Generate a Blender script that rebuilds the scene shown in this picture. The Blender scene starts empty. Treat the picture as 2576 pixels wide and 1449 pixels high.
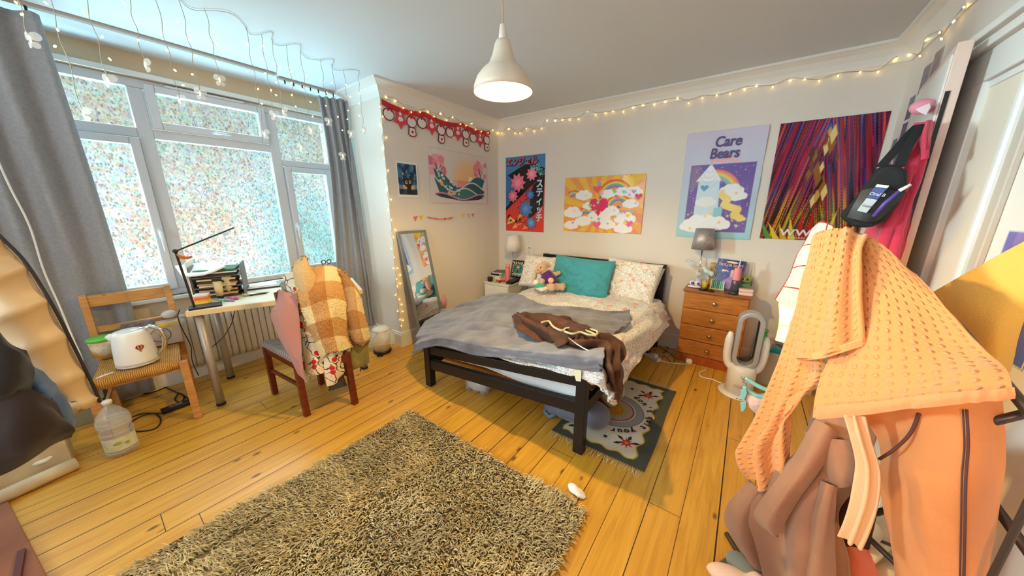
import bpy, math, random
import numpy as np
from mathutils import Vector, Matrix
R = math.radians
SC = bpy.context.scene
COL = SC.collection
rnd = random.Random(7)

# ------------------------------------------------------------------ camera
CAM_H, FPX, PITCH, YAW = 1.5, 800.0, math.atan(201 / 800), R(36.1)
cd = bpy.data.cameras.new('camera'); cam = bpy.data.objects.new('camera', cd); COL.objects.link(cam)
cam.location = (0, 0, CAM_H); cam.rotation_euler = (R(90) - PITCH, 0, YAW)
cd.sensor_width = 36; cd.lens = 36 * FPX / 2576; cd.clip_start = .02
SC.camera = cam

# ------------------------------------------------------------------ world: overcast garden seen through the frosted panes
wd = bpy.data.worlds.new('world'); SC.world = wd; wd.use_nodes = True
nt = wd.node_tree; nt.nodes.clear()
wo = nt.nodes.new('ShaderNodeOutputWorld'); bg = nt.nodes.new('ShaderNodeBackground')
tc = nt.nodes.new('ShaderNodeTexCoord'); n1 = nt.nodes.new('ShaderNodeTexNoise'); n1.inputs['Scale'].default_value = 2.2
n1.inputs['Detail'].default_value = 3
r1 = nt.nodes.new('ShaderNodeValToRGB')
for p, c in ((.36, (.30, .52, .46, 1)), (.46, (.62, .80, .78, 1)), (.55, (1, .93, .86, 1)), (.63, (.95, .70, .52, 1))):
    e = r1.color_ramp.elements.new(p); e.color = c
r1.color_ramp.elements.remove(r1.color_ramp.elements[0]); r1.color_ramp.elements.remove(r1.color_ramp.elements[-1])
sx = nt.nodes.new('ShaderNodeSeparateXYZ'); r2 = nt.nodes.new('ShaderNodeValToRGB')
r2.color_ramp.elements[0].position = .37; r2.color_ramp.elements[0].color = (1.75, 1.78, 1.8, 1)
r2.color_ramp.elements[1].position = .66; r2.color_ramp.elements[1].color = (.80, 1.02, 1.0, 1)
ma = nt.nodes.new('ShaderNodeMath'); ma.operation = 'MULTIPLY_ADD'; ma.inputs[1].default_value = .9; ma.inputs[2].default_value = .5
mx = nt.nodes.new('ShaderNodeMix'); mx.data_type = 'RGBA'; mx.blend_type = 'MULTIPLY'; mx.inputs[0].default_value = 1
L = nt.links.new
L(tc.outputs['Generated'], n1.inputs['Vector']); L(n1.outputs['Fac'], r1.inputs[0])
L(tc.outputs['Generated'], sx.inputs[0]); L(sx.outputs['Z'], ma.inputs[0]); L(ma.outputs[0], r2.inputs[0])
L(r1.outputs[0], mx.inputs[6]); L(r2.outputs[0], mx.inputs[7]); L(mx.outputs[2], bg.inputs[0]); L(bg.outputs[0], wo.inputs[0])
bg.inputs[1].default_value = .74

# ------------------------------------------------------------------ daylight and added fill lights
def area(name, loc, to, sx_, sy_, power, col):
    d = bpy.data.lights.new(name, 'AREA'); d.shape = 'RECTANGLE'; d.size = sx_; d.size_y = sy_; d.energy = power; d.color = col
    o = bpy.data.objects.new(name, d); COL.objects.link(o); o.location = loc
    o.rotation_euler = (Vector(to) - Vector(loc)).to_track_quat('-Z', 'Y').to_euler(); return o
area('skylight_outside', (-6.0, .4, 4.6), (-2.0, 1.0, .6), 4.5, 2.0, 480, (.74, .92, 1.0))
area('ground_bounce_outside', (-5.6, .5, -.7), (-2.2, 1.0, 2.6), 4.5, 1.6, 620, (.42, .82, 1.0))
area('rear_fill_light', (-1.4, -2.15, 1.6), (-.2, 2.6, 2.3), 2.2, 1.5, 60, (.90, .96, 1.0))  # added cool fill behind the camera, no known window there
o = area('left_pane_fill', (-6.2, -2.3, 2.05), (.76, 2.25, 1.5), 1.2, 1.0, 62, (.80, .95, 1.0)); o.data.spread = R(40)  # added narrow beam that brightens the right wall
d = bpy.data.lights.new('added_warm_spot', 'SPOT'); d.energy = 125; d.color = (1, .39, .06); d.spot_size = R(31); d.spot_blend = .5; d.shadow_soft_size = .12  # warm spot added inside the room for orange light on the laundry
o = bpy.data.objects.new(d.name, d); COL.objects.link(o); o.location = (.10, -1.2, 1.75)
o.rotation_euler = (Vector((.60, 1.15, .92)) - o.location).to_track_quat('-Z', 'Y').to_euler()

SC.view_settings.view_transform = 'Standard'; SC.view_settings.look = 'None'
SC.view_settings.exposure = 0.1; SC.view_settings.gamma = 1; SC.view_settings.use_curve_mapping = False
SC.cycles.sample_clamp_indirect = 6.0; SC.cycles.max_bounces = 8; SC.cycles.transparent_max_bounces = 12
SC.cycles.caustics_reflective = False; SC.cycles.caustics_refractive = False

# ------------------------------------------------------------------ points of the place, sighted along the camera
_fw = np.array([-math.sin(YAW) * math.cos(PITCH), math.cos(YAW) * math.cos(PITCH), -math.sin(PITCH)])
_rt = np.array([math.cos(YAW), math.sin(YAW), 0.]); _up = np.cross(_rt, _fw); _C = np.array([0, 0, CAM_H])
def at(px, py, X=None, Y=None, Z=None, D=None):
    """the point a sight line meets at plane X, Y or Z, or at level distance D"""
    d_ = _fw + _rt * (px - 1288) / FPX - _up * (py - 724.5) / FPX
    if X is not None: t = X / d_[0]
    elif Y is not None: t = Y / d_[1]
    elif Z is not None: t = (Z - CAM_H) / d_[2]
    else: t = D / math.hypot(d_[0], d_[1])
    return _C + d_ * t

# ------------------------------------------------------------------ scene tree helpers
def tag(o, label, cat, group=None, kind=None):
    if label: o['label'] = label
    if cat: o['category'] = cat
    if group: o['group'] = group
    if kind: o['kind'] = kind
    return o
def thing(name, label, cat, loc=(0, 0, 0), rz=0, group=None):
    o = bpy.data.objects.new(name, None); COL.objects.link(o); o.empty_display_size = .05
    o.location = loc; o.rotation_euler = (0, 0, rz); o['_rz'] = rz
    return tag(o, label, cat, group)
def copy_tree(o, parent=None):
    c = o.copy(); COL.objects.link(c); c.parent = parent
    for ch in [k for k in COL.objects if k.parent == o]: copy_tree(ch, c)
    return c
def base_of(o):
    p = Vector(o.location); q = o
    return p

class MB:
    """gathers verts and faces of one part"""
    def __init__(s): s.v = []; s.f = []; s.mi = []; s.cur = 0
    def add(s, vs, fs):
        b = len(s.v); s.v += [tuple(map(float, p)) for p in vs]
        s.f += [tuple(i + b for i in f) for f in fs]; s.mi += [s.cur] * len(fs); return s
    def box(s, lo, hi, M=None, taper=1.0):
        x0, y0, z0 = lo; x1, y1, z1 = hi; cx, cy = (x0 + x1) / 2, (y0 + y1) / 2
        vs = []
        for z, k in ((z0, taper), (z1, 1)):
            for x, y in ((x0, y0), (x1, y0), (x1, y1), (x0, y1)): vs.append(Vector((cx + (x - cx) * k, cy + (y - cy) * k, z)))
        if M is not None: vs = [M @ p for p in vs]
        return s.add(vs, [(3, 2, 1, 0), (4, 5, 6, 7), (0, 1, 5, 4), (1, 2, 6, 5), (2, 3, 7, 6), (3, 0, 4, 7)])
    def bar(s, a, b, w, h, up=(0, 0, 1)):
        a, b = Vector(a), Vector(b); d_ = (b - a).normalized(); u = Vector(up)
        if abs(d_.dot(u)) > .95: u = Vector((1, 0, 0))
        sd = d_.cross(u).normalized(); u = sd.cross(d_).normalized(); vs = []
        for p in (a, b):
            for i, j in ((-1, -1), (1, -1), (1, 1), (-1, 1)): vs.append(p + sd * w / 2 * i + u * h / 2 * j)
        return s.add(vs, [(0, 1, 2, 3), (7, 6, 5, 4), (4, 5, 1, 0), (5, 6, 2, 1), (6, 7, 3, 2), (7, 4, 0, 3)])
    def tube(s, pts, r, n=8, cap=True):
        pts = [Vector(p) for p in pts]; rs = r if isinstance(r, (list, tuple)) else [r] * len(pts)
        vs = []; fs = []; prev = None
        for i, p in enumerate(pts):
            d_ = (pts[min(i + 1, len(pts) - 1)] - pts[max(i - 1, 0)]).normalized()
            u = prev if prev is not None else (Vector((0, 0, 1)) if abs(d_.z) < .9 else Vector((1, 0, 0)))
            sd = d_.cross(u); sd = sd.normalized() if sd.length > 1e-6 else Vector((1, 0, 0)); u = sd.cross(d_).normalized(); prev = u
            for k in range(n):
                a = 2 * math.pi * k / n; vs.append(p + (sd * math.cos(a) + u * math.sin(a)) * rs[i])
        for i in range(len(pts) - 1):
            for k in range(n):
                k2 = (k + 1) % n; fs.append((i * n + k, i * n + k2, (i + 1) * n + k2, (i + 1) * n + k))
        if cap: fs.append(tuple(range(n - 1, -1, -1))); fs.append(tuple((len(pts) - 1) * n + k for k in range(n)))
        return s.add(vs, fs)
    def lathe(s, prof, c=(0, 0, 0), n=28, axis='Z', M=None, closed=False):
        vs = []; fs = []; c = Vector(c)
        for r, z in prof:
            for k in range(n):
                a = 2 * math.pi * k / n; p = Vector((r * math.cos(a), r * math.sin(a), z))
                if axis == 'X': p = Vector((p.z, p.x, p.y))
                if axis == 'Y': p = Vector((p.x, p.z, p.y))
                vs.append((M @ p if M is not None else p) + c)
        m = len(prof)
        for i in range(m - 1 + (1 if closed else 0)):
            j = (i + 1) % m
            for k in range(n):
                k2 = (k + 1) % n; fs.append((i * n + k, i * n + k2, j * n + k2, j * n + k))
        if not closed: fs.append(tuple(range(n - 1, -1, -1))); fs.append(tuple((m - 1) * n + k for k in range(n)))
        return s.add(vs, fs)
    def sph(s, c, r, M=None, nu=16, nv=10):
        r = (r, r, r) if not isinstance(r, (list, tuple)) else r
        vs = [Vector((0, 0, -r[2]))]; fs = []; c = Vector(c)
        for i in range(1, nv):
            t = math.pi * i / nv - math.pi / 2
            for k in range(nu):
                a = 2 * math.pi * k / nu; vs.append(Vector((r[0] * math.cos(t) * math.cos(a), r[1] * math.cos(t) * math.sin(a), r[2] * math.sin(t))))
        vs.append(Vector((0, 0, r[2])))
        for k in range(nu): fs.append((0, 1 + (k + 1) % nu, 1 + k))
        for i in range(nv - 2):
            for k in range(nu):
                a = 1 + i * nu + k; b = 1 + i * nu + (k + 1) % nu; fs.append((a, b, b + nu, a + nu))
        e = len(vs) - 1
        for k in range(nu): fs.append((e, e - nu + k, e - nu + (k + 1) % nu))
        return s.add([(M @ p if M is not None else p) + c for p in vs], fs)
    def prism(s, poly, h, M):
        n = len(poly); vs = [M @ Vector((x, y, 0)) for x, y in poly] + [M @ Vector((x, y, h)) for x, y in poly]
        fs = [tuple(range(n - 1, -1, -1)), tuple(range(n, 2 * n))] + [(i, (i + 1) % n, n + (i + 1) % n, n + i) for i in range(n)]
        return s.add(vs, fs)
    def build(s, name, mats, parent=None, bevel=0, smooth=False, subsurf=0, remesh=0, solid=0, seg=2, world=False):
        me = bpy.data.meshes.new(name)
        vs = s.v
        if world and parent is not None:
            r_ = parent; off = Vector((0, 0, 0)); ch = []
            while r_ is not None: ch.append(r_); r_ = r_.parent
            M = Matrix.Identity(4)
            for q in reversed(ch): M = M @ (Matrix.Translation(q.location) @ q.rotation_euler.to_matrix().to_4x4())
            Mi = M.inverted(); vs = [tuple(Mi @ Vector(p)) for p in vs]
        me.from_pydata(vs, [], s.f); mats = mats if isinstance(mats, (list, tuple)) else [mats]
        for m in mats: me.materials.append(m)
        if len(mats) > 1: me.polygons.foreach_set('material_index', s.mi)
        if smooth: me.polygons.foreach_set('use_smooth', [True] * len(me.polygons))
        me.validate(); o = bpy.data.objects.new(name, me); COL.objects.link(o); o.parent = parent
        fin(o, bevel, smooth, subsurf, remesh, solid, seg); return o
def fin(o, bevel=0, smooth=False, subsurf=0, remesh=0, solid=0, seg=2):
    if remesh:
        m = o.modifiers.new('r', 'REMESH'); m.mode = 'VOXEL'; m.voxel_size = remesh; m.use_smooth_shade = True
        m = o.modifiers.new('s', 'SMOOTH'); m.iterations = 6; m.factor = .5
    if solid: m = o.modifiers.new('t', 'SOLIDIFY'); m.thickness = solid; m.offset = 0
    if bevel: m = o.modifiers.new('b', 'BEVEL'); m.width = bevel; m.segments = seg; m.limit_method = 'ANGLE'; m.angle_limit = R(40)
    if subsurf: m = o.modifiers.new('u', 'SUBSURF'); m.levels = subsurf; m.render_levels = subsurf
def struct(name, mb, m, **k):
    o = mb.build(name, m, **k); o['kind'] = 'structure'; return o

# ------------------------------------------------------------------ value noise for cloth
def _h(ix, iy, iz):
    n = (ix * 374761393 + iy * 668265263 + iz * 2147483647 * 3 + 1013904223) & 0xffffffff
    n = ((n ^ (n >> 13)) * 1274126177) & 0xffffffff
    return ((n ^ (n >> 16)) & 0xffff) / 32767.5 - 1
def vnoise(x, y, z=0.0):
    x, y = np.broadcast_arrays(np.asarray(x, float), np.asarray(y, float)); z = np.zeros_like(x) + z
    xi, yi, zi = (np.floor(q).astype(np.int64) for q in (x, y, z)); fx, fy, fz = x - xi, y - yi, z - zi
    fx, fy, fz = (q * q * (3 - 2 * q) for q in (fx, fy, fz)); o = 0
    for a in (0, 1):
        for b in (0, 1):
            for c in (0, 1):
                o = o + _h(xi + a, yi + b, zi + c) * (fx if a else 1 - fx) * (fy if b else 1 - fy) * (fz if c else 1 - fz)
    return o
def fbm(x, y, z=0., n=3): return sum(vnoise(x * 2 ** i, y * 2 ** i, z + i * 7.3) / 2 ** i for i in range(n))

def _cr(P, n):
    """clamped Catmull-Rom resampling along axis 0"""
    P = np.asarray(P, float); m = len(P); t = np.linspace(0, m - 1, n); i = np.minimum(t.astype(int), m - 2); f = (t - i).reshape((-1,) + (1,) * (P.ndim - 1))
    p0, p1, p2, p3 = P[np.maximum(i - 1, 0)], P[i], P[i + 1], P[np.minimum(i + 2, m - 1)]
    return .5 * (2 * p1 + (p2 - p0) * f + (2 * p0 - 5 * p1 + 4 * p2 - p3) * f * f + (3 * p1 - p0 - 3 * p2 + p3) * f ** 3)
def grid_mesh(name, G, m, parent=None, color=None, solid=0.0, smooth=True, uv=True, world=True, offset=-1.0, close_v=False):
    nu, nv, _ = G.shape
    if world and parent is not None:
        M = Matrix.Translation(parent.location) @ parent.rotation_euler.to_matrix().to_4x4()
        if parent.parent is not None: M = Matrix.Translation(parent.parent.location) @ parent.parent.rotation_euler.to_matrix().to_4x4() @ M
        Mi = np.array(M.inverted()); G = G @ Mi[:3, :3].T + Mi[:3, 3]
    me = bpy.data.meshes.new(name); me.vertices.add(nu * nv); me.vertices.foreach_set('co', G.reshape(-1).astype(np.float32))
    I = np.arange(nu * nv).reshape(nu, nv)
    if close_v: I = np.concatenate([I, I[:, :1]], 1)
    q = np.stack([I[:-1, :-1], I[1:, :-1], I[1:, 1:], I[:-1, 1:]], -1).reshape(-1)
    nf = len(q) // 4; me.loops.add(nf * 4); me.loops.foreach_set('vertex_index', q.astype(np.int32))
    me.polygons.add(nf); me.polygons.foreach_set('loop_start', np.arange(nf, dtype=np.int32) * 4)
    me.polygons.foreach_set('loop_total', np.full(nf, 4, np.int32)); me.polygons.foreach_set('use_smooth', np.full(nf, smooth))
    me.update(calc_edges=True)
    if uv:
        du = np.linalg.norm(np.diff(G, axis=0), axis=2).mean(1); dv = np.linalg.norm(np.diff(G, axis=1), axis=2).mean(0)
        u = np.concatenate([[0], np.cumsum(du)]); v = np.concatenate([[0], np.cumsum(dv)])
        UV = np.stack(np.meshgrid(u, v, indexing='ij'), -1).reshape(-1, 2)
        if close_v: UV = np.concatenate([UV.reshape(nu, nv, 2)], 1).reshape(-1, 2)
        lay = me.uv_layers.new(name='UVMap'); lay.data.foreach_set('uv', UV[q].reshape(-1).astype(np.float32))
    if color is not None:
        ca = me.color_attributes.new('art', 'FLOAT_COLOR', 'POINT'); c4 = np.ones((nu * nv, 4), np.float32)
        c4[:, :3] = color.reshape(-1, 3); ca.data.foreach_set('color', c4.reshape(-1))
    me.materials.append(m); o = bpy.data.objects.new(name, me); COL.objects.link(o); o.parent = parent
    if solid: k = o.modifiers.new('t', 'SOLIDIFY'); k.thickness = solid; k.offset = offset
    return o
def normals(G):
    a = np.gradient(G, axis=0); b = np.gradient(G, axis=1); n = np.cross(a, b); return n / (np.linalg.norm(n, axis=2, keepdims=True) + 1e-9)
def cloth(name, rows, m, parent=None, nu=70, nv=70, wr=.006, fr=(6, 6), seed=0., ridge=0., solid=.004, art=None, flat=0, world=True, fold=None):
    """a sheet through rows of points, wrinkled along its normals; fold(u,v)->metres adds its own shape"""
    n = max(len(r_) for r_ in rows)
    P = np.stack([np.asarray(r_, float) if len(r_) == n else _cr(np.asarray(r_, float), n) for r_ in rows])
    G = _cr(P, nu); G = np.swapaxes(_cr(np.swapaxes(G, 0, 1), nv), 0, 1)
    u, v = np.meshgrid(np.linspace(0, 1, nu), np.linspace(0, 1, nv), indexing='ij')
    du = np.linalg.norm(np.diff(G, axis=0), axis=2).mean(1).sum(); dv = np.linalg.norm(np.diff(G, axis=1), axis=2).mean(0).sum()
    n1_ = fbm(u * du * fr[0], v * dv * fr[1], seed); d_ = wr * n1_
    if ridge: d_ = d_ + ridge * (1 - np.abs(vnoise(u * du * fr[0] * 1.3 + .6 * n1_, v * dv * fr[1] * 1.3, seed + 31.7)) * 2) * .5
    if fold is not None: d_ = d_ + fold(u, v)
    N = normals(G); G = G + N * d_[..., None]
    c = art(u * du, v * dv, du, dv) if art is not None else None
    return grid_mesh(name, G, m, parent, c, solid, world=world)

# ------------------------------------------------------------------ materials
def lin(c):
    c = [x / 255 for x in c[:3]]
    return tuple(x / 12.92 if x <= .04045 else ((x + .055) / 1.055) ** 2.4 for x in c)
class NT:
    """node shorthand"""
    def __init__(s, name):
        s.m = bpy.data.materials.new(name); s.m.use_nodes = True; s.t = s.m.node_tree; s.b = s.t.nodes['Principled BSDF']; s.out = s.t.nodes['Material Output']
    def n(s, ty, **k):
        x = s.t.nodes.new('ShaderNode' + ty)
        for a, b in k.items(): setattr(x, a, b)
        return x
    def l(s, a, b): s.t.links.new(a, b)
    def co(s, kind='Object', scale=None, rot=None):
        c = s.n('TexCoord').outputs[kind]
        if scale is not None or rot is not None:
            mp = s.n('Mapping'); s.l(c, mp.inputs[0])
            if scale is not None: mp.inputs['Scale'].default_value = scale
            if rot is not None: mp.inputs['Rotation'].default_value = rot
            c = mp.outputs[0]
        return c
    def noise(s, co, scale, detail=3, rough=.5, dist=0):
        x = s.n('TexNoise'); s.l(co, x.inputs['Vector']); x.inputs['Scale'].default_value = scale; x.inputs['Detail'].default_value = detail
        x.inputs['Roughness'].default_value = rough; x.inputs['Distortion'].default_value = dist; return x.outputs['Fac']
    def voro(s, co, scale, feature='F1', out='Distance', rnd_=1.0):
        x = s.n('TexVoronoi', feature=feature); s.l(co, x.inputs['Vector']); x.inputs['Scale'].default_value = scale
        x.inputs['Randomness'].default_value = rnd_; return x.outputs[out]
    def ramp(s, f, stops, const=False):
        x = s.n('ValToRGB'); s.l(f, x.inputs[0]); r_ = x.color_ramp
        if const: r_.interpolation = 'CONSTANT'
        while len(r_.elements) < len(stops): r_.elements.new(.5)
        for e, (p, c) in zip(r_.elements, stops): e.position = p; e.color = (*c, 1) if not isinstance(c, (int, float)) else (c, c, c, 1)
        return x.outputs[0]
    def math(s, op, a, b=None, c=None):
        x = s.n('Math', operation=op)
        for i, q in enumerate((a, b, c)):
            if q is None: continue
            if isinstance(q, (int, float)): x.inputs[i].default_value = q
            else: s.l(q, x.inputs[i])
        return x.outputs[0]
    def mix(s, f, a, b, mode='MIX'):
        x = s.n('Mix', data_type='RGBA', blend_type=mode)
        for i, q in ((0, f), (6, a), (7, b)):
            if isinstance(q, (int, float)): x.inputs[i].default_value = q
            elif isinstance(q, tuple): x.inputs[i].default_value = (*q, 1)
            else: s.l(q, x.inputs[i])
        return x.outputs[2]
    def sep(s, co):
        x = s.n('SeparateXYZ'); s.l(co, x.inputs[0]); return x.outputs
    def comb(s, a, b, c):
        x = s.n('CombineXYZ')
        for i, q in enumerate((a, b, c)):
            if isinstance(q, (int, float)): x.inputs[i].default_value = q
            else: s.l(q, x.inputs[i])
        return x.outputs[0]
    def bump(s, h, strength=.3, dist=.01):
        x = s.n('Bump'); s.l(h, x.inputs['Height']); x.inputs['Strength'].default_value = strength; x.inputs['Distance'].default_value = dist
        s.l(x.outputs[0], s.b.inputs['Normal']); return x
    def base(s, c):
        if isinstance(c, tuple): s.b.inputs['Base Color'].default_value = (*c, 1)
        else: s.l(c, s.b.inputs['Base Color'])
    def set(s, **k):
        for a, v in k.items(): s.b.inputs[a.replace('_', ' ')].default_value = v
        return s
def mat(name, rgb, rough=.5, metal=0, var=None, bmp=None, sheen=0, coat=0, coords='Object'):
    k = NT(name); c = lin(rgb); k.set(Roughness=rough, Metallic=metal)
    if sheen: k.set(Sheen_Weight=sheen)
    if coat: k.set(Coat_Weight=coat)
    co = k.co(coords) if (var or bmp) else None
    if var: k.base(k.mix(k.ramp(k.noise(co, var[1], 4), [(.35, 0.), (.65, 1.)]), c, lin(var[0])))
    else: k.base(c)
    if bmp: k.bump(k.noise(co, bmp[0], 3), bmp[1], .004)
    return k.m
def emit(name, rgb, s):
    k = NT(name); k.base((0, 0, 0)); k.set(Emission_Strength=s); k.b.inputs['Emission Color'].default_value = (*lin(rgb), 1); return k.m
def clear(name, rgb, alpha=.25, rough=.05):
    """thin see-through plastic or glass: part glossy body, part open to light"""
    k = NT(name); k.base(lin(rgb)); k.set(Roughness=rough, Alpha=alpha, Specular_IOR_Level=.8); return k.m
def wood(name, c1, c2, scale=(3, 3, 30), rough=.4, knots=True, rot=None):
    k = NT(name); co = k.co('Object', scale, rot); w = k.noise(co, 2.2, 5, .55, .6)
    c = k.ramp(w, [(.3, lin(c1)), (.5, tuple((a + b) / 2 for a, b in zip(lin(c1), lin(c2)))), (.7, lin(c2))])
    if knots:
        v = k.voro(k.co('Object', (6, 6, 9)), 1.0); c = k.mix(k.ramp(v, [(.03, 1.), (.10, 0.)]), c, tuple(x * .25 for x in lin(c2)))
    k.base(c); k.set(Roughness=rough); k.bump(w, .15, .003); return k.m
def art_mat(name='print', rough=.35, bmp=None):
    k = NT(name); a = k.n('Attribute', attribute_name='art'); k.l(a.outputs['Color'], k.b.inputs['Base Color']); k.set(Roughness=rough)
    if bmp: k.bump(k.noise(k.co('Object'), bmp[0], 2), bmp[1], .006)
    return k.m

M = {}
def floor_mat():
    k = NT('pine_boards'); p = k.sep(k.co('Object')); W = .152
    bx = k.math('DIVIDE', k.math('ADD', p[0], .216 - .0 + 15.2), W); ix = k.math('FLOOR', bx); fx = k.math('SUBTRACT', bx, ix)
    wn = k.n('TexWhiteNoise', noise_dimensions='1D'); k.l(ix, wn.inputs['W']); rv = wn.outputs['Value']
    yo = k.math('ADD', p[1], k.math('MULTIPLY', rv, 7.0))
    by = k.math('DIVIDE', yo, 3.9); fy = k.math('SUBTRACT', by, k.math('FLOOR', by))
    co = k.comb(k.math('MULTIPLY', p[0], 26), k.math('MULTIPLY', yo, 1.6), k.math('MULTIPLY', rv, 40))
    g = k.noise(co, 1.0, 6, .6, .8)
    c = k.ramp(g, [(.28, lin((188, 132, 44))), (.5, lin((216, 160, 52))), (.72, lin((230, 178, 70)))])
    c = k.mix(k.math('MULTIPLY', rv, .35), c, lin((206, 140, 60)))
    kn = k.voro(k.comb(k.math('MULTIPLY', p[0], 7.5), k.math('MULTIPLY', yo, 3.6), ix), 1.0)
    c = k.mix(k.ramp(kn, [(.05, .85), (.11, 0.)]), c, lin((92, 48, 18)))
    st = k.noise(k.comb(k.math('MULTIPLY', p[0], 9), k.math('MULTIPLY', p[1], 2.2), 3.0), 1.0, 4, .6)
    c = k.mix(k.ramp(st, [(.60, 0.), (.80, .45)]), c, lin((150, 92, 36)))
    gw = k.math('ADD', .016, k.math('MULTIPLY', rv, .030))
    gap = k.math('MAXIMUM', k.math('LESS_THAN', fx, gw), k.math('LESS_THAN', fy, .0008))
    c = k.mix(gap, c, lin((42, 20, 6))); k.base(c)
    k.l(k.ramp(g, [(.3, .42), (.7, .30)]), k.b.inputs['Roughness'])
    k.bump(k.math('SUBTRACT', k.math('MULTIPLY', g, .25), gap), .35, .004); return k.m
def wall_mat(name, rgb):
    k = NT(name); co = k.co('Object'); k.base(k.mix(k.noise(co, 1.3, 3), lin(rgb), lin([x * .97 for x in rgb]))); k.set(Roughness=.75)
    k.bump(k.noise(co, 90, 3), .08, .002); return k.m
def pane_mat():
    k = NT('patterned_window_film'); co = k.co('Object')
    a = k.voro(co, 36, 'F1', 'Color'); b = k.voro(k.co('Object', (1, 1.3, .8), (.5, .4, .9)), 84, 'F1', 'Color'); s1 = k.sep(a); s2 = k.sep(b)
    hue = k.ramp(s1[0], [(0, (.93, .66, .60)), (.16, (.92, .95, .96)), (.36, (.62, .90, .86)), (.52, (.96, .96, .93)), (.66, (.80, .74, .95)), (.80, (.97, .86, .62)), (.92, (.93, .95, .96))], True)
    hue = k.mix(.62, hue, (.86, .94, .95))
    dk = k.ramp(s2[1], [(0, .66), (.10, .86), (.32, 1.), (.86, 1.08)], True)
    c = k.mix(1.0, hue, dk, 'MULTIPLY')
    t = k.n('BsdfTransparent'); k.l(c, t.inputs[0]); tl = k.n('BsdfTranslucent'); k.l(c, tl.inputs[0]); gl = k.n('BsdfGlossy'); gl.inputs['Roughness'].default_value = .25
    m1 = k.n('MixShader'); m1.inputs[0].default_value = .03; k.l(t.outputs[0], m1.inputs[1]); k.l(tl.outputs[0], m1.inputs[2])
    m2 = k.n('MixShader'); m2.inputs[0].default_value = .04; k.l(m1.outputs[0], m2.inputs[1]); k.l(gl.outputs[0], m2.inputs[2])
    k.l(m2.outputs[0], k.out.inputs[0]); return k.m
def fabric(name, rgb, rough=.9, weave=500, b=.25, var=None, sheen=.25, big=None):
    k = NT(name); co = k.co('Object'); c = lin(rgb)
    if var: c = k.mix(k.ramp(k.noise(co, var[1], 4), [(.35, 0.), (.65, 1.)]), c, lin(var[0]))
    k.base(c); k.set(Roughness=rough, Sheen_Weight=sheen); h = k.noise(co, weave, 2)
    if big: h = k.math('ADD', k.math('MULTIPLY', h, .4), k.noise(co, big, 3))
    k.bump(h, b, .004); return k.m
def floral(name):
    k = NT(name); co = k.co('UV'); d_ = k.n('TexNoise'); k.l(co, d_.inputs['Vector']); d_.inputs['Scale'].default_value = 18
    vm = k.n('VectorMath', operation='MULTIPLY_ADD'); k.l(d_.outputs['Color'], vm.inputs[0]); vm.inputs[1].default_value = (.05, .05, .05); k.l(co, vm.inputs[2]); cw = vm.outputs[0]
    c = lin((250, 246, 240))
    c = k.mix(k.ramp(k.noise(cw, 6, 2), [(.56, 0.), (.66, .45)]), c, lin((238, 204, 176)))
    e = k.voro(cw, 62, 'DISTANCE_TO_EDGE'); c = k.mix(k.ramp(e, [(.04, .6), (.10, 0.)]), c, lin((96, 98, 106)))
    f = k.voro(cw, 9); c = k.mix(k.ramp(f, [(.15, .75), (.27, 0.)]), c, lin((232, 132, 104)))
    f2 = k.voro(k.co('UV', (1.1, .9, 1), (0, 0, 1)), 21); c = k.mix(k.ramp(f2, [(.10, .6), (.2, 0.)]), c, lin((196, 160, 92)))
    f3 = k.voro(k.co('UV', (1.3, 1.0, 1), (0, 0, 2)), 9); c = k.mix(k.ramp(f3, [(.06, .6), (.12, 0.)]), c, lin((104, 104, 120)))
    k.base(c); k.set(Roughness=.85, Sheen_Weight=.15); k.bump(k.noise(k.co('Object'), 16, 4), .3, .012); return k.m
def pyjama(name):
    k = NT(name); co = k.co('UV'); c = lin((240, 222, 190)); v = k.voro(co, 15)
    d_ = k.n('TexNoise'); k.l(co, d_.inputs['Vector']); d_.inputs['Scale'].default_value = 14
    vm = k.n('VectorMath', operation='MULTIPLY_ADD'); k.l(d_.outputs['Color'], vm.inputs[0]); vm.inputs[1].default_value = (.09, .09, .09); k.l(co, vm.inputs[2])
    e = k.voro(vm.outputs[0], 11, 'DISTANCE_TO_EDGE'); c = k.mix(k.ramp(e, [(.020, 1.), (.04, 0.)]), c, lin((34, 24, 24)))
    c = k.mix(k.ramp(k.voro(co, 60), [(.10, .9), (.17, 0.)]), c, lin((34, 24, 24)))
    c = k.mix(k.ramp(v, [(.26, 1.), (.31, 0.)]), c, lin((205, 28, 30))); k.base(c); k.set(Roughness=.85); return k.m
def rush(name):
    k = NT(name); w = k.n('TexWave', wave_type='BANDS', bands_direction='Y'); k.l(k.co('Object'), w.inputs['Vector']); w.inputs['Scale'].default_value = 34; w.inputs['Distortion'].default_value = 3
    k.base(k.ramp(w.outputs[1], [(.2, lin((150, 92, 28))), (.6, lin((206, 150, 64)))])); k.set(Roughness=.7); k.bump(w.outputs[1], .6, .004); return k.m
def bobble(name, rgb):
    k = NT(name); v = k.voro(k.co('UV', (1, 1, 1)), 42, rnd_=.15); h = k.ramp(v, [(.10, 1.), (.30, 0.)])
    k.base(k.mix(h, lin(rgb), lin([min(255, x * 1.08) for x in rgb]))); k.set(Roughness=.95, Sheen_Weight=.3)
    k.bump(k.math('ADD', h, k.math('MULTIPLY', k.noise(k.co('Object'), 420, 2), .25)), .75, .012); return k.m
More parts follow.
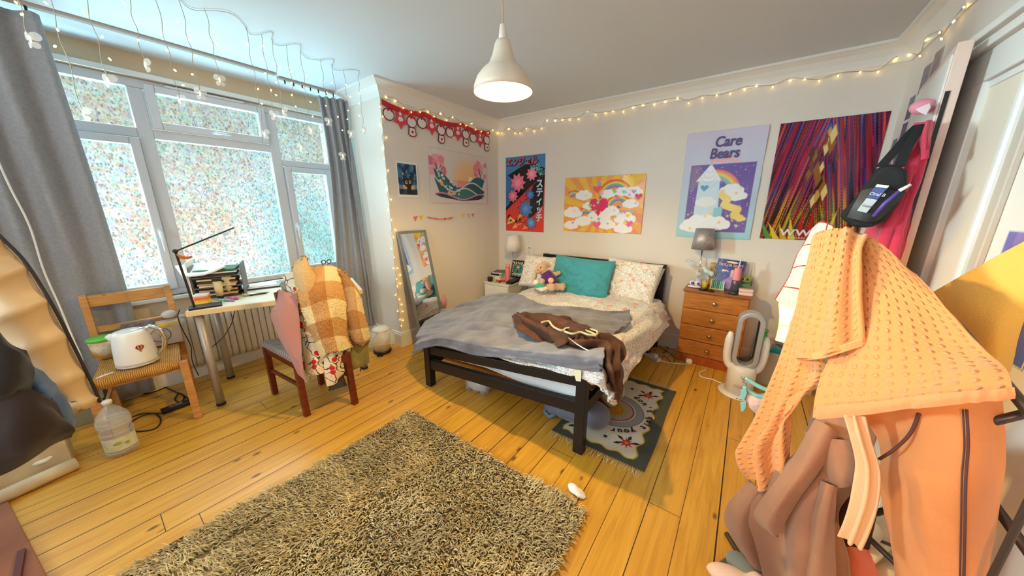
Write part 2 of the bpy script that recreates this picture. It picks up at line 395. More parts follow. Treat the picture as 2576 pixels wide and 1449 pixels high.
def checks(name, base, line, sc, w=.05):
    k = NT(name); p = k.sep(k.co('UV')); fs = []
    for i in (0, 1):
        q = k.math('FRACT', k.math('MULTIPLY', p[i], sc)); fs.append(k.math('LESS_THAN', q, w))
    k.base(k.mix(k.math('MAXIMUM', fs[0], fs[1]), lin(base), lin(line))); k.set(Roughness=.95, Sheen_Weight=.3); k.bump(k.noise(k.co('Object'), 300, 3), .6, .006); return k.m
def puffer_mat(name, rgb):
    k = NT(name); k.base(lin(rgb)); k.set(Roughness=.42); k.bump(k.noise(k.co('Object'), 30, 4), .10, .006); return k.m

M['floor'] = floor_mat(); M['wall'] = wall_mat('cream_wall_paint', (234, 227, 218)); M['ceil'] = wall_mat('ceiling_paint', (220, 227, 234))
M['trim'] = mat('white_gloss_paint', (236, 236, 232), .35); M['upvc'] = mat('white_window_plastic', (214, 212, 214), .3); M['pane'] = pane_mat()
M['white'] = mat('white_plastic', (238, 238, 236), .3, coat=.2); M['offwhite'] = mat('warm_white_laminate', (236, 230, 216), .4); M['black'] = mat('black_plastic', (22, 22, 24), .4)
M['blackmetal'] = mat('black_powder_coat', (26, 24, 26), .42, .2); M['rubber'] = mat('dark_rubber', (30, 28, 28), .7); M['steel'] = mat('brushed_steel', (190, 190, 190), .3, 1); M['chrome'] = mat('chrome', (225, 225, 228), .08, 1)
M['brass'] = mat('worn_brass', (190, 158, 92), .35, 1); M['greytube'] = mat('grey_painted_tube', (176, 168, 160), .4, .3); M['darktube'] = mat('dark_grey_tube', (70, 62, 58), .4, .5)
M['oak'] = wood('oak_wood', (206, 152, 90), (176, 118, 58)); M['redwood'] = wood('mahogany_wood', (120, 44, 20), (84, 24, 10), rough=.3, knots=False)
M['pine'] = wood('lacquered_pine', (196, 126, 50), (152, 88, 28), (3, 30, 22), .35); M['birch'] = mat('birch_laminate', (232, 206, 160), .45)
M['cord'] = mat('white_cable', (232, 228, 220), .5); M['blackcord'] = mat('black_cable', (26, 22, 20), .5); M['wire'] = mat('clear_wire', (176, 168, 150), .4)
M['paper'] = mat('white_paper', (240, 240, 236), .7); M['rush'] = rush('woven_rush'); M['floral'] = floral('floral_cotton'); M['pyjama'] = pyjama('red_bow_print_cotton')
M['print'] = art_mat('printed_paper', .38); M['gloss'] = art_mat('glossy_print', .16); M['weave'] = art_mat('woven_cotton_print', .95, (260, .5)); M['sherpa'] = art_mat('sherpa_pile', 1.0, (150, 1.0))
M['fairy'] = emit('warm_fairy_light', (255, 206, 100), 11); M['bulb'] = emit('lit_bulb', (255, 212, 128), 2800)
M['curtain'] = fabric('grey_curtain', (146, 147, 152), .9, 300, .3, ((158, 157, 160), 60)); M['teal'] = fabric('teal_cotton', (62, 152, 166), .85, 60, .3, big=14)
M['grey_fleece'] = fabric('grey_fleece', (132, 132, 142), .95, 140, .5, ((106, 104, 112), 7), .35); M['brownv'] = fabric('brown_velour', (88, 46, 18), .75, 200, .3, ((58, 28, 10), 10), .06)
M['sheet'] = fabric('white_cotton', (226, 224, 224), .85, 300, .2); M['lilac'] = fabric('lilac_cotton', (206, 190, 200), .9, 300, .2)
M['clearplastic'] = clear('clear_plastic', (225, 232, 236), .28); M['film'] = clear('cloudy_plastic_film', (232, 234, 236), .55, .25)
k = NT('mirror_glass'); k.base((.92, .93, .94)); k.set(Metallic=1, Roughness=.015); M['mirror'] = k.m
k = NT('lamp_shade_enamel'); k.base(lin((226, 214, 196))); k.set(Roughness=.35); M['shade'] = k.m
def color(name, rgb, rough=.5, **k_):
    if name not in M: M[name] = mat(name, rgb, rough, **k_)
    return M[name]

# ------------------------------------------------------------------ room shell
XW, XL, YR, YB, XR, ZC, YF = -3.87, -2.92, 1.93, 3.68, .76, 2.62, -1.8
S0 = (0, 0, 0)
struct('floor', MB().box((-4.2, YF - .12, -.08), (1.0, 3.84, 0)), M['floor'])
struct('ceiling', MB().box((-4.2, YF - .12, ZC), (1.0, 3.84, ZC + .1)), M['ceil'])
struct('wall_back', MB().box((XL - .15, YB, 0), (1.0, YB + .15, ZC)), M['wall'])
struct('wall_left', MB().box((XL - .15, YR, 0), (XL, YB, ZC)), M['wall'])
struct('wall_alcove', MB().box((XW - .2, YR, 0), (XL - .15, YR + .15, ZC)), M['wall'])
WY0, WY1, WZ0, WZ1 = -1.5, 1.90, .78, 2.45
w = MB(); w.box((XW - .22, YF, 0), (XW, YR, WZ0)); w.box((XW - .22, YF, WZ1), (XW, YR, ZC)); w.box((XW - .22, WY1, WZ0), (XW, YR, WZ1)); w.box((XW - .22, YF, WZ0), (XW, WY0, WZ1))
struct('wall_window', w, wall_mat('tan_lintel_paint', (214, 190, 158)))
struct('wall_right', MB().box((XR, YF, 0), (XR + .15, YB, ZC)), M['wall'])
w = MB(); w.box((-4.1, YF - .12, 0), (1.0, YF, .75)); w.box((-4.1, YF - .12, 2.4), (1.0, YF, ZC)); w.box((-4.1, YF - .12, .75), (-2.55, YF, 2.4)); w.box((-.25, YF - .12, .75), (1.0, YF, 2.4))
struct('wall_front', w, M['wall'])
w = MB()
for z in (.75, 1.55, 2.34): w.box((-2.55, YF - .09, z), (-.25, YF - .03, z + .06))
for x in (-2.55, -1.43, -.31): w.box((x, YF - .09, .75), (x + .06, YF - .03, 2.4))
struct('rear_fill_frame', w, M['upvc'], bevel=.004)  # unseen frame added around the rear fill light

def cove(name, path):
    """plaster cove cornice swept along wall lines: path of (point, inward normal)"""
    prof = [(.0, -.125), (.012, -.125), (.016, -.11), (.03, -.075), (.06, -.04), (.10, -.022), (.118, -.018), (.118, 0), (0, 0)]
    w_ = MB(); m = len(prof); vs = []; fs = []
    for (x, y, nx, ny) in path:
        for a, z in prof: vs.append((x + nx * a, y + ny * a, ZC + z))
    for i in range(len(path) - 1):
        for j in range(m - 1): fs.append((i * m + j, i * m + j + 1, (i + 1) * m + j + 1, (i + 1) * m + j))
    w_.add(vs, fs); return struct(name, w_, M['trim'], smooth=False)
cove('trim_1', [(XW, YR, 0, -1), (XL, YR, 1, -1), (XL, YB, 1, -1), (XR, YB, -1, -1), (XR, YF, -1, 0)])
def skirting(name, lo, hi, ax):
    w_ = MB(); (x0, y0), (x1, y1) = lo, hi; w_.box((x0, y0, 0), (x1, y1, .15)); e = .006
    w_.box((x0 + (e if ax == 'R' else 0), y0 + (e if ax == 'B' else 0), .15), (x1 - (e if ax == 'L' else 0), y1 - (0 if ax != 'F' else e), .17)); return struct(name, w_, M['trim'], bevel=.003)
skirting('baseboard_back', (XL + .02, YB - .02), (XR - .02, YB), 'B'); skirting('baseboard_left', (XL, YR), (XL + .02, YB), 'L')
skirting('baseboard_alcove', (XW, YR - .02), (XL + .02, YR), 'B'); skirting('baseboard_window', (XW, YF), (XW + .02, YR - .02), 'L'); skirting('baseboard_right', (XR - .02, 2.75), (XR, YB - .02), 'R')

# window: three white units with frosted film, opening sashes, handles
w1 = thing('window_1', None, None, (XW, .2, WZ0)); w1['kind'] = 'structure'
fr = MB(); x0, x1 = XW - .09, XW - .02
def fb(y0, z0, y1, z1, d=0): fr.box((x0, y0, z0), (x1 + d, y1, z1))
fb(WY0, WZ0, WY1, WZ0 + .05); fb(WY0, 2.385, WY1, WZ1)
for a, b in ((WY0, WY0 + .06), (-.62, -.54), (.455, .54), (1.315, 1.40), (1.855, WY1)): fb(a, WZ0 + .05, b, 2.385, -.001)
for a, b in ((-.54, .455), (.54, 1.315)): fb(a, 2.03, b, 2.10, -.002)
fb(1.40, 1.915, 1.855, 1.975, -.002); fb(WY0 + .06, 2.03, -.62, 2.10, -.002)
fr.build('window_frame', M['upvc'], w1, bevel=.006, world=True)
def sash(y0, z0, y1, z1, t=.055):
    s = MB(); a, b = XW - .06, XW + .012
    s.box((a, y0, z0), (b, y0 + t, z1)); s.box((a, y1 - t, z0), (b, y1, z1)); s.box((a, y0 + t, z0), (b, y1 - t, z0 + t)); s.box((a, y0 + t, z1 - t), (b, y1 - t, z1)); return s
for y0, z0, y1, z1 in ((-.53, .835, .452, 2.025), (.545, 2.105, 1.31, 2.42), (1.405, .835, 1.85, 1.91)): sash(y0, z0, y1, z1).build('sash_frame', M['upvc'], w1, bevel=.008, world=True)
for y0, z0, y1, z1 in ((WY0, .8, -.58, 2.42), (-.48, .86, .42, 1.98), (-.55, 2.06, .47, 2.40), (.52, .81, 1.33, 2.05), (.58, 2.14, 1.28, 2.39), (1.44, .86, 1.82, 1.88), (1.38, 1.96, 1.87, 2.40)):
    MB().box((XW - .052, y0, z0), (XW - .046, y1, z1)).build('pane', M['pane'], w1, world=True)
for y, z, v in ((.43, 1.29, 1), (1.425, 1.30, 1), (.93, 2.128, 0)):
    h = MB(); x = XW + .012
    if v: h.box((x, y - .014, z - .03), (x + .014, y + .014, z + .05)); h.tube([(x + .014, y, z + .02), (x + .04, y, z + .02), (x + .044, y, z - .02), (x + .04, y, z - .13)], [.012, .012, .011, .008])
    else: h.box((x, y - .04, z - .012), (x + .014, y + .03, z + .012)); h.tube([(x + .014, y - .02, z), (x + .036, y - .02, z), (x + .04, y + .02, z), (x + .04, y + .08, z)], [.011, .011, .01, .007])
    h.build('window_handle', M['white'], w1, smooth=True, world=True)
MB().box((XW + .0, .66, 2.418), (XW + .02, 1.16, 2.436)).build('vent_slot', M['upvc'], w1, bevel=.004, world=True)
MB().box((XW - .03, WY0, WZ0 - .03), (XW + .045, WY1, WZ0)).build('window_sill', M['trim'], w1, bevel=.006, world=True)
struct('trim_2', MB().box((XW, WY0, 2.452), (XW + .02, WY1, 2.49)), M['trim'], bevel=.004)

# right wall: architrave, panelled cupboard door, open door leaf
t3 = MB(); x = XR
t3.box((x - .03, 2.45, 0), (x, 2.735, 2.03)); t3.box((x - .03, 1.2, 2.03), (x, 2.735, 2.16)); t3.box((x - .055, 1.2, 2.16), (x, 2.76, 2.20)); t3.box((x - .08, 1.2, 2.20), (x, 2.78, 2.235))
struct('trim_3', t3, M['trim'], bevel=.005)
d2 = thing('door_2', None, None, (XR, 2.3, 0)); d2['kind'] = 'structure'
p_ = MB(); p_.box((x - .012, 2.15, 0), (x, 2.45, 1.10)); p_.box((x - .012, 2.15, 2.0), (x, 2.45, 2.03))
p_.build('door_rail', M['trim'], d2, world=True, bevel=.004)
MB().box((x - .006, 2.16, 1.10), (x, 2.45, 2.0)).build('door_panel', color('cream_paint', (236, 226, 206), .5), d2, world=True)
MB().box((x - .035, 2.115, 0), (x, 2.15, 2.03)).build('door_stile', M['trim'], d2, world=True, bevel=.008)
MB().box((x - .02, 2.06, 0), (x, 2.115, 2.03)).build('door_stop', color('grey_jamb_shade', (196, 184, 170), .6), d2, world=True, bevel=.004)  # grey puts the shaded side of the jamb into the colour
# the open leaf, hinged at the wall by the corner
d1 = thing('door_1', None, None, (.715, 3.17, 0)); d1['kind'] = 'structure'; d1.rotation_euler = (0, 0, math.atan2(-.77, -.10))
bpy.context.view_layer.update()
MB().box((0, -.0, .01), (.775, .045, 2.19)).build('door_leaf', color('pale_pink_door_paint', (232, 206, 192), .45), d1, bevel=.003)
MB().box((.775, .004, .02), (.779, .018, 2.0)).build('smoke_seal', M['black'], d1)
MB().box((.02, -.006, .05), (.755, 0, 2.15)).build('door_skin', M['trim'], d1)

# ------------------------------------------------------------------ flat artwork painted onto dense sheets
class Art:
    """soft-edged shapes over (u right, v up), in metres of the sheet"""
    def __init__(s, W, H, n=170):
        s.W, s.H = W, H; nx = max(8, int(n * W / max(W, H))); ny = max(8, int(n * H / max(W, H)))
        s.x, s.y = np.meshgrid(np.linspace(0, W, nx), np.linspace(0, H, ny), indexing='ij'); s.e = .55 * W / nx
        s.c = np.ones((nx, ny, 3))
    def fill(s, c): s.c[:] = lin(c); return s
    def put(s, d_, c, a=1.0):
        k = np.clip(.5 - d_ / (2 * s.e), 0, 1)[..., None] * a; s.c = s.c * (1 - k) + np.asarray(lin(c)) * k; return s
    def circ(s, x, y, r, c, ry=None, a=1.0, rot=0):
        ry = ry or r; dx, dy = s.x - x, s.y - y
        if rot: ca, sa = math.cos(rot), math.sin(rot); dx, dy = dx * ca + dy * sa, -dx * sa + dy * ca
        return s.put((np.hypot(dx / r, dy / ry) - 1) * min(r, ry), c, a)
    def arc(s, x, y, r, w_, c, a0=0, a1=math.pi):
        d_ = np.abs(np.hypot(s.x - x, s.y - y) - r) - w_ / 2; t = np.mod(np.arctan2(s.y - y, s.x - x) - a0, 2 * math.pi)
        return s.put(np.where(t <= a1 - a0, d_, 1), c)
    def sdf(s, P):
        P = np.asarray(P, float); d_ = np.full(s.x.shape, 1e9); sg = np.ones(s.x.shape)
        for i in range(len(P)):
            a, b = P[i], P[i - 1]; e = b - a; wx, wy = s.x - a[0], s.y - a[1]
            t = np.clip((wx * e[0] + wy * e[1]) / (e @ e + 1e-12), 0, 1); bx, by = wx - e[0] * t, wy - e[1] * t; d_ = np.minimum(d_, bx * bx + by * by)
            c1, c2, c3 = s.y >= a[1], s.y < b[1], e[0] * wy > e[1] * wx
            sg = np.where((c1 & c2 & c3) | (~c1 & ~c2 & ~c3), -sg, sg)
        return sg * np.sqrt(d_)
    def poly(s, P, c, a=1.0): return s.put(s.sdf(P), c, a)
    def line(s, P, w_, c):
        d_ = np.full(s.x.shape, 1e9)
        for a, b in zip(P[:-1], P[1:]):
            a, b = np.array(a, float), np.array(b, float); e = b - a; wx, wy = s.x - a[0], s.y - a[1]; t = np.clip((wx * e[0] + wy * e[1]) / (e @ e + 1e-12), 0, 1)
            d_ = np.minimum(d_, np.hypot(wx - e[0] * t, wy - e[1] * t))
        return s.put(d_ - w_ / 2, c)
    def star(s, x, y, r, c, n=5, k=.45, rot=math.pi / 2): return s.poly([(x + (r if i % 2 == 0 else r * k) * math.cos(rot + i * math.pi / n), y + (r if i % 2 == 0 else r * k) * math.sin(rot + i * math.pi / n)) for i in range(2 * n)], c)
    def heart(s, x, y, r, c): return s.poly([(x + r * .0625 * 16 * math.sin(t) ** 3, y + r * .0625 * (13 * math.cos(t) - 5 * math.cos(2 * t) - 2 * math.cos(3 * t) - math.cos(4 * t))) for t in np.linspace(0, 2 * math.pi, 28)[:-1]], c)
    def cloud(s, x, y, r, c=(250, 248, 250), edge=None):
        L_ = ((-1.1, 0, .62), (-.45, .32, .72), (.4, .3, .8), (1.15, 0, .6), (0, -.1, .8), (.6, -.15, .6), (-.6, -.15, .6))
        if edge:
            for a, b, q in L_: s.circ(x + a * r, y + b * r, q * r + .004, edge)
        for a, b, q in L_: s.circ(x + a * r, y + b * r, q * r, c)
        return s
    def rainbow(s, x, y, r, w_, a0=0, a1=math.pi, cs=((226, 70, 70), (240, 150, 50), (246, 214, 70), (110, 190, 150), (90, 160, 220), (150, 110, 190))):
        for i, c in enumerate(cs): s.arc(x, y, r - i * w_, w_ * 1.05, c, a0, a1)
        return s
    def sheet(s, name, m, parent, O, U, V, N, curl=.004, th=.0006, seed=0):
        """lay the sheet at origin O along U (right) and V (up), N towards the room"""
        O, U, V, N = (np.asarray(q, float) for q in (O, U, V, N)); z = .0015 + curl * (.5 + .5 * vnoise(s.x * 6, s.y * 6, seed))
        G = O + s.x[..., None] * U + s.y[..., None] * V + z[..., None] * N
        return grid_mesh(name, G, m, parent, s.c, th, smooth=True)
def quad_frame(tl, tr, bl):
    tl, tr, bl = (np.asarray(q, float) for q in (tl, tr, bl)); W = np.linalg.norm(tr - tl); H = np.linalg.norm(bl - tl)
    return bl, (tr - tl) / W, (tl - bl) / H, W, H
def lettering(name, txt, m, parent, O, U, V, N, size, shear=0, ext=.0008, align='CENTER', sx_=1.0, weight=0.0, spacing=1.0):
    """printed letters as a thin mesh of their own"""
    cu = bpy.data.curves.new(name, 'FONT'); cu.body = txt; cu.size = size; cu.align_x = align; cu.align_y = 'CENTER'; cu.extrude = ext; cu.shear = shear; cu.offset = weight; cu.space_character = spacing; cu.resolution_u = 3
    o = bpy.data.objects.new(name, cu); COL.objects.link(o); bpy.context.view_layer.update()
    me = bpy.data.meshes.new_from_object(o.evaluated_get(bpy.context.evaluated_depsgraph_get())); bpy.data.objects.remove(o); bpy.data.curves.remove(cu)
    U, V, N, O = (Vector(q) for q in (U, V, N, O)); T = Matrix((U * sx_, V, N)).transposed().to_4x4(); T.translation = O
    if parent is not None: T = (Matrix.Translation(parent.location) @ parent.rotation_euler.to_matrix().to_4x4()).inverted() @ T
    me.transform(T); me.materials.clear(); me.materials.append(m); o = bpy.data.objects.new(name, me); COL.objects.link(o); o.parent = parent; return o
XU, ZU, YU = (1, 0, 0), (0, 0, 1), (0, 1, 0); NB = (0, -1, 0); NL = (1, 0, 0)
def wall_poster(name, label, cat, x0, z0, W, H, art, m, wall='back', curl=.005, seed=0, group=None):
    loc = (x0 + W / 2, YB, z0) if wall == 'back' else (XL, x0 + W / 2, z0)
    t = thing(name, label, cat, loc, 0, group)
    O = (x0, YB, z0) if wall == 'back' else (XL, x0, z0)
    art.sheet('print', m, t, O, XU if wall == 'back' else YU, ZU, NB if wall == 'back' else NL, curl, seed=seed); return t

# tall comic style print: two bold colour fields split by black, shapes and big syllables
W, H = .62, .97; a = Art(W, H, 190).fill((70, 134, 190))
a.poly([(0, .30), (.42, .62), (.62, .78), (.62, .0), (0, 0)], (222, 62, 54)); a.poly([(0, .27), (.30, .50), (.62, .74), (.62, .80), (.50, .84), (.40, .90), (.16, .80), (.02, .74), (0, .30)], (24, 24, 34))
a.poly([(0, .32), (.06, .37), (.14, .52), (.10, .70), (0, .76)], (58, 120, 178)); a.poly([(.36, .12), (.60, .34), (.62, .74), (.44, .60)], (30, 26, 34))
for i in range(16):
    x, y = rnd.uniform(.0, .34), rnd.uniform(.0, .2); a.poly([(x, y), (x + .09, y + .02), (x + .04, y + .06)], rnd.choice(((245, 196, 96), (250, 150, 80), (28, 20, 26), (196, 40, 44))))
for q, (x, y, r, c) in enumerate(((.20, .64, .13, (236, 128, 152)), (.42, .74, .09, (240, 140, 160)), (.12, .47, .09, (232, 116, 142)), (.33, .30, .12, (76, 128, 190)), (.40, .48, .07, (70, 118, 184)), (.42, .12, .08, (92, 146, 206)))):
    a.star(x, y, r + .016, (22, 20, 30), 9, .62, q); a.star(x, y, r, c, 9, .66, q); a.star(x, y, r * .45, [min(255, v + 26) for v in c], 7, .6, q)
for x, y, l_ in ((.43, .80, .10), (.50, .78, .08), (.55, .72, .08)):
    for k_ in range(5): a.line([(x, y), (x + l_ * math.cos(k_ * .5 + .2), y + l_ * math.sin(k_ * .5 + .2))], .006, (120, 214, 214))
t = wall_poster('wall_poster', 'tall blue and red comic print with bold syllables in the corner above the white lamp', 'poster', -2.785, 1.19, W, H, a, M['gloss'], seed=1)
lettering('lettering', 'エンジェル', color('lettering_black', (20, 18, 24)), t, (-2.515, YB - .010, 2.085), XU, ZU, NB, .115, weight=.008, ext=.0004, sx_=.88)
lettering('lettering', 'エンジェル', color('lettering_red', (226, 74, 84)), t, (-2.52, YB - .0125, 2.09), XU, ZU, NB, .115, weight=.003, sx_=.88)
for i, ch in enumerate('スティッチ'):
    lettering('lettering', ch, color('lettering_ice', (196, 214, 232)), t, (-2.235, YB - .0125, 1.80 - i * .108), XU, ZU, NB, .115, weight=.005, sx_=.9)

# glossy collage of clouds, hearts and rainbows on a sunburst
W, H = .94, .63; a = Art(W, H, 200).fill((246, 190, 60)); th = np.arctan2(a.y - .28, a.x - .46)
a.c[:] = np.where((np.sin(th * 17 + np.hypot(a.x - .46, a.y - .28) * 5) > 0)[..., None], lin((246, 192, 58)), lin((240, 160, 78)))
a.circ(.8, .12, .20, (238, 150, 150), a=.4); a.circ(.76, .54, .075, (246, 196, 40))
for k_ in range(12): a.star(.76, .54, .10, (246, 196, 40), 12, .7)
a.circ(.76, .54, .06, (250, 212, 70)); a.rainbow(.62, .38, .20, .014, .3, 2.6); a.rainbow(.67, .27, .15, .012, .5, 2.7); a.rainbow(.29, .14, .14, .012, .3, 2.9); a.rainbow(.13, .36, .12, .012, .4, 2.3)
for x, y, r in ((.25, .42, .06), (.54, .43, .05), (.70, .45, .05), (.82, .44, .06), (.12, .22, .07), (.45, .18, .08), (.10, .07, .055), (.25, .12, .06), (.55, .09, .06), (.75, .16, .07), (.74, .05, .06), (.80, .32, .05), (.58, .24, .06), (.32, .30, .045)): a.cloud(x, y, r)
a.heart(.44, .30, .115, (226, 36, 96)); a.heart(.41, .49, .05, (238, 96, 96)); a.heart(.43, .09, .05, (240, 110, 150)); a.heart(.80, .11, .045, (238, 100, 140)); a.heart(.88, .40, .04, (220, 40, 84))
for i in range(46):
    x, y = rnd.uniform(.05, .9), rnd.uniform(.05, .58); c = rnd.choice(((246, 170, 190), (150, 210, 226), (180, 160, 220), (250, 214, 90), (140, 200, 150), (240, 120, 150), (90, 90, 160)))
    (a.star if i % 2 else a.heart)(x, y, rnd.uniform(.012, .026), c)
t = wall_poster('wall_poster', 'glossy orange sunburst poster of clouds, hearts and rainbows above the bed', 'poster', -1.875, 1.222, W, H, a, M['gloss'], curl=.012, seed=2)

# lavender to aqua print: tower on clouds under a night sky, ribbon and rainbow
W, H = .62, .97; a = Art(W, H, 210); tt = np.clip(a.y / H, 0, 1)[..., None]; a.c[:] = np.asarray(lin((150, 214, 226))) * (1 - tt ** .6) + np.asarray(lin((206, 200, 224))) * tt ** .6
PV = (104, 80, 160); a.poly([(.065, .06), (.575, .06), (.575, .68), (.065, .68)], PV); a.poly([(.075, .45), (.14, .5), (.15, .67), (.075, .67)], (150, 116, 150), .7)
for i in range(150): a.circ(rnd.uniform(.08, .56), rnd.uniform(.08, .66), rnd.uniform(.0015, .004), (222, 214, 240))
a.rainbow(.26, .40, .225, .017, .25, 1.9, ((232, 128, 120), (240, 176, 96), (246, 214, 110), (150, 200, 160), (130, 180, 214)))
for x, y, r in ((.42, .44, .055), (.46, .39, .05)): a.cloud(x, y, r, (240, 244, 250))
rib = [(.26, .42), (.34, .41), (.40, .36), (.38, .31), (.43, .29), (.49, .27), (.47, .22), (.52, .19)]; a.line(rib, .062, (240, 214, 120)); a.line([(.46, .20), (.55, .185)], .03, (240, 214, 120))
a.poly([(.135, .14), (.345, .14), (.315, .56), (.145, .56)], (206, 232, 244)); a.poly([(.12, .53), (.33, .53), (.235, .68), (.225, .68)], (240, 244, 250)); 
for q in range(4): a.arc(.225, .545 + q * .03, .075 - q * .015, .003, (170, 190, 214), math.pi, 2 * math.pi)
a.line([(.23, .67), (.23, .735)], .005, (206, 140, 160)); a.heart(.23, .74, .013, (244, 170, 180)); a.line([(.24, .70), (.28, .72), (.32, .695), (.36, .73), (.40, .70), (.44, .70)], .028, (240, 176, 186))
a.heart(.20, .47, .034, (86, 150, 196)); a.cloud(.225, .335, .05, (240, 244, 250)); a.poly([(.30, .16), (.37, .17), (.37, .30), (.30, .28)], (140, 206, 220))
a.cloud(.21, .12, .095, (246, 248, 252)); a.cloud(.33, .13, .07, (246, 248, 252)); a.cloud(.12, .10, .055, (246, 248, 252))
for x, y, r in ((.24, .21, .022), (.28, .23, .02), (.12, .085, .02), (.30, .075, .022), (.36, .15, .02), (.36, .44, .018), (.46, .415, .02), (.49, .46, .012), (.42, .21, .016), (.50, .12, .018), (.46, .17, .012), (.09, .22, .012)): a.star(x, y, r, (244, 210, 120))
t = wall_poster('wall_poster', 'lavender and aqua poster with a cloud tower in a purple panel, behind the silver lamp', 'poster', -.59, 1.218, W, H, a, M['print'], curl=.010, seed=3)
for s_, z, x in (('Care', 2.085, -.255), ('Bears', 1.985, -.27)): lettering('lettering', s_, color('lettering_purple', (88, 70, 132)), t, (x, YB - .0145, z), XU, ZU, NB, .125, shear=.12, weight=.003, sx_=.82)

# big square-ish film style print of streaming colour
W, H = .62, .95; a = Art(W, H, 230); u = a.x / W; v = a.y / H; ang = np.arctan2(u - .5, v + .15)
st = fbm((np.abs(u - .5) * .9 + .25 * v) * 20, v * 1.4 + np.abs(u - .5) * 3, 3.); s2_ = vnoise((np.abs(u - .5) * 1.0 + .25 * v) * 60, v * 2, 9.)
rw = np.mod(st * 1.2 + .35, 1.0); tops = [(150, 24, 52), (196, 36, 70), (104, 22, 66), (40, 38, 130), (52, 96, 170), (206, 70, 60), (120, 30, 90), (24, 20, 60)]; bots = [(176, 36, 40), (222, 180, 40), (60, 130, 60), (130, 24, 40), (28, 60, 40), (206, 120, 36), (160, 30, 60), (40, 26, 20)]
ix = np.clip((rw * 8).astype(int), 0, 7); ct = np.array([lin(q) for q in tops])[ix]; cb_ = np.array([lin(q) for q in bots])[ix]; kk = np.clip((v - .22) * 4, 0, 1)[..., None]; a.c = (cb_ * (1 - kk) + ct * kk) * np.clip(.75 + .5 * s2_, .25, 1.3)[..., None]
for i in range(11):
    x = .06 + i * .052; hh = .30 - abs(i - 5) * .02; a.poly([(x - .02, .0), (x + .028, .0), (x + (x - .31) * .35, hh * rnd.uniform(.6, 1.1))], rnd.choice(((226, 196, 60), (206, 160, 40), (180, 36, 40), (84, 140, 60))))
for i in range(26):      # abstract gold and amber shards down the middle
    z = .30 + i * .022; x = .32 + rnd.uniform(-.055, .055) * (1.6 if .48 < z < .7 else .8); r = rnd.uniform(.02, .05)
    a.poly([(x, z + r * 1.7), (x + r * .5, z), (x, z - r * 1.7), (x - r * .5, z)], rnd.choice(((206, 160, 70), (150, 96, 40), (236, 206, 130), (84, 44, 30), (120, 60, 36), (60, 30, 24))))
t = wall_poster('wall_poster', 'crimson and blue poster of streaming colour rays with golden shards, right of the lavender poster', 'poster', .10, 1.234, W, H, a, M['gloss'], curl=.004, seed=4)
lettering('lettering', 'WW', color('lettering_silver', (226, 226, 230), .3), t, (.335, YB - .009, 1.292), XU, ZU, NB, .075, weight=.002, sx_=1.25, spacing=1.12)
lettering('lettering', 'WONDER WOMAN', color('lettering_silver', (226, 226, 230), .3), t, (.41, YB - .009, 1.250), XU, ZU, NB, .022, spacing=1.35)

# left wall: small night print and the wide seascape print
W, H = .262, .355; a = Art(W, H, 150).fill((240, 238, 236)); x0, y0, x1, y1 = .018, .03, .245, .332
inb = (a.x > x0) & (a.x < x1) & (a.y > y0) & (a.y < y1); sw = fbm(a.x * 22, a.y * 22, 5); bl = np.where((sw > .25)[..., None], lin((40, 120, 150)), np.where((sw > -.2)[..., None], lin((20, 70, 120)), lin((10, 30, 66))))
low = a.y < .125; bl = np.where((low & (a.y > .085))[..., None], np.where((sw > 0)[..., None], lin((216, 176, 130)), lin((120, 130, 150))), bl); bl = np.where((a.y < .085)[..., None], np.where((sw > .1)[..., None], lin((30, 60, 100)), lin((20, 26, 40))), bl)
a.c = np.where(inb[..., None], bl, a.c)
for x, y, r, c in ((.075, .235, .013, (240, 176, 50)), (.205, .30, .008, (220, 220, 150)), (.125, .262, .006, (220, 220, 190)), (.07, .19, .006, (230, 230, 200)), (.215, .19, .008, (220, 220, 180)), (.03, .315, .006, (200, 220, 210)), (.16, .225, .004, (230, 230, 200)), (.22, .225, .005, (180, 220, 200))): a.star(x, y, r, c, 6, .5)
K = (24, 14, 16); a.poly([(.082, .215), (.098, .185), (.142, .185), (.165, .222), (.185, .178), (.196, .150), (.175, .12), (.166, .105), (.172, y0), (.112, y0), (.116, .105), (.09, .12), (.078, .150)], K); a.circ(.134, .152, .055, K, .04)
for x, y in ((.112, .152), (.158, .158)): a.circ(x, y, .0145, (236, 206, 120), .017); a.circ(x + .003, y + .002, .008, K, .009)
t = wall_poster('wall_print', 'small print of a black cat with yellow eyes under a starry blue night', 'print', 2.035, 1.606, W, H, a, M['print'], 'left', .006, 5)
W, H = .97, .59; a = Art(W, H, 190).fill((226, 218, 214))
sky = np.clip(1 - np.hypot((a.x - .60) / .30, (a.y - .28) / .30), 0, 1)[..., None]; a.c = a.c * (1 - np.minimum(sky * 2, 1)) + np.where((a.y < .27)[..., None], lin((232, 150, 130)), lin((240, 196, 140))) * np.minimum(sky * 2, 1)
a.circ(.65, .28, .035, (246, 236, 226), .045)
for x0_, y0_ in ((.12, .40), (.84, .40)):
    for i in range(16): a.circ(x0_ + rnd.uniform(-.10, .10), y0_ + rnd.uniform(-.06, .09), rnd.uniform(.025, .05), rnd.choice(((232, 140, 160), (240, 164, 178), (214, 112, 140))))
    a.line([(x0_ + .02, y0_ - .18), (x0_, y0_ - .05), (x0_ - .03, y0_ + .03)], .012, (50, 30, 40)); a.line([(x0_, y0_ - .06), (x0_ + .05, y0_ + .02)], .008, (50, 30, 40))
a.poly([(.52, .17), (.60, .22), (.66, .18), (.74, .22), (.82, .17)], (70, 96, 116)); a.poly([(.64, .17), (.67, .215), (.71, .17)], (236, 236, 236))
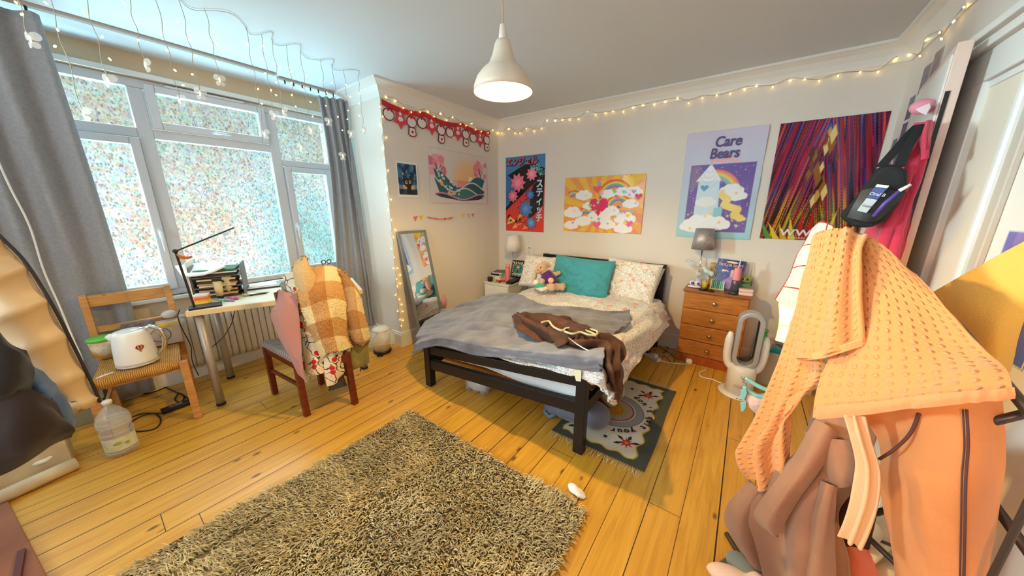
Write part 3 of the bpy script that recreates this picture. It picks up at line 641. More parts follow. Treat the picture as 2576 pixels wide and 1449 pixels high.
for yb_, am, ph, c in ((.26, .07, .6, (40, 104, 108)), (.20, .06, 1.7, (226, 226, 230)), (.185, .06, 1.7, (34, 96, 104)), (.14, .05, 2.9, (232, 224, 228)), (.125, .05, 2.9, (56, 128, 122)), (.09, .035, .2, (226, 140, 160)), (.075, .035, .2, (30, 58, 84))):
    xs = np.linspace(.06, .92, 24); a.poly([(x, yb_ + am * math.sin(x * 9 + ph) + .16 * max(0, .36 - x) * (yb_ > .15)) for x in xs] + [(.80, .05), (.50, .03), (.15, .07)], c)
for i in range(60):
    x = rnd.uniform(.10, .45); y = .14 + (.45 - x) * .62 + rnd.uniform(-.12, .06); a.circ(x, y, rnd.uniform(.006, .016), rnd.choice(((238, 238, 242), (230, 226, 236), (170, 196, 212), (60, 120, 126))))
for i in range(7): x, y = rnd.choice(((.14, .24), (.22, .27), (.20, .20), (.28, .12), (.36, .12), (.17, .22), (.25, .24))); a.star(x, y, .03, (240, 180, 110), 6, .6, i)
t = wall_poster('wall_poster', 'wide pale seascape print of teal waves, pink trees and a white sun', 'poster', 2.455, 1.555, W, H, a, M['print'], 'left', .008, 6)
W, H = .10, .15; a = Art(W, H, 90).fill((238, 234, 226))
for P_ in ([(.03, .09), (.04, .12), (.06, .125), (.075, .11)], [(.035, .105), (.055, .115), (.075, .10)]): a.line(P_, .006, (60, 130, 180))
a.line([(.035, .09), (.032, .06), (.045, .035), (.06, .035), (.07, .06), (.07, .09)], .003, (120, 90, 90)); a.line([(.045, .05), (.055, .048)], .003, (200, 90, 90)); a.line([(.042, .075), (.048, .076)], .003, (60, 50, 60)); a.line([(.058, .076), (.064, .075)], .003, (60, 50, 60))
p = at(1325, 640, Y=YB); wall_poster('paper_drawing', 'small paper line drawing of a blue haired face taped beside the bed', 'drawing', p[0] - .01, p[2] - .02, W, H, a, M['print'], seed=7)

# right wall: photo prints in columns and two blue pictures by the edge
n_ = 0
PH = [(3.50, 2.22, .105, .15), (3.50, 2.06, .105, .15), (3.50, 1.90, .105, .15), (3.37, 2.36, .12, .30), (3.37, 2.19, .105, .15), (3.37, 2.03, .105, .15), (3.25, 2.40, .11, .30), (3.25, 2.22, .105, .15), (3.63, 1.98, .10, .15), (3.63, 1.82, .10, .15)]
WH = ['second column from the corner, top', 'second column from the corner, middle', 'second column from the corner, low beside the robe', 'third column, the tall upper one', 'third column below its tall print', 'third column, beside the pink hook', 'last column by the door, the tall upper one', 'last column by the door, lower', 'column nearest the corner, upper', 'column nearest the corner, lowest']
for (y, z, w_, h_), wh in zip(PH, WH):
    a = Art(w_, h_, 46).fill((232, 230, 228)); f_ = fbm(a.x * 30, a.y * 30, n_ * 3.1); q = np.stack([.5 + .5 * f_, .5 + .45 * fbm(a.x * 26, a.y * 40, n_ + 40.), .5 + .5 * fbm(a.x * 50, a.y * 22, n_ + 70.)], -1)
    inb = (a.x > .006) & (a.x < w_ - .006) & (a.y > .006) & (a.y < h_ - .006); base = np.array(lin(rnd.choice(((120, 110, 120), (96, 90, 110), (140, 120, 110), (90, 100, 120))))); a.c = np.where(inb[..., None], base * (.45 + .9 * q), a.c)
    t = thing('photo_print', 'small photo print on the right wall, ' + wh, 'photo', (XR, y, z - h_), 0, 'photo prints on the right wall'); a.sheet('print', M['print'], t, (XR, y + w_ / 2 - .05, z - h_), (0, -1, 0), ZU, (-1, 0, 0), .002, seed=n_); n_ += 1
w_, h_ = .31, .42; a = Art(w_, h_, 120); f_ = fbm(a.x * 9, a.y * 9, 9); kk = np.clip(a.y / h_, 0, 1)[..., None]
a.c = np.where((f_ > .15)[..., None], lin((60, 120, 186)), np.where((f_ > -.2)[..., None], lin((60, 90, 170)), lin((70, 96, 176)))) * (1 - kk) + np.where((f_ > .1)[..., None], lin((120, 116, 190)), lin((150, 140, 208))) * kk
a.put(-np.minimum.reduce([a.x, a.y, w_ - a.x, h_ - a.y]) * -1 - .005, (214, 224, 232))
t = thing('wall_picture', 'violet and blue print with white script on the right wall, partly behind the yellow towel', 'picture', (XR, 1.825, 1.005), 0); a.sheet('print', M['print'], t, (XR, 1.98, 1.005), (0, -1, 0), ZU, (-1, 0, 0), .002)
lettering('lettering', 'Queen', M['paper'], t, (XR - .0065, 1.75, 1.09), (0, 0, -1), (0, -1, 0), (-1, 0, 0), .04, shear=.3)

# ------------------------------------------------------------------ pendant lamp
LP = (-1.105, 1.439)
t = thing('pendant_lamp', 'cream metal pendant lamp with a lit bulb hanging from the ceiling', 'lamp', (LP[0], LP[1], ZC))
zr = 2.07
MB().tube([(LP[0] - .004, LP[1], ZC - .03), (LP[0], LP[1], zr + .30)], .0035, 8).build('cord', color('beige_flex', (196, 176, 146)), t, world=True, smooth=True)
MB().lathe([(.045, ZC - .03), (.05, ZC - .001)], (LP[0], LP[1], 0)).build('ceiling_rose', M['white'], t, world=True)
MB().lathe([(.006, zr + .30), (.014, zr + .295), (.020, zr + .25), (.021, zr + .225)], (LP[0], LP[1], 0)).build('lamp_holder', M['offwhite'], t, world=True, smooth=True)
pr = [(.020, .232), (.034, .228), (.042, .21), (.052, .17), (.072, .125), (.105, .098), (.132, .065), (.146, .03), (.150, .0)]
MB().lathe(pr + [(r - .004, z) for r, z in pr[::-1]], (LP[0], LP[1], zr), 48, closed=True).build('lamp_shade', M['shade'], t, world=True, smooth=True)
MB().sph((LP[0], LP[1], zr + .052), .031, nu=20, nv=14).build('light_bulb', M['bulb'], t, world=True, smooth=True)
MB().lathe([(.014, zr + .08), (.014, zr + .225)], (LP[0], LP[1], 0)).build('bulb_socket', M['white'], t, world=True)

# ------------------------------------------------------------------ fairy lights
def bulb_proto():
    m_ = MB(); m_.sph((0, 0, 0), (.0055, .0055, .009), nu=6, nv=4); return m_.build('bulb', M['fairy'], None)
BP = bulb_proto(); BPM = BP.data; bpy.data.objects.remove(BP)
def lights_on(t, pts, big=1.0):
    for p in pts:
        o = bpy.data.objects.new('bulb', BPM); COL.objects.link(o); o.parent = t; o.location = tuple(Vector(p) - t.location); o.rotation_euler = (rnd.uniform(-.8, .8), rnd.uniform(-.8, .8), 0); o.scale = (big,) * 3
def wallpt(px, py):
    p = at(px, py, X=XL + .02)
    if p[1] > YB - .03 or p[1] < 0: p = at(px, py, Y=YB - .025)
    if p[0] > XR - .03: p = at(px, py, X=XR - .025)
    return p
string = [(972, 245), (995, 255), (1015, 272), (1035, 282), (1057, 282), (1077, 282), (1092, 293), (1109, 287), (1124, 302), (1139, 295), (1159, 312), (1173, 316), (1187, 311), (1197, 326), (1211, 331), (1228, 334), (1240, 328), (1252, 335), (1262, 335), (1279, 325), (1295, 335), (1308, 335), (1324, 324), (1343, 330), (1362, 323), (1376, 303), (1396, 304), (1414, 302), (1432, 302), (1455, 300), (1478, 281), (1498, 290), (1523, 286), (1541, 281), (1568, 281), (1592, 272), (1617, 264), (1646, 264), (1673, 257), (1704, 247), (1732, 259), (1767, 247), (1803, 240), (1837, 236), (1873, 226), (1903, 217), (1944, 219), (1988, 204), (2024, 200), (2061, 204), (2108, 191), (2164, 182), (2209, 181), (2253, 150), (2287, 137), (2314, 141), (2330, 101), (2365, 81), (2368, 98), (2399, 54), (2425, 18)]
t = thing('fairy_light_string', 'long string of warm lights along the cornice of two walls', 'fairy lights', tuple(wallpt(*string[0])))
P_ = [wallpt(*q) for q in string]; lights_on(t, P_, .85)
wp = []
for i, q in enumerate(string): p = wallpt(q[0], q[1] - (6 if i % 3 else 2)); p = p + np.array([0, 0, .004 * math.sin(i * 1.9)]); wp.append(p)
MB().tube([Vector(p) for p in _cr(wp, len(wp) * 4)], .0022, 5).build('wire', M['wire'], t, world=True, smooth=True)
col_l = [(957, 268), (963, 290), (955, 315), (972, 342), (960, 372), (966, 400), (977, 428), (968, 455), (970, 478), (984, 502), (975, 528), (985, 553), (996, 580), (990, 598), (984, 625), (992, 648), (989, 675), (1001, 678), (1008, 697), (998, 703), (1000, 722), (1008, 718), (995, 742), (1006, 757), (1012, 772), (1000, 783), (1014, 790), (1006, 805), (1015, 812), (1010, 822)]
t = thing('fairy_light_string', 'string of warm lights running down the wall corner by the mirror', 'fairy lights', (XL + .02, YR - .012, 2.4))
def cornpt(px, py): p = at(px, py, Y=YR - .016); return p if p[0] < XL + .012 else np.array([XL + .016, at(px, py, X=XL + .016)[1], p[2]])
P_ = [cornpt(*q) for q in col_l]; lights_on(t, P_, .75)
MB().tube([Vector((XL + .010 + .010 * math.sin(i * 1.7), YR - .010 - .007 * math.sin(i * 2.3), 2.44 - i * .0475)) for i in range(48)], .002, 5).build('wire', M['wire'], t, world=True, smooth=True)
# butterfly curtain lights from the ceiling in front of the window
def cpt(px, py):
    d_ = _fw + _rt * (px - 1288) / FPX - _up * (py - 724.5) / FPX; t_ = -2.58 / (d_[0] + .2 * d_[1]); return _C + d_ * t_
k = NT('butterfly_acrylic'); k.base(lin((240, 244, 244))); k.set(Roughness=.15, Alpha=.30); k.b.inputs['Emission Color'].default_value = (1, .9, .7, 1); k.set(Emission_Strength=.12); M['wing'] = k.m
def butterfly(parent, p, yaw, s_=1.0):
    o = bpy.data.objects.new('butterfly', None); m_ = MB(); Mr = Matrix.Translation(p) @ Matrix.Rotation(yaw, 4, 'Z')
    for sg in (-1, 1):
        for ang, ln, wd, z in ((.5, .036, .017, .006), (-.55, .026, .013, -.012)):
            poly = [(ln * (.5 - .5 * math.cos(q)) , wd * math.sin(q) * (1 if q < math.pi else 1)) for q in np.linspace(0, 2 * math.pi, 13)[:-1]]
            Mw = Mr @ Matrix.Translation((0, 0, z)) @ Matrix.Rotation(sg * .55, 4, 'Z') @ (Matrix.Scale(sg, 4, (1, 0, 0))) @ Matrix.Rotation(R(90), 4, 'X') @ Matrix.Rotation(ang, 4, 'Z')
            m_.prism([(x * s_, y * s_) for x, y in poly], .0018, Mw)
    m_.build('butterfly', M['wing'], parent, world=True)
    m2_ = MB(); m2_.sph(p, (.004, .004, .014), nu=6, nv=4); m2_.build('bulb', M['fairy'], parent, world=True)
strands = [((76, 99), [(40, 6), (55, 36)], None), ((272, 203), [(208, 28), (257, 93), (276, 149)], None), ((210, 287), [(115, 7), (145, 75), (138, 116)], None), ((365, 164), [(311, 7), (347, 60), (348, 101)], None), ((451, 253), [(414, 56), (404, 87), (420, 127), (440, 177), (460, 215)], None), ((503, 235), [(447, 54), (478, 101), (494, 142), (484, 187)], None), ((552, 201), [(537, 78), (546, 114), (550, 158)], None), ((665, 337), [(622, 112), (621, 145), (622, 179), (649, 224), (658, 261)], None), ((690, 290), [(662, 116), (658, 149), (667, 184), (682, 227)], None), ((712, 281), [(704, 171), (695, 207), (695, 239)], None), ((758, 371), [(732, 181), (734, 209), (734, 239), (744, 268), (751, 302)], None), ((783, 328), [(771, 190), (760, 224), (781, 257), (786, 293)], None), ((827, 306), [(807, 203), (822, 233), (820, 266)], None), ((863, 393), [(835, 209), (842, 240), (850, 294), (861, 328)], None), ((883, 337), [(870, 214), (881, 244), (876, 278), (874, 300)], None), ((915, 328), [(904, 235), (904, 261), (904, 291)], None)]
t = thing('curtain_lights', 'clear wire curtain of lights with butterfly ends hanging from the ceiling before the window', 'fairy lights', tuple(cpt(560, 20)))
tops = []
for b, bs, _ in strands:
    pb = cpt(*b); tp = Vector((pb[0], pb[1], ZC - .004)); tops.append(tp); n_ = 14
    w_ = MB(); w_.tube([Vector((pb[0] + .004 * math.sin(i * 2.1 + pb[1] * 9), pb[1] + .005 * math.sin(i * 1.3 + pb[1] * 7), ZC - .004 + (pb[2] + .01 - ZC) * i / n_)) for i in range(n_ + 1)], .0016, 5)
    s_ = w_.build('light_strand', M['wire'], t, world=True, smooth=True)
    for q in bs:
        p = cpt(*q); o = bpy.data.objects.new('bulb', BPM); COL.objects.link(o); o.parent = s_; o.location = Vector((pb[0] + (p[0] - pb[0]) * .5, p[1], min(p[2], ZC - .012))) - t.location; o.rotation_euler = (rnd.uniform(-1, 1), rnd.uniform(-1, 1), 0); o.scale = (.8,) * 3
    butterfly(s_, Vector(pb), YAW + rnd.uniform(-.7, .7), 1.0)
tops.sort(key=lambda p: p.y); hp = []
for a_, b_ in zip(tops[:-1], tops[1:]):
    for i in range(8): f = i / 8; hp.append(a_.lerp(b_, f) + Vector((.10 * math.sin(f * math.pi) * (1 if len(hp) % 16 < 8 else -.6), 0, -.004)))
hp.append(tops[-1]); MB().tube(hp, .0018, 5).build('ceiling_wire', M['wire'], t, world=True, smooth=True)

# ------------------------------------------------------------------ paper banner with hanging pennants
A, B = Vector((XL + .008, 1.94, 2.465)), Vector((XL + .008, 3.50, 2.47))
t = thing('pennant_banner', 'red paper banner with white and star pennants strung high on the left wall', 'banner', tuple(A))
red = color('banner_red', (186, 24, 40), .6); wht = color('pennant_white', (236, 228, 226), .6); pk = color('pennant_pink', (214, 60, 84), .6)
def bz(f): f = f * 3; i = min(int(f), 2); g = f - i; return -.032 * 4 * g * (1 - g) + (0, -.008, -.004, 0)[i]
rib = MB(); n_ = 60
for i in range(n_):
    f0, f1 = i / n_, (i + 1) / n_; p0, p1 = A.lerp(B, f0) + Vector((0, 0, bz(f0))), A.lerp(B, f1) + Vector((0, 0, bz(f1)))
    rib.add([p0 + Vector((0, 0, .018)), p1 + Vector((0, 0, .018)), p1 - Vector((0, 0, .03)), p0 - Vector((0, 0, .03))], [(0, 1, 2, 3)])
rib.build('ribbon', red, t, world=True, solid=.002)
shapes = 'rsdrsddsdrsd'
shapes = 'rsdrsdrsdrsd'
for i, ch in enumerate(shapes):
    f = (i + .45) / 12; p = A.lerp(B, f) + Vector((.004, 0, bz(f) - .03)); m_ = MB(); Mw = Matrix.Translation(p) @ Matrix.Rotation(R(90), 4, 'Z') @ Matrix.Rotation(R(90), 4, 'X') @ Matrix.Diagonal((1.18, 1.18, 1, 1))
    if ch == 's':
        m_.prism([((.075 if q % 2 == 0 else .04) * math.cos(R(-90) + q * math.pi / 5), -.055 + (.075 if q % 2 == 0 else .04) * math.sin(R(-90) + q * math.pi / 5)) for q in range(10)], .003, Mw); o = m_.build('pennant', pk, t, world=True)
        m_ = MB(); m_.prism([((.02 if q % 2 == 0 else .009) * math.cos(R(90) + q * math.pi / 5), -.01 + (.02 if q % 2 == 0 else .009) * math.sin(R(90) + q * math.pi / 5)) for q in range(10)], .005, Mw); m_.prism([(.024 * math.cos(q), -.05 + .019 * math.sin(q)) for q in np.linspace(0, 6.28, 15)[:-1]], .005, Mw); m_.build('paper_shape', wht, o, world=True)
    else:
        hh = 0 if ch == 'r' else 1; m_.prism([(.052 * math.cos(q), -.05 + .047 * math.sin(q)) for q in np.linspace(0, 6.28, 21)[:-1]], .003, Mw)
        if hh: m_.prism([(-.034, -.09), (-.042, -.15), (-.02, -.168), (.02, -.168), (.042, -.15), (.034, -.09)], .0035, Mw)
        o = m_.build('pennant', color('pennant_plum', (120, 24, 48), .6), t, world=True)
        m_ = MB(); m_.prism([(.044 * math.cos(q), -.051 + .039 * math.sin(q)) for q in np.linspace(0, 6.28, 21)[:-1]], .005, Mw)
        if hh: m_.prism([(-.026, -.10), (-.033, -.148), (-.015, -.16), (.015, -.16), (.033, -.148), (.026, -.10)], .005, Mw)
        m_.build('paper_shape', wht, o, world=True)
        m_ = MB()
        m_.prism([(.012, -.018), (.04, -.004), (.036, -.034)], .007, Mw); m_.prism([(.012, -.018), (-.014, -.004), (-.012, -.03)], .007, Mw)
        if hh: m_.prism([((.016 if q % 2 == 0 else .008) * math.cos(R(90) + q * math.pi / 5), -.13 + (.016 if q % 2 == 0 else .008) * math.sin(R(90) + q * math.pi / 5)) for q in range(10)], .007, Mw)
        m_.build('red_trim', red, o, world=True)
# tiny paper flags and bead string lower on the wall
G_ = 'small decorations pinned below the prints'
for px, py, c, lb in ((1046, 550, (232, 110, 140), 'tiny pink paper flag pinned at the left end of the bead string'), (1060, 548, (226, 206, 60), 'tiny yellow paper flag pinned beside the bead string, left of it'), (1164, 543, (226, 206, 90), 'tiny yellow paper flag pinned right of the bead string'), (1178, 542, (196, 190, 176), 'tiny speckled paper bow pinned between yellow and pink flags'), (1189, 541, (232, 120, 150), 'tiny pink paper flag at the far right of the bead string')):
    p = at(px, py, X=XL); t = thing('paper_flag', lb, 'paper flag', tuple(p), 0, G_); m_ = MB(); m_.prism([(-.034, .022), (.03, .026), (-.012, -.032)] if px < 1100 else [(.034, .026), (-.026, .016), (.008, -.032)], .003, Matrix.Translation(p) @ Matrix.Rotation(R(90), 4, 'Z') @ Matrix.Rotation(R(90), 4, 'X')); m_.build('flag', color('flag_%d' % px, c, .6), t, world=True)
t = thing('bead_string', 'short string of pink letter beads pinned below the prints on the left wall', 'beads', tuple(at(1105, 548, X=XL))); a_, b_ = at(1073, 545, X=XL + .012), at(1143, 545, X=XL + .012)
MB().tube([Vector(a_ + (b_ - a_) * f) + Vector((0, 0, -.045 * 4 * f * (1 - f) * .6)) for f in np.linspace(0, 1, 20)], .002, 5).build('thread', M['cord'], t, world=True)
for i in range(26):
    f = .04 + i / 26 * .93; p = Vector(a_ + (b_ - a_) * f) + Vector((0, 0, -.045 * 4 * f * (1 - f) * .6)); MB().sph(p, .0085, nu=8, nv=6).build('bead', color('bead_red', (160, 40, 50)) if i in (7, 16, 17, 22) else color('bead_pink', (236, 140, 150)), t, world=True, smooth=True)

# ------------------------------------------------------------------ curtains
t = thing('curtain', 'long grey curtain drawn to the left of the window behind the rush seat chair', 'curtain', (-3.5, -.1, .02))
nu, nv = 40, 220; z = np.linspace(2.575, .03, nu); s_ = np.linspace(0, 1, nv); Zg, Sg = np.meshgrid(z, s_, indexing='ij'); k_ = (2.575 - Zg) / 2.5
G = np.stack([-3.47 - .325 * np.clip(k_ * 1.5, 0, 1) ** .8 + (.042 - .022 * k_) * np.sin(Sg * 2 * math.pi * 3.6 + .5 * k_ + .8 * np.sin(Sg * 5)) + .012 * vnoise(Sg * 9, Zg * 1.5, 4), -.36 + .04 * k_ + (.50 - .02 * k_ + .02 * np.sin(k_ * 3)) * Sg, Zg], -1)
grid_mesh('drape', G, M['curtain'], t, solid=.006)
t = thing('curtain', 'long grey curtain hanging in the alcove between window and mirror corner', 'curtain', (-3.5, 1.8, .02))
top = [at(px, py, X=-3.52) for px, py in ((812, 252), (835, 256), (862, 260), (888, 264))]; top = [np.array([-3.56 + .03 * i, 1.68 + .075 * i, 2.56]) for i in range(4)]
mid = [at(832, 440, X=-3.58), at(858, 450, X=-3.52), at(885, 455, X=-3.46), at(908, 450, X=-3.40)]
low = [at(848, 680, X=-3.60), at(880, 690, X=-3.52), at(915, 690, X=-3.42), at(944, 680, X=-3.34)]
bot = [at(860, 815, X=-3.62), at(895, 822, X=-3.5), at(930, 820, X=-3.4), at(968, 808, X=-3.32)]
for r_ in (mid, low, bot):
    for p in r_: p[1] = min(p[1], 1.87)
cloth('drape', [top, mid, low, bot], M['curtain'], t, 40, 160, .006, (2, 9), 3., solid=.006, fold=lambda u, v: .026 * np.sin(v * 2 * math.pi * 4.2 + .5 * u) * (1 - .35 * u))
for lb, y0, y1, x_ in (('long white curtain track on the ceiling above the left window units', -1.4, 1.30, -3.46), ('short white curtain track on the ceiling above the alcove curtain', 1.34, 1.90, -3.52)):
    t = thing('curtain_track', lb, 'curtain track', (x_, (y0 + y1) / 2, ZC)); MB().box((x_ - .02, y0, ZC - .018), (x_ + .02, y1, ZC)).build('rail', color('track_grey', (170, 158, 150)), t, world=True, bevel=.003)
    m_ = MB(); [m_.tube([(x_, y, ZC - .016), (x_, y, ZC - .045)], .006, 6) for y in np.linspace(y0 + .05, min(y1, .1 if y0 < 0 else 1.88), 8)]; m_.build('gliders', M['blackmetal'], t, world=True)['kind'] = 'stuff'
t = thing('cable', 'white cable hanging down the left curtain to the kettle chair', 'cable', (-3.40, -.1, .5))
MB().tube([Vector(p) for p in _cr([at(-30, 340, X=-3.50), at(0, 415, X=-3.54), at(30, 480, X=-3.58), at(75, 570, X=-3.62), at(110, 680, X=-3.65), at(150, 770, X=-3.66), at(185, 855, X=-3.62), at(207, 905, X=-3.50), at(213, 960, X=-3.36)], 60)], .005, 8).build('cable', M['cord'], t, world=True, smooth=True)

# ------------------------------------------------------------------ radiator under the window
t = thing('radiator', 'white ribbed panel radiator under the window behind the desk', 'radiator', (-3.80, 1.0, .13))
nu = 8; yy = np.linspace(.34, 1.62, 300); prof = .012 * np.clip(np.sin(yy * 2 * math.pi / .05) * 1.6, -1, 1)
G = np.stack([np.stack([-3.80 + prof * (0 if i in (0, nu - 1) else 1), yy, np.full_like(yy, .13 + .47 * i / (nu - 1))], -1) for i in range(nu)])
grid_mesh('ribbed_panel', G, M['offwhite'], t, solid=.012); MB().box((-3.862, .34, .595), (-3.785, 1.62, .612)).build('top_grille', M['trim'], t, world=True, bevel=.003); MB().box((-3.862, .34, .13), (-3.822, 1.62, .595)).build('rear_panel', M['offwhite'], t, world=True, bevel=.004)
m_ = MB(); [m_.box((-3.868, y, .10), (-3.862, y + .05, .55)) for y in (.5, 1.4)]; m_.build('wall_bracket', M['trim'], t, world=True)
m_ = MB(); m_.tube([(-3.815, 1.66, .0), (-3.815, 1.66, .18), (-3.815, 1.61, .18)], .011); m_.sph((-3.815, 1.66, .20), .022); m_.build('valve_pipe', M['trim'], t, world=True, smooth=True)

# ------------------------------------------------------------------ desk
DZ = .79; A_ = at(465, 785, Z=DZ); B_ = at(912, 728, Z=DZ); dv = (B_ - A_)[:2]; Ld = float(np.linalg.norm(dv)); rz = math.atan2(dv[1], dv[0])
t = thing('desk', 'birch topped desk with grey tube legs under the window', 'desk', (A_[0], A_[1], 0), rz)
MB().box((0, 0, DZ - .04), (Ld, .60, DZ)).build('tabletop', [M['birch']], t, bevel=.004)
MB().box((.004, .004, DZ + .0001), (Ld - .004, .596, DZ + .0012)).build('top_surface', color('pale_desk_laminate', (238, 228, 208), .35), t)
for x, y in ((.055, .055), (.055, .545), (Ld - .055, .055), (Ld - .055, .545)):
    l_ = MB(); l_.lathe([(.027, .02), (.025, .35), (.025, DZ - .04)], (x, y, 0), 20); o = l_.build('leg', M['greytube'], t, smooth=True); MB().lathe([(.029, 0), (.029, .02)], (x, y, 0), 20).build('foot_cap', M['rubber'], o)
DT = DZ + .0015
def desk(px, py): p = at(px, py, Z=DT); return p
# desk lamp
b = desk(490, 776); t = thing('desk_lamp', 'thin black folding desk lamp standing on the desk', 'lamp', tuple(b), 0)
MB().box((-.055, -.03, 0), (.055, .15, .014), Matrix.Rotation(-.2, 4, 'Z')).build('base', M['black'], t, bevel=.003)
tp = Vector(at(441, 632, X=b[0] - .02)); MB().bar((b[0], b[1], DT + .014), tp, .014, .010).build('stem', M['black'], t, world=True, bevel=.002)
MB().sph(tp, .015).build('hinge', M['black'], t, world=True, smooth=True); e_ = Vector(at(588, 573, X=b[0] + .0)); MB().bar(tp, e_, .022, .009).build('lamp_arm', M['black'], t, world=True, bevel=.002)
p = at(445, 640, X=b[0] + .01); t = thing('lanyard', 'orange ribbon tag hanging from the desk lamp hinge', 'ribbon', tuple(p)); MB().tube([Vector(p), Vector(at(455, 647, X=b[0])), Vector(at(470, 649, X=b[0])), Vector(at(483, 646, X=b[0]))], [.004, .012, .011, .006], 8).build('ribbon', color('orange_ribbon', (206, 110, 30), .7), t, world=True, smooth=True)
# letter tray stack with papers
t = thing('letter_tray', 'wire letter tray packed with papers and notebooks on the left of the desk', 'letter tray', (-3.50, .66, DT), rz)
m_ = MB(); 
for z in (.0, .085, .17): m_.box((-.155, -.11, z), (.155, .17, z + .006))
for x in (-.155, .150): m_.box((x, -.11, 0), (x + .006, .17, .26))
m_.build('tray_frame', color('grey_wire', (120, 112, 112), .5, metal=.3), t)
MB().box((-.165, -.12, 0), (-.158, .18, .30)).build('side_panel', color('white_card', (232, 230, 228), .6), t)
zz = [.008, .024, .04, .055, .093, .108, .124, .142, .178, .196, .214]
cl = [(90, 60, 40), (226, 196, 150), (60, 44, 40), (190, 150, 100), (236, 216, 180), (196, 160, 120), (70, 56, 50), (220, 190, 150), (60, 50, 48), (226, 224, 216), (60, 110, 80)]
for i, (z, c) in enumerate(zip(zz, cl)):
    d_ = rnd.uniform(0, .02); o = thing('notebook', 'notebook or folder in the letter tray, %s from the bottom' % ('lowest', 'second', 'third', 'fourth', 'fifth', 'sixth', 'seventh', 'eighth', 'ninth', 'tenth', 'topmost')[i], 'notebook', tuple(Matrix.Translation(t.location) @ Matrix.Rotation(rz, 4, 'Z') @ Vector((0, 0, z))), rz + rnd.uniform(-.04, .04), 'papers in the letter tray')
    MB().box((-.138 + d_, -.10 - d_ * .5, 0), (.125 - d_, .15, .013)).build('cover', color('notebook_%d' % i, c, .7), o, bevel=.002)
top = [[at(440, 668, X=-3.62), at(490, 662, X=-3.64), at(545, 658, X=-3.64)], [at(450, 682, X=-3.50), at(505, 678, X=-3.50), at(558, 665, X=-3.50)], [at(458, 695, X=-3.36), at(515, 688, X=-3.36), at(566, 668, X=-3.36)]]
o = thing('paper_pad', 'curling white drawing pad lying over the letter tray', 'paper pad', tuple(at(505, 690, X=-3.5))); cloth('pages', top, M['paper'], o, 20, 20, .003, solid=.012)
def on_desk(name, label, cat, px, py, rz_=0, dz=0, group=None): p = desk(px, py); return thing(name, label, cat, (p[0], p[1], DT + dz), rz + rz_, group)
for px, py, lb, c in ((556, 752, 'open dark tube of cream standing by the letter tray', (30, 26, 26)), (580, 744, 'cream coloured tube with black cap standing by the letter tray', (226, 206, 160))):
    t = on_desk('cosmetic_tube', lb, 'tube', px, py); MB().lathe([(.020, 0), (.021, .03), (.02, .031)], n=18).build('cap', M['black'], t, smooth=True); m_ = MB(); m_.lathe([(.023, .03), (.026, .08), (.028, .145)], n=18); m_.build('body', color('tube_%d' % px, (216, 196, 150), .5), t, smooth=True)
    MB().box((-.03, -.006, .14), (.03, .006, .165)).build('crimp', color('crimp_%d' % px, c, .5), t, bevel=.002)
t = on_desk('sticky_notes', 'stack of orange, yellow and white sticky notes by the lamp base', 'sticky notes', 512, 764)
for i, c in enumerate(((160, 180, 140), (240, 214, 90), (248, 190, 60), (244, 160, 50), (232, 110, 60), (246, 150, 130), (240, 236, 226))): MB().box((-.04, -.04, i * .011), (.04, .04, i * .011 + .0108), Matrix.Rotation(rnd.uniform(-.1, .1), 4, 'Z')).build('note_pad', color('note_%d' % i, c, .7), t)
for px, py, c, lb in ((560, 757, (120, 206, 190), 'mint highlighter pen lying nearest the sticky notes'), (575, 757, (196, 160, 214), 'lilac highlighter pen lying beside the mint pen'), (586, 752, (226, 130, 196), 'pink highlighter pen lying by the tubes')):
    t = on_desk('highlighter', lb, 'pen', px, py, -.9); MB().tube([(-.055, 0, .009), (.03, 0, .009)], .009, 10).build('barrel', color('pen_%d' % px, c, .4), t, smooth=True); MB().tube([(.03, 0, .009), (.06, 0, .009)], .0085, 10).build('cap', color('cap_%d' % px, [v * .8 for v in c], .4), t, smooth=True)
t = on_desk('laptop', 'closed silver laptop lying at the back of the desk', 'laptop', 660, 722, .05); MB().box((-.17, -.10, 0), (.17, .13, .012)).build('base', color('laptop_dark', (70, 66, 70), .4, metal=.4), t, bevel=.004); MB().box((-.17, -.10, .0125), (.17, .13, .020)).build('screen_lid', color('laptop_silver', (176, 180, 184), .35, metal=.6), t, bevel=.004)
t2 = thing('leaflet', 'pink and white leaflet lying on the laptop', 'leaflet', tuple(t.location + Vector((0, 0, .0205))), rz + .1); MB().box((-.09, -.085, 0), (.11, .07, .006)).build('pages', M['paper'], t2); MB().box((-.075, -.05, .006), (.10, .05, .0068)).build('printed_band', color('leaflet_pink', (240, 190, 196), .6), t2)
t = thing('glasses', 'thin rimmed glasses folded on the laptop behind the leaflet', 'glasses', tuple(t2.location + Vector((-.03, .10, 0))), rz)
for x in (-.035, .035): MB().lathe([(.027, 0), (.0285, .0012), (.027, .0024)], (x, 0, .026), 24, axis='Y', closed=True).build('rim', M['blackmetal'], t)
t = on_desk('multi_tool', 'yellow and grey craft tools lying on the desk before the laptop', 'tool', 640, 742, .2); MB().tube([(-.07, 0, .012), (-.03, 0, .012), (.0, 0, .010), (.10, 0, .006)], [.012, .013, .007, .004], 8).build('blade', M['steel'], t, smooth=True); MB().tube([(-.075, .012, .012), (-.04, .012, .012)], .012, 10).build('grip', color('tool_yellow', (236, 196, 30), .4), t, smooth=True); MB().tube([(-.03, -.02, .008), (.08, -.03, .008)], .006, 8).build('file', M['blackmetal'], t, smooth=True)
p = Vector((-3.28, 1.41, DT)); t = thing('pen_pot', 'dark pot of pens with scissors on the far end of the desk', 'pen pot', tuple(p)); MB().lathe([(.036, 0), (.038, .10), (.034, .10), (.033, .004)], n=20).build('pot', M['blackmetal'], t, smooth=True)
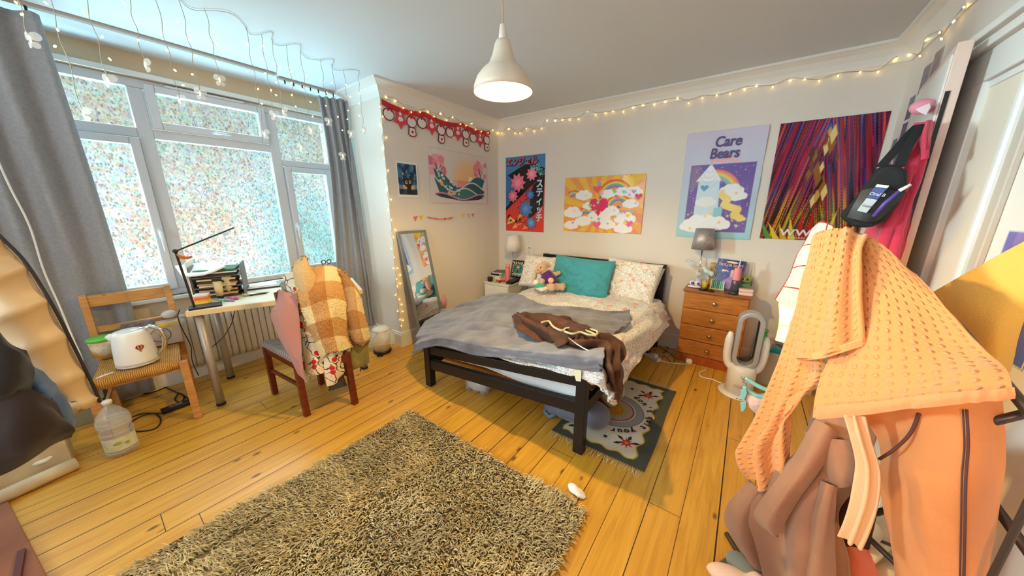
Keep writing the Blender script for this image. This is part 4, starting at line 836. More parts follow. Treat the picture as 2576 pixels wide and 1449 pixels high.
for i in range(6): a_ = i * 1.1; o = thing('pencil', 'pencil standing in the pen pot behind the chair', 'pencil', tuple(p + Vector((.018 * math.cos(a_), .018 * math.sin(a_), .006))), 0, 'pencils in the pen pot'); MB().tube([(0, 0, 0), (.012 * math.cos(a_), .012 * math.sin(a_), .15 + .008 * i)], .0035, 6).build('shaft', color('pencil_%d' % i, ((214, 150, 110), (200, 120, 100), (120, 100, 90), (230, 200, 190), (80, 70, 70), (190, 140, 90))[i]), o)
o = thing('scissors', 'black handled scissors upright in the pen pot', 'scissors', tuple(p + Vector((0, 0, .01)))); MB().bar((0, 0, 0), (0, .01, .16), .012, .003).build('blade', M['steel'], o)
for dy in (-.018, .032): MB().lathe([(.016, -.004), (.022, -.004), (.022, .004), (.016, .004)], (.0, dy, .19), 20, axis='X', closed=True).build('handle', M['black'], o, bevel=.001)

# ------------------------------------------------------------------ rush seat chair and what stands on it
t = thing('dining_chair', 'oak dining chair with a woven rush seat holding the kettle', 'chair', (-3.405, .125, 0), -.13)
for x, y in ((.30, .205), (.30, -.205)): MB().box((x - .022, y - .022, 0), (x + .022, y + .022, .455)).build('leg', M['oak'], t, bevel=.004)
for y in (.205, -.205):
    m_ = MB(); m_.bar((-.255, y, 0), (-.255, y, .45), .036, .042, (1, 0, 0)); m_.bar((-.255, y, .44), (-.30, y, .905), .036, .042, (1, 0, 0)); m_.build('leg', M['oak'], t, bevel=.003)
m_ = MB(); m_.bar((-.296, -.20, .855), (-.296, .20, .855), .024, .085); m_.build('top_rail', M['oak'], t, bevel=.004); MB().bar((-.276, -.20, .645), (-.276, .20, .645), .020, .045).build('mid_rail', M['oak'], t, bevel=.004)
xs = np.linspace(-.24, .315, 30); ys = np.linspace(-.19, .19, 24); Xg, Yg = np.meshgrid(xs, ys, indexing='ij'); 
G = np.stack([Xg, Yg, .462 + .004 * vnoise(Xg * 60, Yg * 60) - .010 * (1 - (Xg / .3) ** 2) * (1 - (Yg / .2) ** 2)], -1); grid_mesh('rush_seat', G, M['rush'], t, solid=.055, world=False)
for x in (.29, -.24): MB().bar((x, -.19, .415), (x, .19, .415), .03, .04).build('seat_rail', M['oak'], t, bevel=.003)
for y in (.205, -.205): MB().bar((-.25, y, .20), (.29, y, .20), .018, .024).build('stretcher', M['oak'], t, bevel=.003)
kz = .468; p = at(352, 918, Z=kz); t = thing('kettle', 'white electric kettle with a small balloon motif on the rush seat', 'kettle', (p[0] - .06, p[1], kz), R(68))
kt = MB(); kt.lathe([(.001, .012), (.100, .012), (.102, .03), (.094, .13), (.084, .215), (.080, .228), (.07, .236), (.001, .238)], n=36); kt.build('body', M['white'], t, smooth=True)
MB().lathe([(.10, 0), (.102, .010), (.09, .012)], n=36).build('power_base', color('kettle_base', (205, 205, 205), .35), t, smooth=True)
MB().lathe([(.066, .222), (.064, .238), (.03, .246), (.001, .247)], n=30).build('lid', color('kettle_lid', (206, 216, 216), .25), t, smooth=True)
MB().tube([(.055, 0, .235), (.10, 0, .245), (.145, 0, .215), (.158, 0, .15), (.14, 0, .075), (.10, 0, .035)], [.014, .015, .016, .016, .014, .012], 12).build('handle', M['chrome'], t, smooth=True)
MB().tube([(-.062, 0, .185), (-.088, 0, .205), (-.10, 0, .222)], [.028, .022, .016], 12).build('spout', M['white'], t, smooth=True)
m_ = MB(); pv = Vector(at(328, 876, Z=.58)) - Vector(t.location); a_ = math.atan2(-t.location.y, -t.location.x) - .0; dr = Vector((math.cos(a_ + .25), math.sin(a_ + .25), 0)); sd = Vector((-dr.y, dr.x, 0)); bc = Vector(t.location) + dr * .0955 + Vector((0, 0, .128)); Mb = Matrix((sd, Vector((0, 0, 1)), dr)).transposed().to_4x4(); Mb.translation = bc
for i in range(5): q0, q1 = -1 + i * .4, -1 + (i + 1) * .4; m_.cur = i % 2; m_.prism([(.019 * q0, .0), (.019 * q1, .0), (.019 * q1 * .95, .012), (.019 * (q0 + q1) * .3, .02), (.019 * q0 * .95, .012)], .003, Mb); m_.prism([(.019 * q1, 0), (.019 * q0, 0), (.004 * q0, -.02), (.004 * q1, -.02)], .003, Mb)
m_.cur = 0; m_.prism([(-.003, -.022), (.003, -.022), (.003, -.028), (-.003, -.028)], .003, Mb); m_.build('balloon_motif', [color('balloon_brown', (120, 50, 36), .5), color('balloon_orange', (214, 130, 70), .5)], t, world=True)
p = at(275, 905, Z=kz); t = thing('food_tub', 'plastic tub with a green lid on the rush seat beside the kettle', 'tub', (p[0] - .10, p[1] - .005, kz)); MB().lathe([(.058, 0), (.066, .13), (.06, .13)], n=32).build('tub', color('tub_cream', (226, 216, 196), .4, var=((206, 150, 60), 20)), t, smooth=True); MB().lathe([(.069, .126), (.070, .146), (.064, .149), (.001, .149)], n=32).build('lid', color('tub_green', (96, 200, 84), .35), t, smooth=True)
t = thing('cardboard_box', 'printed appliance box standing at the back of the rush seat', 'box', (-3.58, .225, kz), -.13); MB().box((-.045, -.145, 0), (.045, .145, .175)).build('carton', color('box_print', (176, 152, 136), .6, var=((206, 186, 166), 7)), t, bevel=.002)
m_ = MB(); m_.box((-.045, -.145, .1755), (.045, .02, .2)); m_.build('lid_flap', color('box_dark', (74, 64, 66), .7, var=((120, 110, 110), 30)), t); m_ = MB(); m_.box((.0455, .02, .15), (.047, .145, .174)); m_.build('yellow_band', color('box_yellow', (226, 186, 60), .5), t)
m_ = MB(); m_.lathe([(.052, 0), (.055, .0015), (.052, .003)], (.0465, .035, .085), 30, axis='X', closed=True); m_.box((.0455, .03, .07), (.0475, .036, .115)); m_.build('printed_motif', M['blackmetal'], t)
o = thing('food_packet', 'crumpled clear packet on top of the appliance box', 'packet', tuple(at(425, 790, X=-3.60))); MB().sph((-.0, 0, 0), (.03, .05, .035)).build('packet', M['film'], o, remesh=.012)
t = thing('cable', 'thick white kettle cable looping over the chair front', 'cable', tuple(at(300, 935, Z=.47))); MB().tube([Vector(p) for p in _cr([at(318, 930, X=-3.25), at(285, 938, X=-3.22), at(250, 950, X=-3.18), at(225, 968, X=-3.15), at(216, 985, X=-3.15)], 30)], .007, 8).build('cable', M['cord'], t, world=True, smooth=True)

# ------------------------------------------------------------------ bottle, adapter, cables on the floor
p = at(312, 1135, Z=0); t = thing('water_bottle', 'large clear plastic water bottle standing on the floor by the rush chair', 'bottle', (p[0], p[1], 0)); t.scale = (.86, .86, .9)
MB().lathe([(.06, .0), (.080, .012), (.082, .04), (.080, .10), (.082, .16), (.076, .19), (.083, .215), (.084, .26), (.076, .295), (.05, .335), (.022, .365), (.019, .385)], n=30).build('bottle', M['clearplastic'], t, smooth=True); MB().lathe([(.024, .378), (.025, .402), (.022, .405), (.001, .405)], n=20).build('cap', color('cap_white', (226, 222, 214), .4), t, smooth=True)
m_ = MB(); n_ = 16
for i in range(n_): a0, a1 = -1.2 + i * 2.4 / n_, -1.2 + (i + 1) * 2.4 / n_; m_.add([(.0845 * math.cos(q), .0845 * math.sin(q), z) for q, z in ((a0, .055), (a1, .055), (a1, .15), (a0, .15))], [(0, 1, 2, 3)])
m_.build('label', color('bottle_label', (226, 224, 206), .5, var=((196, 206, 170), 25)), t); m_ = MB(); m_.sph((.0842, -.015, .11), (.003, .02, .011)); m_.sph((.0842, .03, .10), (.003, .012, .010)); m_.build('label_mark', color('label_green', (150, 170, 70), .5), t)
[MB().lathe([(.081, z), (.0845, z + .007), (.081, z + .014)], n=30, closed=True).build('rib', M['clearplastic'], t, smooth=True) for z in (.03, .17, .225, .25)]
a_, b_ = at(405, 1042, Z=.0), at(487, 1012, Z=.0); t = thing('power_adapter', 'black power adapter block on the floor under the desk edge', 'adapter', tuple((a_ + b_) / 2), math.atan2(b_[1] - a_[1], b_[0] - a_[0])); MB().box((-.085, -.03, 0), (.085, .03, .032)).build('block', M['black'], t, bevel=.005); MB().box((-.04, -.014, .032), (.03, .010, .0326)).build('label', color('adapter_label', (120, 120, 126), .5), t)
for lb, P_ in (('black cable curling from the adapter towards the bottle', [(405, 1040), (370, 1042), (335, 1058), (325, 1078), (350, 1085), (390, 1078), (405, 1058), (392, 1042), (360, 1040), (330, 1050)]), ('black cable looped behind the adapter under the chair', [(487, 1012), (470, 1000), (450, 990), (440, 1005), (455, 1012), (462, 996), (440, 985), (420, 975), (410, 960)]), ('black cable running along the floor under the rush chair', [(270, 1012), (330, 995), (390, 985), (440, 960), (470, 935), (500, 920)])):
    t = thing('cable', lb, 'cable', tuple(at(*P_[0], Z=.005))); MB().tube([Vector(p) for p in _cr([at(*q, Z=.006) for q in P_], 60)], .0042, 6).build('cable', M['blackcord'], t, world=True, smooth=True)
for lb, P_ in (('thin black cable hanging from the desk lamp to the floor', [(452, 778, -3.30), (448, 800, -3.28), (462, 835, -3.3), (480, 870, -3.35), (484, 910, -3.4), (500, 945, -3.45)]), ('thin black cable hanging under the middle of the desk', [(590, 782, -3.35), (582, 815, -3.38), (560, 850, -3.42), (535, 872, -3.48), (515, 895, -3.55)])):
    t = thing('cable', lb, 'cable', tuple(at(P_[0][0], P_[0][1], X=P_[0][2]))); MB().tube([Vector(p) for p in _cr([at(a_, b_, X=x_) for a_, b_, x_ in P_], 40)], .003, 6).build('cable', M['blackcord'], t, world=True, smooth=True)

# ------------------------------------------------------------------ red chair with clothes over its back
LG = {'fl': (-2.985, .742), 'bl': (-2.455, .772), 'br': (-2.31, 1.06), 'fr': (-2.83, 1.04)}
t = thing('dining_chair', 'mahogany chair with a grey padded seat buried under clothes', 'chair', (-2.65, .90, 0))
for q in ('fl', 'fr'): x, y = LG[q]; MB().bar((x, y, 0), (x + .0, y, .42), .045, .04, (0, 1, 0)).build('leg', M['redwood'], t, world=True, bevel=.005)
for q in ('bl', 'br'): x, y = LG[q]; m_ = MB(); m_.bar((x, y, 0), (x - .03, y, .44), .045, .04, (0, 1, 0)); m_.bar((x - .03, y, .43), (x - .15, y, .93), .04, .036, (0, 1, 0)); m_.build('leg', M['redwood'], t, world=True, bevel=.005)
def V3(q, z, dx=0): return (LG[q][0] + dx, LG[q][1], z)
for a_, b_ in (('fl', 'bl'), ('fl', 'fr'), ('fr', 'br'), ('bl', 'br')): MB().bar(V3(a_, .40), V3(b_, .40), .022, .06).build('seat_rail', M['redwood'], t, world=True, bevel=.003)
for a_, b_ in (('fl', 'bl'), ('fr', 'br')): MB().bar(V3(a_, .22), V3(b_, .24), .018, .03).build('stretcher', M['redwood'], t, world=True, bevel=.003)
MB().bar(V3('bl', .90, -.145), V3('br', .90, -.145), .022, .08).build('top_rail', M['redwood'], t, world=True, bevel=.004); MB().bar(V3('bl', .66, -.085), V3('br', .66, -.085), .02, .05).build('mid_rail', M['redwood'], t, world=True, bevel=.004)
pad = MB(); c_ = [Vector((LG[q][0] + dx, LG[q][1] + dy, 0)) for q, dx, dy in (('fl', -.03, -.03), ('bl', .0, -.03), ('br', .0, .03), ('fr', -.03, .03))]; pad.add([p + Vector((0, 0, z)) for z in (.425, .475) for p in c_], [(3, 2, 1, 0), (4, 5, 6, 7), (0, 1, 5, 4), (1, 2, 6, 5), (2, 3, 7, 6), (3, 0, 4, 7)])
k = NT('grey_waffle_cloth'); w_ = k.n('TexChecker'); k.l(k.co('Object'), w_.inputs[0]); w_.inputs['Scale'].default_value = 55; k.base(k.mix(w_.outputs[1], lin((128, 112, 102)), lin((170, 156, 146)))); k.set(Roughness=.95); k.bump(w_.outputs[1], .4, .004); M['waffle'] = k.m
pad.build('seat_pad', M['waffle'], t, world=True, bevel=.02, seg=4)
def plaid(u, v, du, dv, off=0):
    T1, T2, T3 = np.array(lin((190, 132, 72))), np.array(lin((214, 166, 108))), np.array(lin((244, 224, 172))); a_ = np.mod(u / .135 + .1 + off, 2) < 1; b_ = np.mod(v / .125 + .35 + off, 2) < 1
    return np.where((a_ & b_)[..., None], T3, np.where((a_ ^ b_)[..., None], T2, T1))
def fuzz(u, v): return .0035 * vnoise(u * 75, v * 75, 3) + .002 * vnoise(u * 140, v * 140, 5)
t = thing('fleece_jacket', 'tan and cream checked sherpa jacket thrown over the mahogany chair', 'jacket', tuple(at(815, 770, X=-2.36)))
def PX(L_): return [[at(a_, b_, X=x_) for a_, b_, x_ in r_] for r_ in L_]
cloth('jacket_back', PX([[(745, 690, -2.5), (775, 676, -2.48), (805, 672, -2.46), (838, 671, -2.45), (868, 684, -2.44)], [(750, 745, -2.40), (778, 735, -2.36), (808, 725, -2.33), (845, 722, -2.34), (885, 735, -2.38)], [(765, 800, -2.38), (790, 790, -2.33), (818, 780, -2.30), (850, 775, -2.31), (880, 790, -2.36)], [(785, 850, -2.37), (805, 840, -2.31), (830, 835, -2.29), (855, 832, -2.31), (876, 840, -2.34)], [(808, 905, -2.36), (822, 890, -2.30), (842, 884, -2.28), (862, 881, -2.30), (886, 872, -2.34)]]), M['sherpa'], t, 170, 170, .006, (7, 7), 1., .012, .022, plaid, fold=fuzz)
cloth('sleeve', PX([[(826, 673, -2.50), (850, 676, -2.43), (872, 690, -2.42)], [(852, 722, -2.40), (884, 712, -2.30), (906, 745, -2.36)], [(868, 785, -2.36), (893, 778, -2.27), (915, 790, -2.34)], [(882, 835, -2.35), (904, 832, -2.26), (926, 828, -2.33)], [(893, 862, -2.36), (912, 866, -2.28), (929, 855, -2.34)]]), M['sherpa'], t, 150, 90, .006, (7, 7), 4., .010, .03, lambda u, v, du, dv: plaid(u, v, du, dv, .55), fold=fuzz)
cloth('collar', PX([[(738, 662, -2.50), (758, 648, -2.46), (768, 650, -2.44), (770, 660, -2.48)], [(740, 690, -2.46), (760, 688, -2.40), (778, 690, -2.38), (798, 700, -2.40)], [(752, 740, -2.42), (768, 735, -2.37), (785, 738, -2.36), (802, 742, -2.36)]]), M['sherpa'], t, 70, 70, .006, (8, 8), 7., .01, .03, fold=fuzz, art=lambda u, v, du, dv: np.broadcast_to(np.array(lin((226, 190, 136))), u.shape + (3,)))
cloth('front_panel', PX([[(742, 700, -2.48), (755, 695, -2.44), (768, 720, -2.42)], [(748, 770, -2.46), (764, 765, -2.41), (778, 790, -2.39)], [(752, 815, -2.46), (772, 812, -2.40), (788, 830, -2.38)], [(753, 842, -2.45), (772, 842, -2.40), (786, 848, -2.38)]]), M['sherpa'], t, 50, 30, .006, (8, 8), 9., .01, .02, lambda u, v, du, dv: np.where((u > du * .88)[..., None], np.array(lin((240, 222, 190))), np.array(lin((206, 160, 104)))))
t = thing('pyjama_trousers', 'cream pyjama trousers with red bow print hanging on the mahogany chair', 'pyjamas', tuple(at(800, 900, X=-2.38)))
cloth('waist', PX([[(708, 694, -2.62), (726, 686, -2.58), (746, 682, -2.54)], [(722, 735, -2.54), (738, 738, -2.48), (755, 735, -2.45)], [(738, 790, -2.50), (750, 790, -2.46), (760, 790, -2.43)], [(748, 850, -2.47), (760, 850, -2.43), (768, 850, -2.41)]]), M['pyjama'], t, 50, 30, .006, (6, 6), 2., .008, .006)
cloth('leg', PX([[(765, 840, -2.44), (790, 845, -2.40), (815, 850, -2.38)], [(770, 890, -2.42), (795, 890, -2.37), (820, 895, -2.36)], [(774, 930, -2.41), (795, 925, -2.36), (818, 925, -2.36)], [(776, 946, -2.41), (800, 942, -2.36), (815, 936, -2.36)]]), M['pyjama'], t, 50, 40, .006, (6, 8), 5., .012, .006)
cloth('leg', PX([[(812, 860, -2.37), (835, 862, -2.32), (858, 860, -2.33)], [(815, 905, -2.36), (838, 905, -2.31), (862, 900, -2.33)], [(818, 940, -2.35), (842, 940, -2.31), (866, 935, -2.33)], [(822, 972, -2.35), (842, 968, -2.32), (850, 955, -2.33)]]), M['pyjama'], t, 50, 40, .006, (6, 8), 8., .012, .006)
t = thing('sweatshirt', 'dusty pink sweatshirt hanging on the inner side of the mahogany chair', 'sweatshirt', tuple(at(730, 850, X=-2.52)))
cloth('sweatshirt', PX([[(698, 728, -2.55), (722, 735, -2.49), (748, 742, -2.43)], [(688, 770, -2.57), (718, 775, -2.47), (752, 790, -2.41)], [(680, 797, -2.59), (712, 815, -2.48), (757, 850, -2.39)], [(700, 842, -2.55), (728, 870, -2.44), (762, 900, -2.37)], [(728, 893, -2.47), (748, 915, -2.41), (768, 940, -2.35)], [(755, 940, -2.41), (765, 952, -2.38), (778, 962, -2.34)]]), fabric('pink_jersey', (188, 128, 116), .9, 240, .2), t, 70, 50, .010, (4, 5), 3., .016, .006)
t = thing('utility_jacket', 'olive green jacket hanging lowest behind the sherpa jacket', 'jacket', tuple(at(890, 900, X=-2.33)))
ol = fabric('olive_cotton', (122, 114, 60), .9, 200, .3, ((150, 132, 52), 12)); cloth('jacket_body', PX([[(850, 840, -2.40), (880, 845, -2.37), (925, 840, -2.38)], [(860, 890, -2.39), (890, 882, -2.35), (926, 872, -2.37)], [(864, 920, -2.38), (895, 915, -2.34), (928, 898, -2.37)], [(868, 934, -2.38), (898, 926, -2.35), (931, 912, -2.37)]]), ol, t, 50, 50, .008, (6, 8), 6., .012, .006)
cloth('jacket_edge', PX([[(702, 716, -2.62), (708, 708, -2.59), (716, 712, -2.57)], [(724, 760, -2.53), (732, 758, -2.50), (738, 762, -2.48)], [(746, 830, -2.48), (752, 830, -2.45), (757, 832, -2.44)], [(765, 930, -2.44), (770, 930, -2.42), (776, 932, -2.41)], [(772, 958, -2.43), (776, 958, -2.42), (782, 956, -2.41)]]), fabric('sage_cotton', (150, 148, 120), .9), t, 50, 12, .003, solid=.006)
MB().tube([Vector(at(*q, X=-2.36)) for q in ((905, 916), (908, 925), (906, 934))], .004, 6).build('drawcord_end', M['black'], t, world=True)
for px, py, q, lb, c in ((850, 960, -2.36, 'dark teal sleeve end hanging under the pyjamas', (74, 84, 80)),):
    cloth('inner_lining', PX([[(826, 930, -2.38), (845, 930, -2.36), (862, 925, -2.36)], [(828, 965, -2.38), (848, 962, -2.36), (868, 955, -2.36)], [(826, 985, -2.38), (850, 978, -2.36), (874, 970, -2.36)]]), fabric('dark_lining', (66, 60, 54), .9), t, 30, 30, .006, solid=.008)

# ------------------------------------------------------------------ waste bin by the corner
t = thing('pedal_bin', 'small white pedal bin with a bag over its rim by the wall corner', 'bin', (-2.985, 1.73, 0))
MB().lathe([(.088, 0), (.092, .012), (.088, .03)], n=28).build('foot_ring', M['black'], t, smooth=True); MB().lathe([(.080, .028), (.088, .15), (.094, .235), (.088, .24)], n=32).build('body', M['white'], t, smooth=True); MB().lathe([(.088, .242), (.09, .262), (.06, .285), (.001, .292)], n=32).build('lid', M['white'], t, smooth=True); MB().box((.06, -.03, .0), (.125, .03, .016), Matrix.Rotation(-.8, 4, 'Z')).build('pedal', M['black'], t, bevel=.003)
G = np.array([[[(.094 + .05 * math.sin(min(f, .8) * 2) + .008 * math.sin(a_ * 7 + f * 5)) * math.cos(a_), (.094 + .05 * math.sin(min(f, .8) * 2) + .008 * math.sin(a_ * 7 + f * 5)) * math.sin(a_), .242 - .12 * f - .015 * math.sin(a_ * 3)] for a_ in np.linspace(0, 2 * math.pi, 61)[:-1]] for f in np.linspace(0, 1, 12)])
grid_mesh('bin_bag', G, M['film'], t, world=False, close_v=True, uv=False)

# ------------------------------------------------------------------ bed
t = thing('bed', 'black slatted double bed frame against the back wall', 'bed', (-1.36, 2.62, 0)); BK = M['blackmetal']
FR, FL, HR, HL = (-.665, 1.635), (-2.045, 1.60), (-.655, 3.60), (-2.075, 3.60)
MB().box((FR[0] - .032, FR[1] - .03, 0), (FR[0] + .032, FR[1] + .03, .535)).build('leg', BK, t, world=True, bevel=.003); MB().box((FL[0] - .032, FL[1] - .03, 0), (FL[0] + .032, FL[1] + .03, .36)).build('leg', BK, t, world=True, bevel=.003)
for x, y in (HR, HL): MB().box((x - .03, y - .025, 0), (x + .03, y + .025, .925)).build('leg', BK, t, world=True, bevel=.003)
MB().bar((FL[0], FL[1], .335), (FR[0], FR[1], .495), .035, .07).build('foot_rail', BK, t, world=True, bevel=.003); MB().bar((FL[0], FL[1], .205), (FR[0], FR[1], .315), .04, .085).build('foot_rail', BK, t, world=True, bevel=.003)
MB().bar((HL[0], HL[1], .88), (HR[0], HR[1], .88), .04, .085).build('headboard_rail', BK, t, world=True, bevel=.003); MB().bar((HL[0], HL[1] + .005, .60), (HR[0], HR[1] + .005, .60), .03, .22).build('headboard_panel', BK, t, world=True, bevel=.003)
MB().bar((FR[0] + .015, FR[1], .31), (HR[0] + .0, HR[1], .30), .03, .08).build('side_rail', BK, t, world=True, bevel=.003); MB().bar((FL[0], FL[1], .22), (HL[0], HL[1], .30), .03, .08).build('side_rail', BK, t, world=True, bevel=.003); MB().bar((FR[0] + .015, FR[1], .45), (FR[0] + .01, 2.2, .36), .025, .05).build('corner_brace', BK, t, world=True, bevel=.003)
for i in range(12): y = 1.78 + i * .155; f = (3.6 - y) / 2.0; MB().bar((-2.03, y, .285 - .10 * f), (-.70, y, .285 - .0 * f), .06, .016).build('slat', M['pine'], t, world=True)
for y in (2.55,): MB().tube([(-1.36, y, 0), (-1.36, y, .28)], .018, 10).build('centre_foot', M['blackmetal'], t, world=True)
def sag(x, y): return .15 * np.clip((-.75 - x) / 1.3, 0, 1) * np.clip((3.4 - y) / 1.9, 0, 1)
t = thing('mattress', 'white mattress lying on the black bed frame', 'mattress', (-1.36, 2.62, .33))
xs = np.linspace(-2.035, -.69, 40); ys = np.linspace(1.69, 3.555, 50); X_, Y_ = np.meshgrid(xs, ys, indexing='ij'); e_ = np.minimum.reduce([X_ - xs[0], xs[-1] - X_, Y_ - ys[0], ys[-1] - Y_]); rr = np.sqrt(np.clip(1 - (1 - np.clip(e_ / .06, 0, 1)) ** 2, 0, 1))
grid_mesh('mattress_top', np.stack([X_, Y_, .46 + .075 * rr - sag(X_, Y_)], -1), M['sheet'], t); grid_mesh('mattress_base', np.stack([X_, Y_, .43 - .085 * rr - sag(X_, Y_)], -1)[::-1], M['sheet'], t)
bd = MB(); pe = [(xs[0], ys[0]), (xs[-1], ys[0]), (xs[-1], ys[-1]), (xs[0], ys[-1])]
for (a_, b_), (c_, d_) in zip(pe, pe[1:] + pe[:1]): bd.add([(a_, b_, .43 - sag(a_, b_)), (c_, d_, .43 - sag(c_, d_)), (c_, d_, .46 - sag(c_, d_)), (a_, b_, .46 - sag(a_, b_))], [(0, 1, 2, 3)])
bd.build('mattress_border', M['sheet'], t, world=True)
# white sheet sagging between the foot rails
t = thing('bed_sheet', 'white fitted sheet sagging behind the foot rails of the bed', 'sheet', (-1.3, 1.69, .3))
cloth('sheet', [[at(a_, b_, Y=1.655) for a_, b_ in r_] for r_ in ([(1105, 866), (1180, 885), (1260, 905), (1350, 930), (1450, 955)], [(1110, 880), (1180, 905), (1260, 935), (1350, 962), (1455, 985)], [(1130, 890), (1185, 912), (1270, 950), (1360, 985), (1455, 1002)])], M['sheet'], t, 30, 60, .006, (3, 5), 3., solid=.006, fold=lambda u, v: -.05 * np.sin(u * 2.6))
t = thing('bed_valance', 'pale lilac sheet edge hanging at the right side of the bed', 'sheet', (-.6, 2.9, .4))
cloth('sheet', [[at(a_, b_, X=-.60) for a_, b_ in r_] for r_ in ([(1672, 765), (1650, 800), (1620, 835), (1600, 860)], [(1678, 800), (1655, 830), (1630, 855), (1605, 880)], [(1680, 838), (1652, 850), (1632, 875), (1603, 895)], [(1676, 842), (1645, 862), (1618, 888), (1592, 906)])], M['lilac'], t, 30, 60, .012, (4, 8), 2., .012, .004)
# duvet
t = thing('duvet', 'white floral duvet spread over the bed under the grey blanket', 'duvet', (-1.3, 2.5, .56))
cx = [-2.13, -2.11, -2.04, -1.6, -1.15, -.72, -.585, -.52, -.50]; dz = [-.20, -.12, -.02, .015, .02, .005, -.03, -.12, -.20]
rows = []
for y, z in ((3.48, .555), (3.25, .575), (2.95, .60), (2.55, .605), (2.15, .605), (1.85, .60), (1.66, .592), (1.60, .575), (1.575, .545)):
    fl = .04 if y < 1.6 else 0
    rows.append([(x + (.02 * math.sin(y * 5) if x > -.6 else 0), y + (.12 * min(1, max(0, (-1.35 - x) / .3)) if y < 1.7 else 0), z + (d_ if y > 1.63 else d_ * .35) - float(sag(x, y))) for x, d_ in zip(cx, dz)])
cloth('duvet', rows, M['floral'], t, 150, 120, .012, (6, 6), 3., .020, .012, fold=lambda u, v: .010 * np.sin((u * 9 + v * 14) * 2.2 + 3 * vnoise(u * 6, v * 5, 8)) + .01 * vnoise(u * 22, v * 20, 2))
# droopy corner and care label
cloth('duvet_corner', [[at(a_, b_, Y=y_) for a_, b_, y_ in r_] for r_ in ([(1395, 905, 1.56), (1450, 915, 1.54), (1515, 925, 1.54), (1558, 920, 1.64)], [(1400, 925, 1.55), (1450, 935, 1.53), (1515, 955, 1.53), (1552, 955, 1.62)], [(1405, 930, 1.55), (1455, 948, 1.53), (1500, 967, 1.53), (1537, 990, 1.58)])], M['floral'], t, 30, 50, .006, (5, 6), 6., .008, .01)
m_ = MB(); q_ = [at(1440, 922, Y=1.512), at(1463, 926, Y=1.512), at(1461, 960, Y=1.508), at(1449, 958, Y=1.508)]; m_.add(q_, [(0, 1, 2, 3)]); m_.build('care_label', color('label_cloth', (232, 222, 190), .8), t, world=True, solid=.002)
# grey fleece blanket
t = thing('blanket', 'grey fleece blanket spread over the foot half of the bed', 'blanket', (-1.3, 2.0, .6))
def row(L_, z): return [at(a_, b_, Z=zz) for (a_, b_), zz in zip(L_, z)]
rows = [row([(1205, 752), (1246, 742), (1300, 744), (1350, 757), (1411, 769), (1490, 782), (1584, 785)], (.545, .60, .635, .645, .645, .645, .635)),
        row([(1135, 775), (1195, 768), (1265, 768), (1335, 780), (1410, 792), (1495, 802), (1584, 810)], (.51, .575, .625, .645, .648, .648, .635)),
        row([(1085, 800), (1150, 795), (1225, 798), (1310, 812), (1395, 822), (1480, 832), (1548, 832)], (.46, .545, .60, .63, .648, .652, .645)),
        row([(1057, 830), (1120, 824), (1200, 830), (1290, 843), (1380, 852), (1460, 862), (1525, 862)], (.42, .50, .57, .61, .64, .655, .65)),
        [at(a_, b_, Y=y_) for a_, b_, y_ in ((1046, 858, 1.62), (1115, 850, 1.545), (1195, 862, 1.53), (1285, 875, 1.52), (1375, 885, 1.515), (1455, 896, 1.515), (1520, 888, 1.53))],
        [at(a_, b_, Y=y_) for a_, b_, y_ in ((1038, 888, 1.66), (1100, 868, 1.535), (1195, 891, 1.525), (1285, 899, 1.515), (1375, 912, 1.508), (1450, 926, 1.505), (1513, 932, 1.515))]]
cloth('fleece', rows, M['grey_fleece'], t, 130, 150, .010, (5, 5), 11., .012, .010, fold=lambda u, v: (.018 * vnoise(u * 26 + v * 4, v * 6, 4) + .026 * (.5 - np.abs(vnoise(u * 9 + v * 3, v * 3.5 - u * 2, 14)))) * (u < .84) + .014 * np.exp(-((u - .955) / .018) ** 2))
m_ = MB(); hem = _cr(rows[-1], 40); m_.tube([Vector(p) + Vector((0, -.002, .004)) for p in hem], .011, 8); m_.build('hem', M['grey_fleece'], t, world=True, smooth=True)
# brown trousers
t = thing('velour_trousers', 'crumpled brown velour trousers lying across the blanket and hanging off the corner', 'trousers', tuple(at(1440, 840, Z=.66)))
R_ = [[(1290, 797, .655), (1298, 786, .70), (1312, 786, .70), (1322, 792, .66)], [(1298, 822, .655), (1318, 806, .72), (1340, 795, .72), (1362, 798, .655)], [(1340, 848, .655), (1365, 828, .73), (1395, 808, .74), (1428, 806, .655)], [(1385, 870, .655), (1415, 850, .72), (1445, 830, .73), (1475, 826, .655)], [(1440, 886, .655), (1470, 864, .73), (1500, 846, .73), (1522, 842, .655)], [(1490, 902, .645), (1518, 880, .71), (1545, 866, .70), (1560, 872, .63)]]
rows = [[at(a_, b_, Z=z_) for a_, b_, z_ in r_] for r_ in R_] + [[at(a_, b_, Y=y_) for a_, b_, y_ in r_] for r_ in ([(1516, 932, 1.50), (1534, 925, 1.53), (1552, 915, 1.62), (1566, 915, 1.72)], [(1522, 960, 1.50), (1540, 962, 1.54), (1556, 960, 1.64), (1567, 955, 1.72)], [(1528, 978, 1.51), (1542, 985, 1.55), (1558, 985, 1.64), (1566, 980, 1.72)])]
cloth('trouser_body', rows, M['brownv'], t, 220, 130, .010, (8, 10), 5., .020, .006, fold=lambda u, v: .030 * np.sin(v * 20 + 4 * vnoise(u * 5, v * 2, 3)) * (1 - .3 * u) * np.clip(u * 5, .15, 1))
cloth('trouser_leg', [[at(a_, b_, Y=y_) for a_, b_, y_ in r_] for r_ in ([(1540, 940, 1.66), (1552, 940, 1.62), (1566, 940, 1.68)], [(1543, 975, 1.65), (1553, 975, 1.61), (1566, 975, 1.67)], [(1545, 1005, 1.65), (1555, 1005, 1.61), (1565, 1003, 1.67)])], M['brownv'], t, 40, 30, .008, (6, 8), 8., .016, .012)
